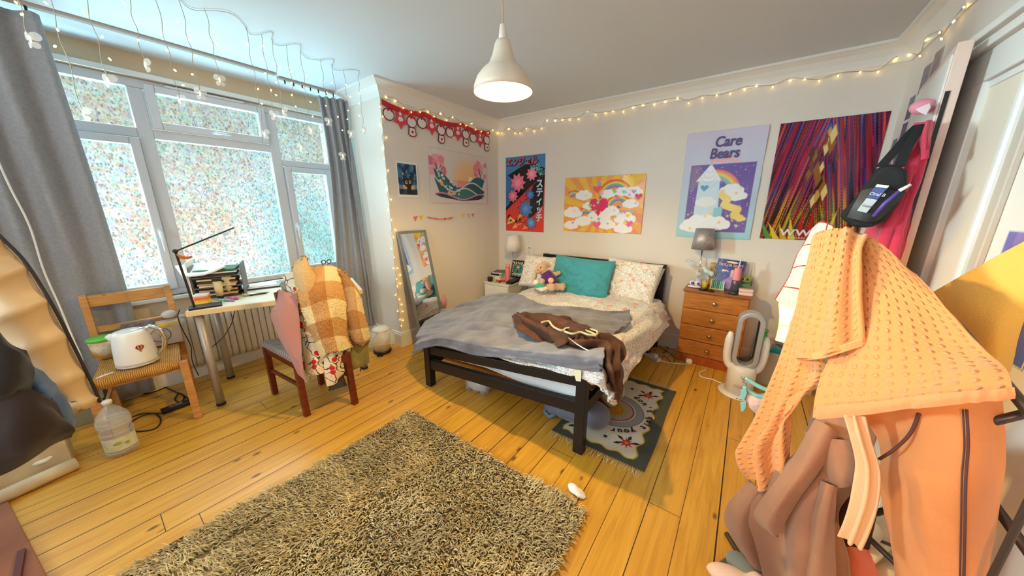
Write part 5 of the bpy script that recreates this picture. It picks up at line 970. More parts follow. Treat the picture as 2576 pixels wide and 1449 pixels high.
cloth('pocket_flap', [[at(a_, b_, Z=z_) for a_, b_, z_ in r_] for r_ in ([(1372, 828, .745), (1390, 815, .75), (1402, 820, .75)], [(1390, 850, .745), (1410, 842, .755), (1430, 838, .75)], [(1402, 872, .72), (1425, 862, .74), (1447, 845, .735)])], M['brownv'], t, 40, 30, .006, (6, 8), 18., .012, .010)
cloth('trouser_leg', [[at(a_, b_, Z=z_) for a_, b_, z_ in r_] for r_ in ([(1350, 795, .66), (1372, 790, .70), (1392, 800, .66)], [(1395, 812, .66), (1418, 800, .72), (1440, 808, .66)], [(1430, 828, .66), (1452, 818, .70), (1470, 828, .66)])], color('dark_brown_velour', (74, 40, 24), .85), t, 50, 40, .010, (7, 9), 28., .022, .006)
for nm, P_ in (('drawstring', [(1362, 812), (1380, 808), (1388, 818), (1398, 826), (1415, 832), (1425, 826), (1450, 826), (1475, 832), (1490, 838), (1500, 842), (1502, 834), (1485, 828)]), ('drawstring', [(1420, 834), (1440, 840), (1460, 836), (1480, 842), (1500, 844)])):
    MB().tube([Vector(p) for p in _cr([at(a_, b_, Z=.765) for a_, b_ in P_], 50)], .0075, 8).build(nm, color('sage_cord', (186, 180, 150), .9), t, world=True, smooth=True)
MB().tube([Vector(p) for p in _cr([at(1430, 850, Z=.76), at(1455, 868, Z=.75), at(1485, 885, Z=.74), at(1505, 890, Z=.725), at(1530, 903, Z=.69)], 30)], .0045, 8).build('zip', M['steel'], t, world=True, smooth=True)
# pillows
def pillow(name, label, c, w_, h_, d_, ang, lean, m, seed, pipe=None, tilt=0.0):
    t_ = thing(name, label, 'pillow', c, ang); n_ = 46; u = np.linspace(-1, 1, n_); U_, V_ = np.meshgrid(u, u, indexing='ij')
    for sg in (1, -1):
        f = np.clip((1 - U_ ** 4), 0, 1) ** .45 * np.clip((1 - V_ ** 4), 0, 1) ** .45; pin = 1 - .05 * (1 - np.abs(U_)) * np.abs(V_) ** 3
        x = w_ / 2 * U_ * (1 - .05 * (1 - V_ ** 2)); y = h_ / 2 * V_ * (1 - .06 * (1 - U_ ** 2)); rg = np.abs(vnoise(U_ * 3 + V_ * 2.2, V_ * 3.6 - U_ * 1.2, seed)); wr_ = .034 * (.5 - rg) + .012 * vnoise(U_ * 9, V_ * 9, seed + 3); z = sg * d_ / 2 * f + wr_ * f
        cl_, sl_ = math.cos(lean), math.sin(lean); ct, st_ = math.cos(tilt), math.sin(tilt); x2, y2 = x * ct - y * st_, x * st_ + y * ct
        G = np.stack([x2, y2 * cl_ * 0 + (-z * sl_ + y2 * cl_), y2 * sl_ + z * cl_], -1); G = G[::sg]
        grid_mesh('pillow_front' if sg > 0 else 'pillow_back', G, m, t_, world=False)
    return t_
pillow('pillow', 'white pillow standing behind the teal pillow against the headboard', (-1.30, 3.50, .72), .66, .40, .11, 0, R(74), M['sheet'], 1.)
pillow('pillow', 'floral pillow at the left of the headboard behind the soft toys', (-1.93, 3.36, .73), .68, .42, .15, R(6), R(62), M['floral'], 2.)
pillow('pillow', 'floral pillow at the right of the headboard beside the teal pillow', (-.93, 3.38, .755), .58, .44, .14, R(-4), R(68), M['floral'], 3., tilt=-.05)
pillow('pillow', 'plain white pillow peeking out at the right end of the headboard', (-.80, 3.47, .72), .30, .42, .08, R(-10), R(72), M['sheet'], 3.5, tilt=-.12)
pillow('pillow', 'plain teal pillow propped in the middle of the bed head', (-1.42, 3.22, .755), .70, .46, .15, R(2), R(66), M['teal'], 4., tilt=-.03)
# soft toys
def blob(name, parts, m, parent, vox=.008):
    m_ = MB()
    for c, r, *rot in parts:
        Mr = None
        if rot: Mr = Matrix.Rotation(rot[0][0], 4, 'X') @ Matrix.Rotation(rot[0][1], 4, 'Y') @ Matrix.Rotation(rot[0][2], 4, 'Z')
        m_.sph(c, r, Mr, 14, 10)
    return m_.build(name, m, parent, remesh=vox, smooth=True)
pl = fabric('tan_plush', (206, 170, 140), 1.0, 120, .5, sheen=.5); bb = at(1378, 718, Z=.66)
t = thing('soft_toy', 'floppy eared tan rabbit soft toy in a purple shirt on the bed', 'soft toy', (bb[0] + .035, bb[1] - .01, .635), R(30)); t.scale = (1.08,) * 3
blob('body', [((0, 0, .06), (.075, .065, .06)), ((-.045, .02, .15), (.055, .05, .055)), ((-.09, .01, .20), (.062, .06, .062)), ((-.125, -.04, .19), (.035, .035, .03)), ((.07, -.06, .03), (.055, .04, .038), (0, 0, .5)), ((.12, -.085, .04), (.034, .034, .042)), ((.0, -.09, .035), (.045, .06, .038)), ((.02, -.14, .045), (.034, .034, .042)), ((.04, .05, .13), (.055, .03, .03), (0, -.4, 0)), ((.085, .06, .15), (.028, .026, .026)), ((-.08, -.06, .09), (.03, .045, .03)), ((-.09, -.10, .07), (.026, .026, .026))], pl, t)
blob('ear', [((-.155, .0, .13), (.022, .035, .085), (0, .25, 0))], pl, t); blob('ear', [((-.05, .06, .24), (.06, .022, .03), (0, .5, 0))], pl, t)
blob('shirt', [((.0, -.005, .085), (.08, .074, .062)), ((-.04, .012, .145), (.062, .058, .05)), ((.02, .05, .12), (.045, .035, .036)), ((-.06, -.04, .11), (.04, .04, .034))], fabric('purple_jersey', (84, 40, 116), .9), t)
m_ = MB(); m_.sph((.005, -.078, .10), (.03, .008, .028)); m_.build('shirt_print', color('print_peach', (236, 190, 160), .8), t, smooth=True); m_ = MB(); m_.sph((-.128, -.073, .20), .006); m_.sph((-.10, -.05, .225), .006); m_.build('eye', M['black'], t, smooth=True)
t = thing('soft_toy', 'small white bird soft toy in a green shirt leaning on the rabbit', 'soft toy', tuple(at(1358, 730, Z=.635)), R(30)); blob('body', [((0, 0, .035), (.05, .045, .04)), ((-.04, .0, .085), (.036, .034, .034)), ((.05, -.03, .028), (.036, .03, .026)), ((.02, -.055, .02), (.034, .026, .02))], fabric('white_plush', (236, 226, 210), 1., 120, .5), t, .006)
blob('shirt', [((-.01, -.002, .055), (.052, .05, .036)), ((.03, -.035, .055), (.026, .02, .018))], fabric('green_jersey', (60, 176, 150), .9), t, .006); blob('beak', [((.072, -.03, .03), (.02, .016, .010))], color('beak_orange', (220, 120, 50), .6), t, .005)
# under the bed
t = thing('bottle_pack', 'shrink wrapped pack of water bottles under the bed', 'bottle pack', tuple(at(1200, 985, Z=0)), .1)
for i in range(3):
    for j in range(2): MB().lathe([(.03, 0), (.036, .01), (.036, .05), (.033, .06), (.036, .07), (.036, .13), (.02, .17), (.014, .19)], (-.075 + i * .075, j * .075, 0), 16).build('bottle', M['clearplastic'], t, smooth=True)
blob('shrink_wrap', [((0, .037, .07), (.125, .09, .075))], M['film'], t, .02)
t = thing('fabric_bag', 'blue grey fabric bag slumped on the floor under the bed foot', 'bag', tuple(at(1430, 1070, Z=0)), 0)
blob('bag_body', [((-.02, .12, .08), (.20, .15, .085)), ((.14, .10, .09), (.12, .12, .09)), ((-.13, .10, .06), (.12, .12, .06))], fabric('blue_grey_nylon', (98, 104, 124), .7, 60, .4), t, .014); MB().tube([(-.20, .06, .06), (-.19, -.005, .03), (-.14, -.02, .02), (-.10, .0, .05)], .016, 8).build('strap', color('strap_blue', (96, 122, 148), .7), t, smooth=True)
t = thing('crumpled_cloth', 'crumpled pale cloth heaped beside the bag under the bed', 'cloth', tuple(at(1530, 1030, Z=0)), 0); blob('cloth', [((-.03, .08, .10), (.07, .10, .09)), ((.0, .16, .08), (.07, .08, .08)), ((.0, .05, .04), (.05, .05, .04))], fabric('pale_linen', (196, 186, 176), .9, 30, .5), t, .014)
# power strip and cables
a_, b_ = at(1603, 880, Z=0), at(1660, 912, Z=0); t = thing('power_strip', 'white power strip with plugs on the floor beside the bed', 'power strip', tuple((a_ + b_) / 2), math.atan2(b_[1] - a_[1], b_[0] - a_[0])); MB().box((-.15, -.028, 0), (.15, .028, .035)).build('housing', M['white'], t, bevel=.006); MB().box((-.04, -.022, .035), (.01, .022, .085)).build('plug', M['black'], t, bevel=.004); MB().box((.06, -.022, .035), (.11, .022, .06)).build('plug', M['white'], t, bevel=.006)
MB().box((-.05, -.015, .085), (.0, .015, .11)).build('plug_top', color('plug_red', (150, 20, 36), .5), t, bevel=.003)
for lb, P_, m, r in (('white cable running from the power strip to a plug before the chest', [(1655, 905), (1680, 912), (1700, 914), (1720, 916), (1738, 915)], 'cord', .006), ('white cable looped on the floor between bed and chest', [(1700, 875), (1670, 868), (1650, 872), (1655, 888), (1680, 892), (1690, 880), (1668, 862), (1645, 862)], 'cord', .004), ('black cable tangle on the floor between bed and chest', [(1660, 872), (1675, 882), (1690, 892), (1698, 905), (1690, 912), (1678, 900), (1668, 890), (1680, 878), (1672, 866)], 'blackcord', .003), ('cream cable snaking from the chest to the white heater', [(1776, 925), (1773, 932), (1762, 936), (1760, 944), (1770, 950), (1790, 954), (1810, 962), (1822, 966)], 'cord', .006)):
    t = thing('cable', lb, 'cable', tuple(at(*P_[0], Z=.007))); MB().tube([Vector(p) for p in _cr([at(*q, Z=.007) for q in P_], 60)], r, 7).build('cable', M[m], t, world=True, smooth=True)
p = at(1732, 912, Z=0); t = thing('mains_plug', 'white mains plug lying on the floor before the chest', 'plug', tuple(p), .3); MB().box((-.028, -.022, 0), (.028, .022, .03)).build('plug', M['white'], t, bevel=.005); MB().box((-.02, -.016, .03), (.02, .016, .042)).build('plug_face', M['white'], t, bevel=.003)
p = at(1697, 862, Z=0); t = thing('spray_can', 'red spray can standing between bed and chest', 'can', (p[0], p[1] - .0, 0)); MB().lathe([(.026, 0), (.027, .14), (.022, .15)], n=20).build('can', color('can_red', (178, 26, 30), .35), t, smooth=True); MB().lathe([(.024, .15), (.024, .18), (.001, .182)], n=20).build('cap', color('cap_red', (206, 40, 40), .35), t, smooth=True)

# ------------------------------------------------------------------ standing mirror
TL, TR = Vector(at(998, 583, X=XL + .03)), Vector(at(1068, 579, X=XL + .03)); BL = Vector(at(1052, 830, X=-2.68)); dy = TR - TL; BR_ = BL + Vector((0, dy.length, 0)); zd = (TL - BL).normalized(); low = BL - zd * (BL.z / zd.z)
t = thing('standing_mirror', 'tall narrow grey framed mirror leaning on the left wall', 'mirror', tuple(low)); yv = Vector((0, 1, 0)); H_ = (TL - low).length; W_ = .36; nv_ = yv.cross(zd).normalized(); Mm = Matrix((yv, zd, nv_)).transposed().to_4x4(); Mm.translation = low
if nv_.x < 0: Mm = Matrix((-yv, zd, -nv_)).transposed().to_4x4(); Mm.translation = low + yv * W_
for nm, lo, hi in (('frame_side', (0, 0, -.01), (.026, H_, .012)), ('frame_side', (W_ - .026, 0, -.01), (W_, H_, .012)), ('frame_end', (.026, 0, -.01), (W_ - .026, .026, .012)), ('frame_end', (.026, H_ - .026, -.01), (W_ - .026, H_, .012))): MB().box(lo, hi, Mm).build(nm, color('mirror_grey', (132, 138, 136), .4, metal=.3), t, world=True, bevel=.002)
MB().box((.02, .02, -.004), (W_ - .02, H_ - .02, .002), Mm).build('mirror_glass', M['mirror'], t, world=True); MB().box((.01, .01, -.012), (W_ - .01, H_ - .01, -.006), Mm).build('backing', M['black'], t, world=True)
p = at(1117, 760, X=XL + .05); t = thing('gift_bag', 'crumpled pink plastic bag hanging by the wall behind the mirror edge', 'bag', tuple(p)); blob('bag', [((0, .0, 0), (.03, .05, .07)), ((0, .01, .06), (.015, .02, .05))], color('bag_pink', (226, 160, 170), .5), t, .014)

# ------------------------------------------------------------------ rugs
k = NT('shag_yarn'); a = k.n('Attribute', attribute_name='art'); k.l(a.outputs['Color'], k.b.inputs['Base Color']); k.set(Roughness=.9, Sheen_Weight=.2); M['shag'] = k.m
RX0, RX1, RY0, RY1 = -1.87, -.455, -.62, 1.265
t = thing('shag_rug', 'large sandy brown shag rug in the middle of the floor', 'rug', ((RX0 + RX1) / 2, .32, 0)); MB().box((RX0 + .01, RY0 + .01, 0), (RX1 - .01, RY1 - .01, .010)).build('backing', color('rug_backing', (120, 98, 60), .95), t, world=True)
rg = np.random.default_rng(3); N_ = 46000; bx, by = rg.uniform(RX0, RX1, N_), rg.uniform(RY0, RY1, N_); keep = (by > -.45 - bx * .0) ; bx, by = bx[keep], by[keep]; N_ = len(bx)
bx = bx - .08 * (by < .65) * np.clip((.65 - by), 0, .5) * (bx < -1.7)
fl = 2.6 * vnoise(bx * 1.8, by * 1.8, 3) + 1.0 * vnoise(bx * 8, by * 8, 5) + rg.normal(0, .7, N_); ln = rg.uniform(.022, .042, N_); le = rg.uniform(.45, 1.15, N_); wd = rg.uniform(.0016, .0030, N_)
dx, dy_ = np.cos(fl), np.sin(fl); V_ = np.zeros((N_, 3, 3, 3))
for j, f in enumerate((0, .55, 1.0)):
    h = ln * (math.sin(1.2 * f) / 1.0) * (1 - .35 * le * f); o_ = ln * le * f ** 1.3; w_ = wd * (1, 1.25, .5)[j]; cxx, cyy, czz = bx + dx * o_, by + dy_ * o_, .006 + h
    for q, sgn in enumerate((-1, 0, 1)): V_[:, j, q, 0] = cxx - dy_ * w_ * sgn; V_[:, j, q, 1] = cyy + dx * w_ * sgn; V_[:, j, q, 2] = czz + (w_ * .9 if sgn == 0 else 0)
vv = V_.reshape(-1, 3) - np.array(t.location); b0 = (np.arange(N_) * 9)[:, None, None]; F_ = np.array([[0, 1, 4, 3], [1, 2, 5, 4], [3, 4, 7, 6], [4, 5, 8, 7]])[None] + b0; F_ = F_.reshape(-1)
me = bpy.data.meshes.new('pile'); me.vertices.add(len(vv)); me.vertices.foreach_set('co', vv.reshape(-1).astype(np.float32)); me.loops.add(len(F_)); me.loops.foreach_set('vertex_index', F_.astype(np.int32)); nf = len(F_) // 4; me.polygons.add(nf); me.polygons.foreach_set('loop_start', np.arange(nf, dtype=np.int32) * 4); me.polygons.foreach_set('loop_total', np.full(nf, 4, np.int32)); me.polygons.foreach_set('use_smooth', np.full(nf, True)); me.update(calc_edges=True)
pal = np.array([lin(c) for c in ((208, 188, 138), (190, 168, 118), (224, 204, 158), (160, 138, 92), (198, 178, 130))]); cc = pal[rg.integers(0, 5, N_)]; cc = cc * (1 + .22 * vnoise(bx * 5, by * 5, 9))[:, None]; ca = me.color_attributes.new('art', 'FLOAT_COLOR', 'POINT'); c4 = np.ones((N_ * 9, 4), np.float32); c4[:, :3] = np.repeat(cc, 9, axis=0); ca.data.foreach_set('color', c4.reshape(-1)); me.materials.append(M['shag'])
o = bpy.data.objects.new('pile', me); COL.objects.link(o); o.parent = t; o['kind'] = 'stuff'
t = thing('rug_edge_shade', 'dark brown strip painting the shade along the left rug edge', 'strip', (-1.98, .0, 0)); P0, P1, P2 = Vector(at(470, 1345, Z=.003)), Vector(at(400, 1385, Z=.003)), Vector(at(330, 1449, Z=.003)); P3 = P2 + (P2 - P1) * .8; m_ = MB(); n0 = Vector((.10, -.05, 0))
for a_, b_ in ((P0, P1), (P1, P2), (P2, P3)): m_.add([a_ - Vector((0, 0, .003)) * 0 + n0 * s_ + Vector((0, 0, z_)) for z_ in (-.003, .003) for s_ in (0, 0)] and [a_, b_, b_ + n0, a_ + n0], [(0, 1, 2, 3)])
m_.build('strip', color('dark_brown_shade', (66, 28, 14), .8), t, world=True, solid=.005)  # dark colour stands in for the shadow at the rug edge
# woven sun mat: design painted in mat coordinates; u across the room (X), v away from camera (Y)
MX0, MX1, MY0, MY1 = -.90, -.285, 1.70, 2.735; W, H = MX1 - MX0, MY1 - MY0; a = Art(W, H, 300).fill((72, 74, 62)); NC = (30, 30, 44)
wv = [(.06 + .0 , .07)]; bp = []
for i in range(61): bp.append((W - .085 + .014 * math.sin(i * 2 * math.pi / 10), .06 + i / 60 * (H - .12)))
for i in range(41): bp.append((W - .09 - i / 40 * (W - .16), H - .06 + .010 * math.sin(i * 2 * math.pi / 10)))
for i in range(61): bp.append((.06 + .012 * math.sin(i * 2 * math.pi / 10), H - .07 - i / 60 * (H - .13)))
for i in range(41): bp.append((.06 + i / 40 * (W - .15), .06 + .010 * math.sin(i * 2 * math.pi / 10)))
d_ = a.sdf(bp); a.put(d_ - .006, (214, 176, 40)); a.put(d_ + .004, (226, 216, 196)); sx0, sy0 = .27, H * .48
a.circ(sx0, sy0, .215, NC); a.circ(sx0, sy0, .211, (150, 154, 152)); a.circ(sx0, sy0, .155, (238, 226, 206)); a.circ(sx0, sy0, .148, (170, 40, 44)); a.circ(sx0, sy0, .135, (160, 160, 156)); a.poly([(sx0 - .21, sy0 + .03), (sx0 - .06, sy0 + .02), (sx0 - .02, sy0 + .20), (sx0 - .06, sy0 + .21)], (170, 40, 44)); a.poly([(sx0 - .21, sy0 - .03), (sx0 - .06, sy0 - .02), (sx0 - .02, sy0 - .20), (sx0 - .06, sy0 - .21)], (170, 40, 44))
a.star(sx0, sy0, .128, (150, 110, 30), 22, .55); a.star(sx0, sy0, .118, (206, 156, 40), 22, .5, .1); a.circ(sx0, sy0, .066, (110, 70, 20)); a.circ(sx0, sy0, .062, (190, 134, 40))
def flower(x, y, r, c, leaf=True):
    if leaf:
        for q in (.5, 1.5, 2.6, 3.7): a.poly([(x + r * .3 * math.cos(q), y + r * .3 * math.sin(q)), (x + r * 1.1 * math.cos(q - .25), y + r * 1.1 * math.sin(q - .25)), (x + r * 1.6 * math.cos(q), y + r * 1.6 * math.sin(q)), (x + r * 1.1 * math.cos(q + .2), y + r * 1.1 * math.sin(q + .2))], NC)
    a.star(x, y, r, c, 8, .42, .3)
    if leaf: a.circ(x, y, r * .2, (206, 156, 40))
    else: a.star(x, y, r * .82, (232, 222, 204), 8, .5, .3); a.circ(x, y, r * .35, NC)
flower(W - .16, H * .17, .055, (186, 44, 40)); flower(W - .17, H * .80, .055, (186, 44, 40)); flower(.14, H * .15, .055, (186, 44, 40)); flower(W * .52, H * .155, .042, NC, False); flower(W * .50, H * .83, .042, NC, False)
a.c *= (.94 + .06 * np.sin(a.y * 900))[..., None]
t = thing('woven_mat', 'woven rag mat with a sun, flowers and words beside the bed', 'mat', ((MX0 + MX1) / 2, (MY0 + MY1) / 2, 0)); z_ = .004 + .0035 * (.5 + .5 * vnoise(a.x * 9, a.y * 7, 3)); G = np.stack([MX0 + a.x + .006 * np.sin(a.y * 6), MY0 + a.y, z_], -1); grid_mesh('weave', G, M['weave'], t, None if False else a.c, .004)
txt = "don't quit your"; m0 = color('mat_letters', NC, .95); R0 = .262
for i, ch in enumerate(txt):
    if ch == ' ': continue
    q = 1.18 - i * (2.45 / (len(txt) - 1)); lettering('lettering', ch, m0, t, (MX0 + sx0 + R0 * math.cos(q), MY0 + sy0 + R0 * math.sin(q), .0092), (math.sin(q), -math.cos(q), 0), (math.cos(q), math.sin(q), 0), ZU, .068, weight=.002, ext=.0004)
fr_ = MB()
for y_, sg in ((MY0, -1), (MY1, 1)):
    for i in range(44): x = MX0 + .008 + i * (W - .016) / 43; q = rnd.uniform(-.35, .35); l_ = rnd.uniform(.04, .07); fr_.tube([(x, y_, .006), (x + .3 * q * l_, y_ + sg * l_ * .5, .010), (x + q * l_ * 1.2, y_ + sg * l_, .004)], .0016, 5)
fr_.build('fringe', color('fringe_cotton', (222, 210, 186), .95), t, world=True)['kind'] = 'stuff'
p = at(1450, 1240, Z=0); t = thing('tissue', 'crumpled white tissue on the boards at the rug corner', 'tissue', tuple(p)); blob('tissue', [((0, 0, .012), (.05, .03, .012)), ((.03, -.015, .018), (.035, .02, .010), (0, .4, .5)), ((-.03, .01, .02), (.03, .02, .012), (0, -.3, 0))], M['paper'], t, .006)

# ------------------------------------------------------------------ white nightstand and what stands on it
NZ = .532
t = thing('nightstand', 'white two drawer nightstand in the corner left of the bed', 'nightstand', (-2.60, 3.42, 0)); MB().box((-2.80, 3.215, 0), (-2.40, 3.655, .505)).build('body', M['offwhite'], t, world=True, bevel=.003); MB().box((-2.81, 3.20, .505), (-2.39, 3.655, .53)).build('top', M['offwhite'], t, world=True, bevel=.003)
for z0, z1 in ((.02, .255), (.265, .495)): MB().box((-2.797, 3.197, z0), (-2.403, 3.214, z1)).build('drawer', M['white'], t, world=True, bevel=.003)
def ns(px, py): p = at(px, py, Z=NZ); return np.array([min(max(p[0], -2.77), -2.42), min(max(p[1], 3.23), 3.60), NZ])
p = (-2.56, 3.53, NZ); t = thing('table_lamp', 'small table lamp with a white fabric shade on the nightstand', 'lamp', p)
MB().lathe([(.055, 0), (.055, .008), (.01, .014)], n=28).build('base', M['steel'], t, smooth=True); MB().tube([(0, 0, .01), (0, 0, .45)], .006, 10).build('stem', M['steel'], t, smooth=True)
k = NT('white_shade_fabric'); k.base(lin((238, 234, 228))); k.set(Roughness=.9); M['shadecloth'] = k.m
MB().lathe([(.115, .40), (.078, .61), (.076, .61), (.113, .40)], n=36, closed=True).build('lamp_shade', M['shadecloth'], t, smooth=True); MB().tube([(-.025, -.02, .42), (-.025, -.02, .29)], .0016, 5).build('pull_cord', M['steel'], t)
p = ns(1262, 697); z = NZ
for i, (w_, d_, h_, a_, c, lb) in enumerate(((.15, .20, .030, .05, (226, 200, 170), 'tan book at the bottom of the nightstand stack'), (.14, .19, .028, -.08, (236, 228, 214), 'cream book second from the bottom of the nightstand stack'), (.15, .20, .018, .12, (200, 196, 196), 'thin pale grey book in the middle of the nightstand stack'), (.145, .20, .026, -.05, (40, 36, 36), 'black book second from the top of the nightstand stack'), (.15, .21, .016, .3, (70, 66, 62), 'dark patterned book lying tilted on top of the nightstand stack'))):
    t = thing('book', lb, 'book', (-2.69, 3.40, z), a_, 'books stacked on the nightstand'); MB().box((-w_ / 2 + .003, -d_ / 2 + .003, .002), (w_ / 2 - .002, d_ / 2 - .003, h_ - .002)).build('pages', M['paper'], t); m_ = MB(); m_.box((-w_ / 2, -d_ / 2, 0), (w_ / 2, d_ / 2, .0025)); m_.box((-w_ / 2, -d_ / 2, h_ - .0025), (w_ / 2, d_ / 2, h_)); m_.box((-w_ / 2, -d_ / 2, 0), (-w_ / 2 + .003, d_ / 2, h_)); m_.box((-w_ / 2, -d_ / 2, 0), (w_ / 2, -d_ / 2 + .002, h_)) if i in (0, 3) else None; m_.build('cover', color('book_%d' % i, c, .6, var=((130, 126, 120), 40) if i == 4 else None), t); z += h_ + .0006
t = thing('smart_speaker', 'small black round speaker at the front of the nightstand', 'speaker', (-2.74, 3.25, NZ)); MB().lathe([(.030, 0), (.036, .006), (.037, .05), (.033, .058), (.001, .060)], n=28).build('body', M['black'], t, smooth=True); MB().lathe([(.0375, .046), (.0378, .05), (.0375, .054)], n=28).build('light_ring', color('speaker_ring', (70, 70, 76), .3), t)
t = thing('flask', 'tall pink flask on the nightstand', 'flask', (-2.52, 3.36, NZ)); MB().lathe([(.031, 0), (.033, .01), (.033, .19), (.028, .20)], n=26).build('body', color('flask_pink', (232, 128, 136), .35), t, smooth=True); MB().lathe([(.029, .20), (.031, .21), (.030, .235), (.02, .243), (.001, .244)], n=26).build('lid', color('flask_lid', (240, 148, 152), .35), t, smooth=True)
t = thing('cosmetic_bottle', 'tiny white bottle with dark base on the nightstand front', 'bottle', (-2.58, 3.255, NZ)); MB().lathe([(.013, 0), (.014, .025), (.010, .03)], n=16).build('body', color('tiny_dark', (70, 50, 50)), t, smooth=True); MB().lathe([(.009, .03), (.008, .055), (.001, .056)], n=16).build('cap', M['white'], t, smooth=True)
t = thing('paper_note', 'green paper note lying at the nightstand front edge', 'note', (-2.62, 3.225, NZ)); MB().box((-.03, -.012, 0), (.03, .015, .003)).build('note', color('note_green', (150, 220, 90), .6), t)
t = thing('card_box', 'flat red card box beside the flask on the nightstand', 'box', (-2.60, 3.30, NZ), .3); MB().box((-.06, -.012, 0), (.06, .02, .022)).build('box', color('red_card', (206, 50, 40), .5), t, bevel=.002)
t = thing('storage_case', 'flat black case under the whale picture on the nightstand', 'case', (-2.44, 3.40, NZ), .1); MB().box((-.045, -.15, 0), (.045, .16, .028)).build('case', M['black'], t, bevel=.004); MB().box((-.042, -.13, .028), (.042, .14, .036)).build('lid', color('case_lid', (60, 60, 64), .4), t, bevel=.003)
W, H = .215, .225; a = Art(W, H, 120).fill((24, 28, 34)); g = (a.x - W / 2, a.y - H * .48); q = np.arctan2(g[1], g[0]); inn = (a.x > .012) & (a.x < W - .012) & (a.y > .012) & (a.y < H - .012); a.c = np.where((inn & (np.sin(q * 20) > -.2) & (a.y > .06))[..., None], lin((226, 216, 186)), a.c); a.circ(W / 2, H * .48, .078, (24, 28, 34)); a.circ(W / 2, H * .48, .073, (46, 140, 140)); a.circ(W / 2, H * .56, .03, (226, 170, 70))
a.poly([(W / 2 - .012, .03), (W / 2 + .012, .03), (W / 2 + .008, .115), (W / 2 - .008, .115)], (22, 44, 78)); a.poly([(W / 2, .108), (W / 2 - .06, .155), (W / 2 - .045, .118)], (22, 44, 78)); a.poly([(W / 2, .108), (W / 2 + .06, .155), (W / 2 + .045, .118)], (22, 44, 78))
for i in range(7): a.circ(.03 + i * .026, .03 + .012 * (i % 2), .018, (226, 222, 206)); a.circ(.034 + i * .026, .026 + .012 * (i % 2), .011, (40, 110, 120))
t = thing('framed_picture', 'black framed whale tail picture leaning on the nightstand by the pillow', 'picture', (-2.465, 3.50, NZ + .0365)); MB().box((-W / 2 - .008, -.004, .0), (W / 2 + .008, .010, H + .016), Matrix.Rotation(R(-12), 4, 'X')).build('frame', M['black'], t, bevel=.002)
Rl = Matrix.Rotation(R(-12), 3, 'X'); O = Vector(t.location) + Rl @ Vector((-W / 2, -.005, .008)); a.sheet('print', M['print'], t, O, XU, tuple(Rl @ Vector(ZU)), tuple(Rl @ Vector(NB)), 0)

# ------------------------------------------------------------------ chest of drawers
CX0, CX1, CY0, CZ = -.405, .112, 3.385, .745
t = thing('chest_of_drawers', 'pine chest of four drawers with round knobs right of the bed', 'chest of drawers', ((CX0 + CX1) / 2, 3.52, 0)); PN = M['pine']
MB().box((CX0, CY0 + .02, 0), (CX1, 3.655, .725)).build('carcass', PN, t, world=True, bevel=.003); MB().box((CX0 - .012, CY0 - .012, .722), (CX1 + .012, 3.658, .745)).build('top', color('waxed_brown_top', (150, 86, 40), .3), t, world=True, bevel=.004)
MB().box((CX0, CY0 + .004, 0), (CX1, CY0 + .02, .085)).build('plinth', wood('red_pine', (180, 92, 30), (150, 70, 18), (30, 3, 3), knots=False), t, world=True, bevel=.002)
for i, (z0, z1) in enumerate(((.092, .235), (.243, .395), (.403, .555), (.563, .718))):
    o = MB().box((CX0 + .006, CY0, z0), (CX1 - .006, CY0 + .02, z1)).build('drawer', PN, t, world=True, bevel=.005); zc = (z0 + z1) / 2; xc = (CX0 + CX1) / 2 + .0
    MB().lathe([(.007, 0), (.007, -.012), (.016, -.018), (.018, -.026), (.012, -.032), (.001, -.033)], (xc, CY0, zc), 20, axis='Y').build('knob', M['brass'] if i == 0 else M['steel'] if i == 3 else M['brass'], o, smooth=True, world=True)
CT = .7455
def ct(px, y): return float(at(px, 715, Y=y)[0])
t = thing('table_lamp', 'silver crushed velvet shade lamp with crystal ball stem on the chest', 'lamp', (ct(1757, 3.57) - .01, 3.57, CT)); k = NT('silver_velvet'); co = k.co('Object'); f = k.noise(co, 60, 4, .7, 2.0); k.base(k.ramp(f, [(.3, lin((136, 130, 130))), (.7, lin((206, 200, 200)))])); k.set(Roughness=.38, Metallic=.55); k.bump(f, .4, .004); M['velvet'] = k.m
MB().lathe([(.098, .37), (.079, .565), (.077, .565), (.096, .37)], n=40, closed=True).build('lamp_shade', M['velvet'], t, smooth=True); MB().lathe([(.06, 0), (.06, .012), (.02, .02)], n=28).build('base', M['chrome'], t, smooth=True)
for z, r in ((.06, .036), (.125, .030)): MB().sph((0, 0, z), r, nu=14, nv=8).build('crystal_ball', clear('crystal_%d' % int(z * 1000), (226, 230, 236), .45, .02), t)
MB().tube([(0, 0, .02), (0, 0, .40)], .006, 8).build('stem', M['chrome'], t, smooth=True); MB().box((-.04, -.03, .165), (.04, .03, .20)).build('crystal_block', clear('crystal_block', (216, 196, 176), .6, .1), t, bevel=.004)
blob('hanging_band', [((-.10, -.02, .245), (.045, .012, .016), (0, .25, 0)), ((-.055, -.03, .23), (.03, .012, .012), (0, .2, 0))], color('pearl_band', (206, 206, 226), .3), t, .006)
t2 = thing('eye_mask', 'shiny pale sleep mask hanging on the silver lamp stem', 'mask', (t.location.x + .07, 3.55, CT + .16)); blob('mask', [((0, 0, .0), (.035, .02, .025)), ((.04, 0, -.02), (.025, .02, .03)), ((-.03, 0, .03), (.03, .015, .02))], color('mask_aqua', (190, 214, 210), .25), t2, .008); MB().tube([(0, 0, .03), (.05, .0, .045), (.075, 0, 0), (.06, 0, -.05)], .003, 6).build('strap', color('strap_grey', (176, 180, 176)), t2, smooth=True)
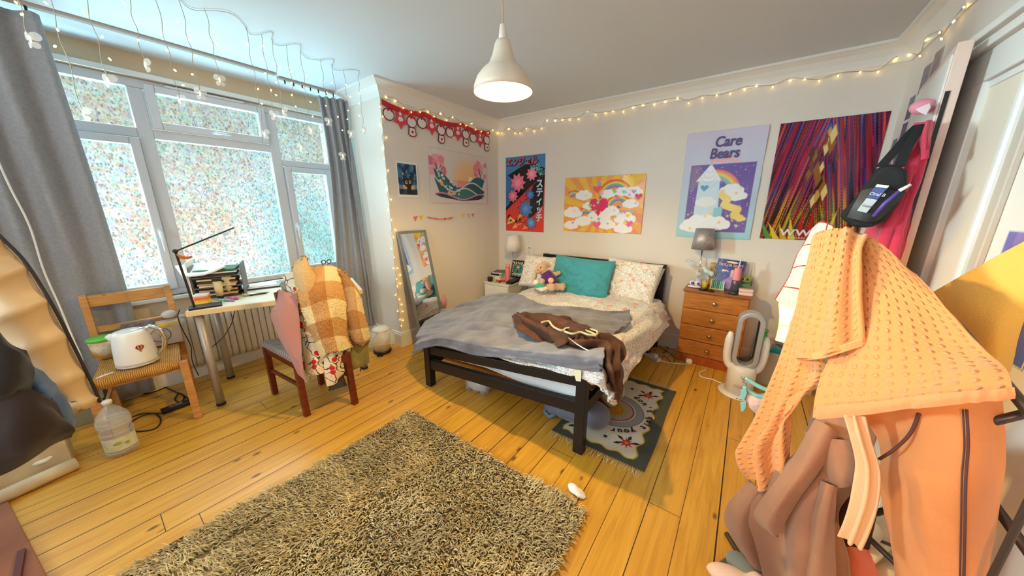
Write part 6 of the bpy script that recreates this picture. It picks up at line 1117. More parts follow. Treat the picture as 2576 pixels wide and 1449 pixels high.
p = ct(1748, 3.50); t = thing('game_controller', 'white and purple toy gadget on a white stand at the left of the chest top', 'gadget', (p, 3.50, CT)); blob('stand', [((0, 0, .010), (.065, .04, .012))], M['white'], t, .006); blob('body', [((-.02, 0, .045), (.03, .026, .028)), ((.025, 0, .045), (.03, .026, .028))], color('gadget_white', (226, 222, 232), .3), t, .006); MB().sph((-.018, -.022, .045), (.016, .010, .016)).build('dial', color('gadget_purple', (110, 80, 180), .3), t, smooth=True); MB().sph((.03, -.022, .045), (.014, .010, .014)).build('dial', color('gadget_purple', (110, 80, 180), .3), t, smooth=True)
t = thing('mug', 'small yellow mug with handle beside the silver lamp', 'mug', (ct(1773, 3.53), 3.53, CT)); MB().lathe([(.024, 0), (.026, .065), (.023, .065), (.021, .006)], n=24).build('cup', color('mug_yellow', (216, 184, 70), .35), t, smooth=True); MB().tube([(-.025, 0, .055), (-.042, 0, .045), (-.042, 0, .022), (-.024, 0, .012)], .005, 8).build('handle', color('mug_yellow', (216, 184, 70)), t, smooth=True); blob('cream_top', [((0, 0, .068), (.02, .02, .012))], color('mug_top', (196, 170, 160), .6), t, .006)
for px, y, a_, lb in ((1772, 3.44, -.5, 'black remote control lying at the left of the chest top'), (1788, 3.43, .35, 'black remote control lying right beside the other remote'),):
    t = thing('remote_control', lb, 'remote', (float(at(px, 722, Y=y)[0]), y, CT), a_); MB().box((-.022, -.045, 0), (.022, .045, .014)).build('case', M['black'], t, bevel=.005)
    for i in range(6): MB().lathe([(.004, .014), (.0035, .0155), (.001, .0156)], (-.01 + .02 * (i % 2), -.028 + .02 * (i // 2), 0), 8).build('button', color('button_grey', (90, 90, 96)), t)
t = thing('phone', 'small dark phone lying near the chest front edge', 'phone', (float(at(1843, 737, Y=3.41)[0]), 3.415, CT), .5); MB().box((-.026, -.036, 0), (.026, .036, .009)).build('case', M['black'], t, bevel=.004); MB().box((-.022, -.030, .009), (.022, .030, .0096)).build('screen', color('screen_grey', (110, 114, 110), .1), t)
# propped book and what leans behind it
W, H = .225, .285; a = Art(W, H, 150).fill((56, 64, 150)); a.c = a.c * (.8 + .35 * fbm(a.x * 12, a.y * 12, 4))[..., None]
for i in range(70): a.circ(rnd.uniform(0, W), rnd.uniform(0, H), rnd.uniform(.001, .0025), (220, 214, 240))
a.circ(.12, .262, .045, (236, 226, 176), .009)
a.poly([(.09, .02), (.20, .02), (.185, .08), (.15, .13), (.125, .13), (.07, .07)], (168, 120, 196)); a.poly([(.05, .015), (.21, .015), (.17, .09), (.10, .10)], (176, 130, 204)); a.poly([(.125, .125), (.15, .125), (.152, .165), (.123, .165)], (206, 170, 190)); a.circ(.138, .178, .016, (226, 190, 120)); a.circ(.138, .172, .008, (236, 200, 180)); a.poly([(.05, .165), (.09, .175), (.115, .168), (.09, .185), (.055, .188)], (236, 220, 190))
t = thing('picture_book', 'blue picture book with a lilac gown on its cover propped on the chest', 'book', (ct(1826, 3.58), 3.575, CT)); Rl = Matrix.Rotation(R(-10), 3, 'X') @ Matrix.Rotation(.06, 3, 'Y'); U_, V_, N_ = (tuple(Rl @ Vector(q)) for q in (XU, ZU, NB)); MB().box((-W / 2, .0015, 0), (W / 2, .013, H), Rl.to_4x4()).build('pages', M['paper'], t, bevel=.001); O = Vector(t.location) + Rl @ Vector((-W / 2, 0, 0)); a.sheet('cover', M['gloss'], t, O, U_, V_, N_, 0)
for s_, z, sz in (('TAYLOR SWIFT', .232, .034),): lettering('lettering', s_, color('lettering_peach', (240, 176, 176)), t, O + Vector(U_) * (W / 2) + Vector(V_) * z + Vector(N_) * .0028, U_, V_, N_, sz, weight=.0006, sx_=.84, ext=.0003)
lettering('lettering', 'a little story', color('lettering_navy', (50, 50, 100)), t, O + Vector(U_) * .12 + Vector(V_) * .262 + Vector(N_) * .0028, U_, V_, N_, .012, ext=.0003) if False else None
t = thing('greeting_card', 'gold edged card standing half hidden behind the blue book', 'frame', (ct(1797, 3.61), 3.615, CT)); MB().box((-.055, -.004, 0), (.05, .006, .24), Matrix.Rotation(R(-7), 4, 'X')).build('card', color('gold_card', (206, 170, 90), .5, var=((40, 60, 56), 18)), t)
t = thing('chalk_palette', 'row of green and aqua colour sticks leaning before the blue book', 'palette', (ct(1805, 3.53), 3.525, CT)); MB().box((-.062, -.008, 0), (.062, .012, .010)).build('tray', color('palette_tray', (226, 196, 110), .5), t, bevel=.002)
for i in range(8): MB().box((-.058 + i * .0146, -.004, .010), (-.0465 + i * .0146, .006, .085), Matrix.Rotation(R(-9), 4, 'X')).build('colour_stick', color('stick_%d' % i, ((226, 160, 70), (60, 110, 96), (80, 150, 130), (90, 160, 140), (70, 120, 110), (110, 180, 160), (120, 190, 180), (180, 220, 210))[i], .5), t, bevel=.001)
t = thing('oral_irrigator', 'pink water flosser with a smoky tank and white nozzle on the chest', 'water flosser', (ct(1850, 3.50), 3.50, CT)); MB().lathe([(.034, 0), (.036, .004), (.031, .11), (.029, .115)], n=28).build('tank', clear('smoky_plastic', (70, 72, 74), .75, .08), t, smooth=True); MB().lathe([(.030, .115), (.031, .125), (.029, .20), (.026, .225), (.012, .232), (.001, .233)], n=28).build('handle', color('flosser_pink', (240, 150, 156), .3), t, smooth=True); MB().tube([(.004, 0, .23), (.008, 0, .30), (.010, 0, .315)], [.007, .004, .003], 8).build('nozzle', M['white'], t, smooth=True)
t = thing('gift_box', 'pale pink lidded box at the right end of the chest top', 'box', (ct(1880, 3.44), 3.44, CT), .05); MB().box((-.052, -.035, 0), (.052, .035, .032)).build('box', color('box_pink', (232, 198, 190), .45), t, bevel=.008, seg=3); MB().box((-.053, -.036, .0325), (.053, .036, .058)).build('lid', color('box_pink', (232, 198, 190)), t, bevel=.010, seg=3)
t = thing('soft_toy', 'dark green round headed toy beside the pink flosser', 'toy', (.052, 3.585, CT)); blob('body', [((0, 0, .055), (.05, .035, .055))], color('toy_green', (80, 140, 110), .4, var=((150, 170, 60), 20)), t, .008); blob('head', [((0, -.008, .115), (.052, .040, .045))], color('toy_teal', (60, 116, 96), .35, var=((190, 180, 60), 16)), t, .008)
for x in (-.02, .015): MB().sph((x, -.045, .125), (.008, .005, .010)).build('eye', M['black'], t, smooth=True)
MB().lathe([(.05, -.004), (.056, -.004), (.056, .004), (.05, .004)], (.0, .0, .085), 28, axis='Y', closed=True).build('hood_rim', M['black'], t)
t = thing('hair_clip', 'dark green claw clip behind the pink box', 'clip', (.085, 3.52, CT)); blob('clip', [((0, 0, .008), (.03, .01, .008)), ((.02, .01, .014), (.02, .006, .008))], color('clip_green', (60, 74, 64), .4), t, .005)

# ------------------------------------------------------------------ bladeless heater
t = thing('fan_heater', 'white bladeless fan heater with an oval ring in front of the chest', 'fan heater', (.13, 3.03, 0), R(4))
MB().lathe([(.138, 0), (.142, .006), (.138, .014), (.10, .02)], n=40).build('base_plate', M['white'], t, smooth=True); MB().lathe([(.098, .018), (.098, .20), (.094, .245), (.08, .262), (.001, .264)], n=40).build('column', M['white'], t, smooth=True)
def stadium(w_, h_, n=18): r_ = w_ / 2; s_ = h_ / 2 - r_; return [(r_ * math.cos(q), s_ + r_ * math.sin(q)) for q in np.linspace(0, math.pi, n)] + [(r_ * math.cos(q), -s_ + r_ * math.sin(q)) for q in np.linspace(math.pi, 2 * math.pi, n)]
def ring(name, w0, h0, w1, h1, y0, y1, zc, m, inner_in=0.0):
    o_, i_, i2 = stadium(w0, h0), stadium(w1, h1), stadium(w1 + inner_in, h1 + inner_in); n = len(o_); m_ = MB(); vs = [(x, y0, zc + z) for x, z in o_] + [(x, y1, zc + z) for x, z in o_] + [(x, y0, zc + z) for x, z in i_] + [(x, y1, zc + z) for x, z in i2]; fs = []
    for k_ in range(n): j = (k_ + 1) % n; fs += [(k_, j, n + j, n + k_), (2 * n + j, 2 * n + k_, 3 * n + k_, 3 * n + j), (j, k_, 2 * n + k_, 2 * n + j), (n + k_, n + j, 3 * n + j, 3 * n + k_)]
    m_.add(vs, fs); return m_.build(name, m, t, bevel=.006, seg=3)
ring('ring', .172, .475, .108, .405, -.06, .05, .478, color('ring_silver', (176, 184, 192), .3, metal=.35), .02); ring('inner_ring', .128, .425, .104, .40, .0505, .06, .478, M['black'])
m_ = MB(); po = [(x * 1, z) for x, z in stadium(.272, .48)]
arm = MB(); cs = [(-.116, .52), (-.118, .42), (-.116, .32), (-.098, .245), (-.05, .205), (0, .195), (.05, .205), (.098, .245), (.116, .32), (.118, .42), (.116, .52)]
arm.tube([Vector((x, .005, z)) for x, z in _cr(cs, 44)], [.031 * min(1, .45 + .2 * min(i, 43 - i)) for i in range(44)], 12); arm.build('yoke', M['white'], t, smooth=True)
lettering('logo', 'V', color('logo_gold', (196, 160, 96), .3, metal=.6), t, (.13 + .012, 3.03 - .0985, .178), XU, ZU, NB, .045, ext=.001)
for i in range(4): q = -1.95 + i * .26; MB().box((-.011, -.003, 0), (.011, .002, .026), Matrix.Translation((.0985 * math.cos(q), .0985 * math.sin(q), .085)) @ Matrix.Rotation(q + math.pi / 2, 4, 'Z')).build('vent_grille', color('vent_beige', (190, 182, 170), .5), t)
m_ = MB()
for x in (-.012, .012): MB().sph((x, -.135, .014), (.008, .006, .002)).build('button', color('button_grey', (90, 90, 96)), t, smooth=True)
# storage basket behind the heater
t = thing('storage_basket', 'beige fabric basket of bits and pieces right of the pine chest', 'basket', (.40, 3.47, 0)); m_ = MB(); m_.box((.20, 3.32, 0), (.62, 3.335, .30)); m_.box((.20, 3.61, 0), (.62, 3.625, .30)); m_.box((.20, 3.335, 0), (.215, 3.61, .30)); m_.box((.605, 3.335, 0), (.62, 3.61, .30)); m_.box((.215, 3.335, 0), (.605, 3.61, .01)); m_.build('basket', fabric('beige_canvas', (196, 178, 156), .9), t, world=True, bevel=.004)
for px, py, rr_, c, lb, cat in ((1925, 832, (.03, .03, .02), (60, 150, 70), 'green plastic cup poking out of the beige basket', 'cup'), (1945, 848, (.05, .03, .035), (186, 160, 150), 'pinkish soft bundle in the beige basket', 'bundle'), (1985, 862, (.04, .03, .02), (150, 160, 170), 'grey blue pouch at the back of the beige basket', 'pouch')):
    p = at(px, py, Y=3.47); t = thing('cloth_bundle' if cat != 'cup' else 'plastic_cup', lb, cat, (p[0], p[1], .012)); h_ = p[2] - .012; blob(cat, [((0, 0, h_ / 2 - .0), (.04, .035, h_ / 2)), ((0, 0, h_), rr_)], color('basket_%d' % px, c, .7), t, .01)
p = at(1938, 872, Y=3.42); t = thing('plastic_tray', 'turquoise plastic tray angled in the beige basket', 'tray', (p[0], 3.40, .15)); MB().box((-.07, -.01, 0), (.07, .01, .19), Matrix.Rotation(.5, 4, 'Y')).build('tray', color('tray_teal', (60, 170, 186), .4), t, bevel=.004)


# ------------------------------------------------------------------ robe, hook and wash bag on the open door
def PD(rows): return [[at(a_, b_, D=d_) for a_, b_, d_ in r_] for r_ in rows]
def slab(name, poly, D0, D1, m, parent, bevel=.006, seg=3):
    """closed body of an outlined thing, with real depth between level distances D0 and D1"""
    m_ = MB(); n = len(poly); vs = [at(x, y, D=D0) for x, y in poly] + [at(x, y, D=D1) for x, y in poly]
    fs = [tuple(range(n)), tuple(range(2 * n - 1, n - 1, -1))] + [((i + 1) % n, i, n + i, n + (i + 1) % n) for i in range(n)]
    m_.add(vs, fs); return m_.build(name, m, parent, bevel=bevel, seg=seg, world=True)
t = thing('bath_robe', 'deep pink fleece robe hanging on the open door', 'robe', tuple(at(2325, 312, D=2.5)))
pinkf = fabric('pink_fleece', (206, 52, 84), .95, 120, .5, sheen=.4)
cloth('robe_body', PD([[(2290, 330, 2.60), (2312, 312, 2.52), (2335, 305, 2.47), (2352, 308, 2.50)], [(2262, 420, 2.62), (2290, 415, 2.44), (2315, 410, 2.42), (2332, 405, 2.50)], [(2225, 510, 2.62), (2255, 515, 2.42), (2285, 512, 2.40), (2305, 515, 2.50)], [(2182, 590, 2.62), (2220, 600, 2.40), (2255, 605, 2.38), (2279, 605, 2.50)], [(2150, 690, 2.62), (2190, 700, 2.40), (2230, 705, 2.38), (2254, 700, 2.50)], [(2120, 800, 2.62), (2160, 810, 2.40), (2200, 815, 2.38), (2230, 800, 2.50)]]), pinkf, t, 80, 60, .010, (4, 9), 3., .012, .012, fold=lambda u, v: .014 * np.sin(v * 20))
cloth('robe_lapel', PD([[(2318, 318, 2.44), (2334, 304, 2.40), (2350, 308, 2.44)], [(2312, 345, 2.41), (2330, 340, 2.36), (2345, 345, 2.44)], [(2318, 400, 2.40), (2328, 400, 2.37), (2334, 400, 2.44)]]), pinkf, t, 30, 20, .005, solid=.012)
t = thing('door_hook', 'pink round hook with a white band stuck over the robe', 'hook', tuple(at(2320, 268, D=2.55)))
blob('hook_cap', [((0, 0, 0), (.045, .03, .035)), ((.01, -.01, -.02), (.035, .02, .015))], color('hook_pink', (232, 150, 170), .4), t, .008); slab('hook_band', [(2302, 275), (2340, 258), (2342, 270), (2330, 290), (2312, 282)], 2.44, 2.50, color('hook_white', (226, 206, 214), .4), t, .003)
t = thing('wash_bag', 'black mesh wash bag hanging by its strap in front of the robe', 'wash bag', tuple(at(2215, 480, D=2.3)))
bk = color('black_mesh', (22, 24, 28), .8); slab('bag_body', [(2206, 424), (2232, 412), (2262, 416), (2282, 432), (2282, 470), (2262, 510), (2225, 555), (2192, 573), (2150, 572), (2118, 552), (2111, 538), (2140, 512), (2165, 478)], 2.30, 2.42, bk, t, .02)
cloth('front_pocket', PD([[(2166, 478, 2.285), (2205, 470, 2.275), (2245, 478, 2.275), (2280, 484, 2.285)], [(2145, 515, 2.28), (2185, 512, 2.262), (2222, 520, 2.262), (2255, 515, 2.28)], [(2128, 548, 2.29), (2160, 555, 2.27), (2190, 560, 2.27), (2215, 552, 2.29)]]), color('black_nylon', (28, 32, 38), .5), t, 30, 30, .004, solid=.003)
for P_ in ([(2215, 420, 2.33), (2255, 375, 2.36), (2290, 335, 2.40), (2312, 314, 2.42)], [(2262, 420, 2.33), (2280, 375, 2.36), (2305, 335, 2.39), (2318, 313, 2.42)]): 
    m_ = MB(); pp = _cr([at(*q[:2], D=q[2]) for q in P_], 16); m_.add([Vector(p) + Vector((sx_ * .018, 0, 0)) for p in pp for sx_ in (-1, 1)], [(2 * i, 2 * i + 1, 2 * i + 3, 2 * i + 2) for i in range(15)]); m_.build('strap', bk, t, world=True, solid=.003)
t = thing('toothpaste', 'blue and silver toothpaste tube in the wash bag pocket', 'toothpaste', tuple(at(2185, 500, D=2.25)))
Oc = [Vector(at(x, y, D=2.235)) for x, y in ((2201, 470), (2232, 474), (2180, 536), (2156, 530))]; m_ = MB(); nrm = (Oc[1] - Oc[0]).cross(Oc[3] - Oc[0]).normalized(); nrm = nrm if nrm.y < 0 else -nrm
def quadslab(name, a_, b_, c_, d_, th, m): m_ = MB(); m_.add([p - nrm * 0 for p in (a_, b_, c_, d_)] + [p - nrm * th for p in (a_, b_, c_, d_)], [(0, 1, 2, 3), (7, 6, 5, 4), (1, 0, 4, 5), (2, 1, 5, 6), (3, 2, 6, 7), (0, 3, 7, 4)]); return m_.build(name, m, t, world=True, bevel=.002)
lp = lambda f: (Oc[0].lerp(Oc[3], f), Oc[1].lerp(Oc[2], f)); a0, b0 = lp(0); a1, b1 = lp(.45); a2, b2 = lp(1)
quadslab('tube_upper', a0, b0, b1, a1, .03, color('tube_blue', (36, 70, 140), .3)); quadslab('tube_lower', a1, b1, b2, a2, .028, color('tube_silver', (186, 200, 206), .3)); quadslab('cap', Oc[0] + (Oc[0] - Oc[3]) * .11, Oc[1] + (Oc[1] - Oc[2]) * .11, b0, a0, .03, M['white'])
U_ = (Oc[1] - Oc[0]).normalized(); V_ = (Oc[0] - Oc[3]).normalized(); V_ = (V_ - U_ * V_.dot(U_)).normalized(); lettering('lettering', 'Oral B', M['paper'], t, (Oc[0] + Oc[1]) / 2 - V_ * .03 + nrm * .001, U_, V_, nrm, .019, shear=.2); lettering('lettering', 'CLEAN', color('lettering_navy', (50, 50, 100)), t, a1.lerp(b1, .5) - V_ * .035 + nrm * .001, U_, V_, nrm, .012)
t = thing('toothbrush', 'violet and white toothbrush sticking out of the wash bag pocket', 'toothbrush', tuple(at(2240, 500, D=2.22))); pp = [Vector(at(x, y, D=2.235)) for x, y in ((2196, 545), (2225, 512), (2262, 480))]; MB().tube(pp, [.006, .008, .006], 8).build('handle', color('brush_violet', (90, 70, 170), .35), t, world=True, smooth=True); MB().tube([pp[2], Vector(at(2292, 464, D=2.235))], [.008, .006], 8).build('head', M['white'], t, world=True, smooth=True)

# ------------------------------------------------------------------ clothes airer with drying laundry
t = thing('clothes_airer', 'dark metal clothes airer buried under towels and joggers', 'clothes airer', (.45, 1.30, 0)); DK = M['darktube']
ridge = [(2085, 585, 1.52), (2200, 618, 1.455), (2300, 702, 1.405), (2420, 820, 1.30), (2535, 960, 1.20), (2660, 1110, 1.15)]
MB().tube([Vector(at(a_, b_ + 12, D=d_)) for a_, b_, d_ in ridge], .010, 10).build('wing_bar', DK, t, world=True, smooth=True)
top_ = Vector(at(2085, 600, D=1.52)); MB().tube([top_, Vector(at(2040, 690, D=1.56)), Vector(at(2005, 850, D=1.655)), Vector(at(1985, 1000, D=1.66))], .008, 8).build('cross_bar', DK, t, world=True); MB().tube([top_, Vector((top_.x, top_.y, .02))], .011, 10).build('upright', DK, t, world=True); e_ = Vector(at(2660, 1115, D=1.15)); MB().tube([e_, Vector((e_.x, e_.y, .02))], .006, 10).build('upright', DK, t, world=True)
MB().tube([Vector((top_.x - .10, top_.y + .04, .012)), Vector((e_.x + .0, e_.y - .1, .012))], .011, 10).build('foot_bar', DK, t, world=True)
for P_ in ([(2440, 1075, 1.22), (2600, 1035, 1.22)], [(2500, 1270, 1.32), (2620, 1440, 1.30)], [(2150, 1320, 1.42), (2235, 1400, 1.40), (2340, 1500, 1.38)], [(2170, 1300, 1.42), (2330, 1255, 1.40)]): MB().tube([Vector(at(a_, b_, D=d_)) for a_, b_, d_ in P_], .009, 10).build('cross_bar', DK, t, world=True, smooth=True)
MB().tube([Vector(at(2490, 1240, D=1.40)), Vector(at(2600, 1390, D=1.38))], .004, 8).build('wire_bar', DK, t, world=True)
peach = bobble('peach_bobble_towelling', (222, 152, 90))
t = thing('bath_towel', 'big peach bobble towel draped over the airer', 'towel', tuple(at(2250, 800, D=1.3)))
cloth('towel_side', PD([[(2102, 574, 1.50), (2150, 584, 1.47), (2200, 602, 1.44), (2255, 642, 1.41), (2302, 690, 1.39)], [(2120, 700, 1.43), (2190, 715, 1.38), (2262, 742, 1.35), (2335, 772, 1.33), (2395, 795, 1.31)], [(2100, 850, 1.35), (2190, 858, 1.29), (2290, 868, 1.26), (2390, 878, 1.25), (2476, 880, 1.24)], [(2065, 960, 1.28), (2180, 962, 1.21), (2305, 957, 1.18), (2430, 944, 1.17), (2536, 934, 1.18)], [(2049, 1052, 1.23), (2180, 1040, 1.15), (2310, 1023, 1.12), (2430, 1012, 1.11), (2551, 998, 1.13)]]), peach, t, 110, 110, .010, (4, 4), 3., .008, .010)
cloth('towel_flap', PD([[(2084, 580, 1.49), (2108, 571, 1.47), (2138, 577, 1.45), (2172, 594, 1.44)], [(2058, 650, 1.47), (2092, 658, 1.41), (2126, 655, 1.385), (2158, 640, 1.39)], [(2030, 740, 1.45), (2072, 752, 1.37), (2116, 755, 1.34), (2156, 735, 1.35)], [(2010, 830, 1.43), (2058, 845, 1.34), (2112, 848, 1.30), (2164, 825, 1.31)], [(2004, 900, 1.42), (2055, 900, 1.33), (2110, 886, 1.285), (2171, 868, 1.29)]]), peach, t, 80, 80, .010, (4, 5), 6., .010, .010, fold=lambda u, v: .010 * np.sin(v * 13))
cloth('towel_side', PD([[(2048, 600, 1.53), (2066, 582, 1.51), (2090, 577, 1.49)], [(2012, 720, 1.51), (2040, 725, 1.46), (2068, 735, 1.45)], [(1985, 830, 1.50), (2022, 848, 1.43), (2060, 870, 1.41)], [(1945, 945, 1.49), (1998, 958, 1.41), (2072, 955, 1.35)], [(1900, 1050, 1.48), (1950, 1060, 1.40), (1992, 1025, 1.40)], [(1853, 1142, 1.47), (1912, 1135, 1.38), (1988, 1100, 1.38)], [(1884, 1190, 1.47), (1928, 1232, 1.38), (1986, 1180, 1.38)]]), peach, t, 110, 60, .008, (4, 6), 9., .008, .010, fold=lambda u, v: .018 * np.sin(v * 17) * np.clip(u * 2 - .5, 0, 1))
cloth('hem', PD([[(2050, 1022, 1.222), (2180, 1012, 1.142), (2310, 995, 1.112), (2430, 984, 1.102), (2551, 974, 1.128)], [(2047, 1040, 1.219), (2180, 1028, 1.139), (2310, 1011, 1.109), (2430, 1000, 1.099), (2552, 988, 1.125)], [(2049, 1056, 1.222), (2180, 1044, 1.142), (2310, 1027, 1.112), (2430, 1016, 1.102), (2552, 1002, 1.128)]]), fabric('peach_hem_tape', (218, 150, 100), .9, 200, .3), t, 12, 80, .003, (9, 30), 3., .004, .008)
cloth('hem', PD([[(2004, 884, 1.412), (2055, 885, 1.322), (2110, 871, 1.277), (2170, 853, 1.282)], [(2003, 904, 1.412), (2055, 904, 1.322), (2110, 890, 1.277), (2172, 871, 1.282)]]), fabric('cream_hem_tape', (226, 164, 104), .9, 200, .3), t, 8, 60, .002, solid=.006)
t = thing('hand_towel', 'white towel with dark red check lines over the far end of the airer', 'towel', tuple(at(2030, 660, D=1.55))); cloth('towel', PD([[(2036, 572, 1.58), (2062, 556, 1.56), (2096, 566, 1.53)], [(2012, 620, 1.56), (2044, 618, 1.52), (2082, 630, 1.50)], [(1982, 695, 1.56), (2020, 690, 1.52), (2052, 705, 1.51)], [(1951, 752, 1.56), (1986, 775, 1.53), (2024, 770, 1.52)]]), checks('red_line_towelling', (240, 218, 186), (150, 40, 40), 12.5, .06), t, 60, 40, .008, (5, 6), 3., .006, .010)
t = thing('hand_towel', 'white towel with fine yellow check lines hanging below the red lined towel', 'towel', tuple(at(1990, 810, D=1.6))); cloth('towel', PD([[(1966, 762, 1.62), (2000, 765, 1.58), (2034, 770, 1.56)], [(1958, 810, 1.62), (1992, 815, 1.56), (2026, 812, 1.55)], [(1944, 856, 1.62), (1985, 864, 1.57), (2022, 850, 1.56)]]), checks('yellow_line_towelling', (238, 234, 216), (206, 200, 110), 12, .05), t, 40, 40, .010, (6, 8), 5., .020, .012)
t = thing('pillowcase', 'plain white sheet hanging behind the peach towel beside the heater', 'sheet', tuple(at(1950, 960, D=1.66))); cloth('sheet', PD([[(1984, 840, 1.68), (2010, 845, 1.66), (2040, 845, 1.62)], [(1955, 930, 1.68), (1985, 930, 1.64), (2020, 930, 1.62)], [(1925, 1010, 1.68), (1955, 1015, 1.64), (1995, 1020, 1.62)], [(1893, 1070, 1.68), (1925, 1090, 1.64), (1965, 1090, 1.62)], [(1872, 1110, 1.68), (1900, 1130, 1.65), (1940, 1130, 1.63)]]), M['sheet'], t, 50, 40, .008, (3, 8), 2., .012, .004)
orng = fabric('apricot_jersey', (216, 142, 84), .9, 220, .25, ((196, 126, 72), 4))
t = thing('joggers', 'apricot fleece joggers hanging from the airer under the peach towel', 'joggers', tuple(at(2350, 1200, D=1.2)))
cloth('leg', PD([[(2130, 1030, 1.26), (2230, 1025, 1.22), (2330, 1012, 1.18), (2430, 1005, 1.18), (2514, 1000, 1.24)], [(2190, 1100, 1.26), (2270, 1105, 1.20), (2360, 1105, 1.16), (2440, 1100, 1.16), (2511, 1090, 1.23)], [(2207, 1190, 1.26), (2290, 1195, 1.18), (2370, 1195, 1.15), (2440, 1195, 1.15), (2503, 1195, 1.22)], [(2226, 1310, 1.27), (2300, 1315, 1.19), (2370, 1315, 1.16), (2435, 1315, 1.16), (2491, 1315, 1.22)], [(2245, 1400, 1.28), (2310, 1400, 1.21), (2370, 1400, 1.18), (2430, 1400, 1.18), (2484, 1400, 1.23)], [(2262, 1500, 1.29), (2320, 1500, 1.23), (2370, 1500, 1.20), (2428, 1500, 1.20), (2476, 1500, 1.24)]]), orng, t, 100, 90, .012, (3, 4), 3., .014, .008)
for off in (-10, 0): MB().tube([Vector(p) for p in _cr([at(2432 + off, 1030, D=1.158), at(2436 + off, 1120, D=1.143), at(2430 + off, 1200, D=1.135), at(2428 + off, 1310, D=1.145), at(2426 + off, 1400, D=1.163), at(2424 + off, 1500, D=1.185)], 60)], .0022 if off == 0 else .0014, 6).build('seam', color('seam_brown', (84, 52, 52), .9), t, world=True, smooth=True)
MB().tube([Vector(p) for p in _cr([at(2312, 1040, D=1.17), at(2290, 1090, D=1.165), at(2250, 1130, D=1.175), at(2212, 1155, D=1.20)], 30)], .0035, 6).build('seam', color('seam_brown', (84, 52, 52), .9), t, world=True, smooth=True)
cloth('drawstring', PD([[(2122, 1045, 1.165), (2145, 1046, 1.155), (2168, 1046, 1.165)], [(2140, 1100, 1.165), (2160, 1105, 1.15), (2182, 1108, 1.165)], [(2155, 1170, 1.17), (2178, 1178, 1.15), (2203, 1182, 1.165)], [(2145, 1240, 1.17), (2172, 1250, 1.15), (2198, 1258, 1.165)], [(2128, 1310, 1.17), (2150, 1325, 1.155), (2178, 1335, 1.165)], [(2112, 1345, 1.17), (2135, 1365, 1.16), (2160, 1378, 1.165)]]), fabric('cream_tape', (222, 184, 142), .9), t, 60, 24, .004, (4, 9), 3., solid=.006, fold=lambda u, v: .008 * np.sin(v * 14))
tan = fabric('brown_sweat_fleece', (160, 116, 88), .95, 240, .25, ((140, 98, 76), 5))
t = thing('sweatshirt', 'brown fleece sweatshirt hanging lowest on the left of the airer', 'sweatshirt', tuple(at(2020, 1250, D=1.32)))
cloth('body', PD([[(2035, 1020, 1.42), (2090, 1025, 1.37), (2150, 1030, 1.34), (2205, 1040, 1.36)], [(1992, 1130, 1.40), (2060, 1135, 1.33), (2120, 1140, 1.31), (2180, 1160, 1.34)], [(1935, 1225, 1.39), (2005, 1240, 1.31), (2070, 1240, 1.29), (2130, 1235, 1.34)], [(1892, 1290, 1.39), (1975, 1315, 1.30), (2055, 1312, 1.28), (2098, 1290, 1.34)], [(1912, 1365, 1.39), (1985, 1380, 1.30), (2055, 1380, 1.28), (2094, 1370, 1.34)], [(1935, 1500, 1.40), (2000, 1500, 1.32), (2060, 1500, 1.30), (2096, 1500, 1.34)]]), tan, t, 120, 100, .014, (3, 4), 3., .030, .008, fold=lambda u, v: .022 * np.sin(v * 11 + 3 * u) * np.clip(u * 1.6, .1, 1))
cloth('sleeve', PD([[(1880, 1205, 1.46), (1906, 1228, 1.40), (1935, 1248, 1.42)], [(1830, 1262, 1.46), (1866, 1290, 1.37), (1905, 1315, 1.40)], [(1822, 1318, 1.46), (1862, 1345, 1.37), (1900, 1370, 1.40)], [(1862, 1382, 1.46), (1885, 1400, 1.39), (1912, 1418, 1.41)], [(1890, 1425, 1.46), (1905, 1440, 1.42), (1925, 1450, 1.43)]]), tan, t, 50, 40, .012, (4, 5), 6., .014, .008)
cloth('hood', PD([[(2030, 1085, 1.345), (2080, 1100, 1.295), (2140, 1110, 1.29), (2185, 1140, 1.32)], [(2050, 1170, 1.33), (2100, 1185, 1.27), (2150, 1190, 1.265), (2190, 1180, 1.30)], [(2060, 1225, 1.325), (2100, 1228, 1.275), (2150, 1215, 1.27), (2195, 1195, 1.30)]]), tan, t, 50, 50, .010, (4, 5), 9., .014, .008)
cloth('front_fold', PD([[(2060, 1060, 1.33), (2085, 1070, 1.29), (2105, 1090, 1.31)], [(1995, 1150, 1.31), (2030, 1165, 1.25), (2055, 1185, 1.28)], [(1930, 1235, 1.30), (1972, 1250, 1.23), (2005, 1270, 1.27)], [(1890, 1290, 1.31), (1930, 1318, 1.24), (1962, 1335, 1.27)], [(1905, 1330, 1.33), (1935, 1345, 1.27), (1955, 1352, 1.29)]]), tan, t, 60, 40, .010, (4, 5), 16., .014, .010)
cloth('centre_fold', PD([[(2082, 1215, 1.27), (2090, 1218, 1.255), (2099, 1222, 1.275)], [(2050, 1310, 1.26), (2078, 1312, 1.225), (2099, 1315, 1.265)], [(2022, 1400, 1.27), (2062, 1402, 1.225), (2098, 1400, 1.27)], [(1998, 1500, 1.28), (2050, 1500, 1.235), (2098, 1500, 1.28)]]), tan, t, 50, 30, .008, (4, 6), 21., .010, .006)
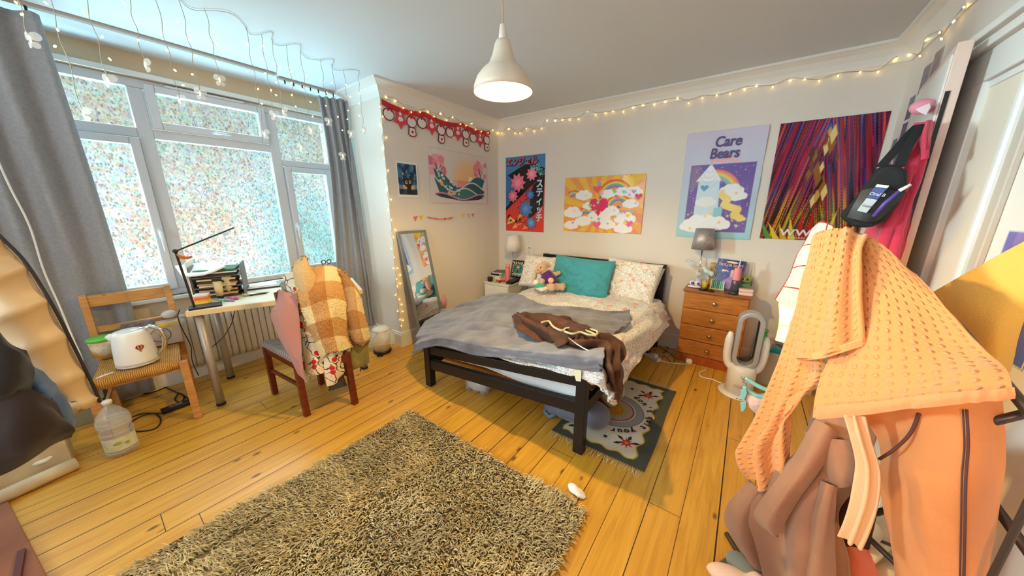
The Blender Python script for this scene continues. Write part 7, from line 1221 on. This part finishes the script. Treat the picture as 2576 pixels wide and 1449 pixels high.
t = thing('shade_sheet', 'dark brown sheet painting the shade between the sweatshirt and the drawstring', 'shade_sheet', tuple(at(2130, 1300, D=1.45))); cloth('gap_shade', PD([[(2070, 1150, 1.46), (2140, 1150, 1.46), (2200, 1150, 1.44)], [(2070, 1280, 1.48), (2140, 1280, 1.46), (2200, 1280, 1.44)], [(2075, 1385, 1.48), (2130, 1375, 1.46), (2180, 1385, 1.44)]]), color('dark_gap_brown', (62, 28, 22), .95), t, 30, 30, .010, solid=.008)  # dark sheet stands in for shade inside the hanging clothes
t = thing('vest_top', 'salmon pink top hanging at the bottom of the airer', 'top', tuple(at(2150, 1420, D=1.5))); cloth('top', PD([[(2085, 1362, 1.55), (2140, 1358, 1.52), (2185, 1388, 1.52)], [(2085, 1420, 1.55), (2150, 1425, 1.50), (2208, 1448, 1.52)], [(2085, 1510, 1.55), (2160, 1510, 1.51), (2235, 1510, 1.52)]]), fabric('salmon_jersey', (214, 120, 100), .9, 200, .2), t, 40, 40, .010, (5, 6), 3., .02, .005)
t = thing('beach_towel', 'yellow towel draped on the wall end of the airer beside the blue print', 'towel', tuple(at(2480, 780, D=1.5))); cloth('towel', PD([[(2322, 748, 1.60), (2400, 702, 1.58), (2490, 655, 1.57), (2620, 590, 1.56)], [(2352, 790, 1.57), (2422, 770, 1.52), (2500, 742, 1.51), (2620, 690, 1.52)], [(2390, 845, 1.55), (2445, 832, 1.50), (2502, 812, 1.48), (2580, 775, 1.50)], [(2425, 895, 1.53), (2462, 893, 1.48), (2502, 888, 1.47), (2545, 850, 1.50)], [(2455, 945, 1.50), (2482, 945, 1.47), (2504, 950, 1.46), (2522, 930, 1.49)]]), fabric('yellow_towelling', (214, 176, 84), .95, 260, .6, sheen=.4), t, 80, 70, .012, (3, 4), 6., .022, .010)
mint = color('mint_plastic', (124, 190, 190), .35); t = thing('clip_hanger', 'mint green clip hanger dangling from the airer by the heater', 'clip hanger', tuple(at(1890, 960, D=1.75)))
for P_ in ([(1876, 950), (1892, 962), (1915, 975), (1945, 985), (1985, 992)], [(1872, 972), (1885, 985), (1905, 996), (1940, 1002), (1980, 1006)]): MB().tube([Vector(p) for p in _cr([at(a_, b_, D=1.74 - max(0, a_ - 1940) * .0018) for a_, b_ in P_], 20)], .010, 8).build('hanger_arm', mint, t, world=True, smooth=True)
MB().tube([Vector(at(a_, b_, D=1.74)) for a_, b_ in ((1874, 952), (1870, 962), (1878, 965), (1874, 975))], .003, 6).build('link', M['steel'], t, world=True)
for P_ in ([(1864, 980), (1876, 976), (1880, 988), (1872, 1008), (1862, 1004)], [(1862, 1012), (1878, 1010), (1876, 1026), (1870, 1036), (1864, 1034)]): slab('peg', P_, 1.72, 1.745, mint, t, .002)
t = thing('fluffy_sock', 'pale pink fluffy sock clipped on the mint hanger', 'sock', tuple(at(1902, 1012, D=1.755))); blob('sock', [((0, 0, 0), (.045, .035, .045)), ((.03, 0, -.03), (.04, .03, .035)), ((-.02, .0, .02), (.03, .03, .03)), ((.04, .0, .03), (.035, .03, .03))], fabric('pink_fluff', (232, 190, 176), 1., 60, .9), t, .010)
p = at(1852, 1422, Z=0); t = thing('slipper', 'grey felt slipper on the boards below the sweatshirt', 'slipper', (p[0] + .02, p[1] - .03, 0), -.5); blob('upper', [((0, 0, .04), (.07, .05, .04)), ((.07, 0, .03), (.08, .05, .03))], fabric('grey_felt', (120, 128, 124), 1., 200, .6), t, .009); MB().box((-.07, -.05, 0), (.15, .05, .012)).build('sole', color('slipper_sole', (90, 90, 88), .8), t, bevel=.005)
p = at(1850, 1462, Z=.0); t = thing('knitted_sock', 'pale pink ribbed knit sock lying before the grey slipper', 'sock', (p[0] + .0, p[1] - .02, 0), .2); blob('sock', [((-.02, 0, .035), (.09, .045, .035)), ((.07, .01, .04), (.05, .045, .04))], fabric('pink_knit', (238, 204, 186), 1., 90, .5), t, .009)
for px, py, lb in ((2205, 1330, 'white perforated trainer on the rack, the upper of the pair'), (2255, 1440, 'white perforated trainer nearest the floor beneath the other')):
    p = at(px, py, D=1.80); t = thing('trainer', lb, 'shoe', (p[0], p[1], p[2] - .06), R(60)); blob('upper', [((0, 0, .06), (.13, .048, .045)), ((-.08, 0, .085), (.05, .042, .045)), ((.09, 0, .05), (.06, .045, .035))], color('shoe_white', (226, 220, 206), .5), t, .009); MB().box((-.135, -.05, 0), (.15, .05, .025)).build('sole', M['white'], t, bevel=.012, seg=3)
    m_ = MB(); 
    for i in range(10): MB().sph((-.02 + (i % 5) * .022, -.046 - .0, .07 + .014 * (i // 5)), .0035, nu=6, nv=4).build('eyelet', M['black'], t)
    MB().sph((.06, -.046, .06), (.03, .006, .012)).build('side_mark', color('shoe_mark', (120, 116, 100), .5), t, smooth=True)
t = thing('shoe_rack', 'low dark wire shoe rack by the wall behind the airer', 'shoe rack', (.60, 1.72, 0)); 
for z in (.10, .26): 
    for y in (1.60, 1.74): MB().tube([(.42, y, z), (.745, y, z)], .006, 8).build('rail', DK, t, world=True)
for x in (.42, .745):
    for y in (1.60, 1.74): MB().tube([(x, y, 0), (x, y, .30)], .006, 8).build('leg', DK, t, world=True)

# ------------------------------------------------------------------ coats and card box at the left edge
t = thing('valet_chair', 'plain wooden chair carrying the coats at the left edge', 'chair', (-2.55, -.75, 0)); 
for x in (-2.72, -2.38):
    for y in (-.95, -.62): MB().box((x - .02, y - .02, 0), (x + .02, y + .02, .88 if x < -2.5 else .45)).build('leg', M['oak'], t, world=True, bevel=.003)
MB().box((-2.75, -.98, .43), (-2.35, -.59, .46)).build('seat', M['oak'], t, world=True, bevel=.005); MB().box((-2.73, -.95, .80), (-2.71, -.62, .88)).build('top_rail', M['oak'], t, world=True, bevel=.004)
t = thing('puffer_jacket', 'quilted cream puffer jacket hanging open at the left edge', 'jacket', tuple(at(100, 850, X=-2.55)))
XP = lambda R_: [[at(a_, b_, X=x_) for a_, b_, x_ in r_] for r_ in R_]
pz = [(-90, 500), (-40, 555), (0, 594), (60, 655), (110, 730), (155, 810), (200, 900), (236, 975), (252, 1012)]
cloth('quilted_front', XP([[(-90, 500, -2.52), (-190, 545, -2.47), (-290, 590, -2.54)], [(0, 596, -2.52), (-100, 640, -2.47), (-200, 685, -2.54)], [(60, 658, -2.52), (-40, 700, -2.47), (-140, 745, -2.54)], [(112, 734, -2.52), (20, 775, -2.47), (-80, 820, -2.54)], [(156, 812, -2.52), (70, 852, -2.47), (-20, 895, -2.54)], [(201, 902, -2.52), (125, 942, -2.47), (50, 985, -2.54)], [(236, 976, -2.52), (180, 1008, -2.47), (120, 1035, -2.54)], [(252, 1012, -2.52), (216, 1031, -2.47), (178, 1049, -2.54)]]), puffer_mat('cream_puffer_nylon', (210, 182, 142)), t, 140, 50, .003, (6, 6), 3., .004, .02, fold=lambda u, v: .026 * np.abs(np.sin(u * math.pi * 6.5 + v * .3)) ** .6 * np.sin(np.clip(v, 0, 1) * math.pi) ** .2)
MB().tube([Vector(p) for p in _cr([at(a_, b_, X=-2.50) for a_, b_ in pz], 60)], .006, 8).build('zip_edge', color('zip_black', (40, 36, 36), .6), t, world=True, smooth=True)
t = thing('denim_jacket', 'mid blue denim jacket edge between the puffer and the dark coat', 'jacket', tuple(at(110, 980, X=-2.42))); cloth('denim', XP([[(30, 960, -2.44), (60, 930, -2.42), (78, 915, -2.46)], [(70, 1000, -2.40), (100, 970, -2.38), (122, 950, -2.45)], [(110, 1040, -2.39), (140, 1015, -2.37), (160, 1000, -2.44)], [(150, 1090, -2.40), (172, 1075, -2.38), (184, 1062, -2.43)]]), fabric('denim_blue', (78, 108, 150), .9, 200, .4, ((58, 84, 124), 14)), t, 50, 30, .010, (8, 9), 4., .014, .008)
t = thing('winter_coat', 'dark brown black coat slumped at the left edge over the card box', 'coat', tuple(at(60, 1050, X=-2.36)))
navy = fabric('black_navy_wool', (20, 18, 26), .85, 200, .3); dkb = fabric('dark_brown_wool', (34, 16, 14), .85, 200, .3)
cloth('coat_top', XP([[(-120, 800, -2.40), (-30, 820, -2.36), (20, 850, -2.36), (48, 885, -2.42)], [(-120, 870, -2.38), (-20, 890, -2.32), (40, 910, -2.32), (66, 935, -2.40)], [(-120, 960, -2.37), (-20, 970, -2.31), (35, 975, -2.31), (62, 975, -2.40)], [(-120, 1010, -2.37), (-20, 1005, -2.32), (20, 1000, -2.33), (40, 995, -2.40)]]), navy, t, 80, 80, .018, (5, 5), 3., .030, .012)
cloth('coat_skirt', XP([[(-120, 990, -2.38), (-10, 985, -2.34), (60, 985, -2.34), (110, 1000, -2.38)], [(-120, 1050, -2.36), (0, 1045, -2.30), (85, 1035, -2.30), (150, 1045, -2.37)], [(-120, 1130, -2.36), (0, 1115, -2.29), (95, 1090, -2.29), (182, 1076, -2.37)], [(-120, 1190, -2.37), (0, 1155, -2.32), (95, 1125, -2.32), (180, 1094, -2.38)], [(-120, 1240, -2.40), (0, 1192, -2.37), (95, 1145, -2.37), (172, 1105, -2.41)]]), dkb, t, 90, 90, .014, (5, 6), 6., .026, .012)
t = thing('card_box', 'torn white card box on the floor under the dark coat', 'box', (-3.17, -.46, 0), -.03); card = color('grubby_white_card', (222, 208, 176), .7, var=((196, 180, 150), 8)); MB().box((-.10, -.30, 0), (.085, .20, .19)).build('carton', card, t, bevel=.003); MB().box((-.10, -.30, .19), (-.02, .195, .194), Matrix.Rotation(.0, 4, 'Y')).build('flap', card, t)
p0, p1 = Vector(at(45, 1232, Z=.035)), Vector(at(192, 1165, Z=.035)); t = thing('paper_roll', 'rolled white paper tube lying on the boards before the card box', 'roll', tuple((p0 + p1) / 2)); MB().tube([p0 - (p1 - p0) * .6, p1], .036, 20).build('roll', card, t, world=True, smooth=True); MB().tube([p1 - (p1 - p0) * .001, p1 + (p1 - p0).normalized() * .0015], .030, 20).build('core', color('roll_core', (186, 170, 130), .8), t, world=True)
p = at(105, 1160, Z=.085); t = thing('tissue', 'scrunched white tissue on the paper roll by the card box', 'tissue', tuple(p)); blob('tissue', [((0, 0, 0), (.025, .04, .018)), ((.0, .03, .012), (.02, .02, .014))], M['paper'], t, .006)
t = thing('wall_box', 'grey green pipe boxing low on the wall beside the water bottle', 'boxing', (-3.70, -.35, 0)); MB().box((-3.845, -.46, 0), (-3.62, -.10, .16)).build('panel', color('sage_grey_paint', (150, 146, 120), .6), t, world=True, bevel=.004); MB().box((-3.845, -.46, .1605), (-3.61, -.09, .172)).build('ledge', color('sage_grey_paint', (150, 146, 120)), t, world=True, bevel=.003)
t = thing('wooden_board', 'reddish brown board lying flat at the near left floor corner', 'board', (-2.5, -.75, 0)); m_ = MB(); q_ = [at(12, 1245, Z=0), at(118, 1449, Z=0), at(118, 1449, Z=0) + np.array([.5, .1, 0]), np.array([-1.6, -1.2, 0]), np.array([-3.1, -1.2, 0])]; m_.add([Vector(p) + Vector((0, 0, z)) for z in (.001, .022) for p in q_], [(4, 3, 2, 1, 0), (5, 6, 7, 8, 9)] + [(i, (i + 1) % 5, 5 + (i + 1) % 5, 5 + i) for i in range(5)]); m_.build('board', color('red_brown_board', (150, 88, 50), .6, var=((130, 70, 40), 5)), t, world=True, bevel=.003)
MB().bar(at(55, 1385, Z=.03), at(40, 1470, Z=.03), .02, .014).build('edge_strip', color('dark_maroon_strip', (90, 36, 34), .6), t, world=True)
p = at(12, 1242, Z=.02); t = thing('ribbon_scrap', 'tiny pink ribbon scrap at the end of the paper roll', 'ribbon', (p[0] + .05, p[1], 0)); blob('scrap', [((0, 0, .012), (.02, .015, .012)), ((.02, .01, .014), (.016, .012, .010))], color('scrap_pink', (220, 90, 90), .7), t, .005)
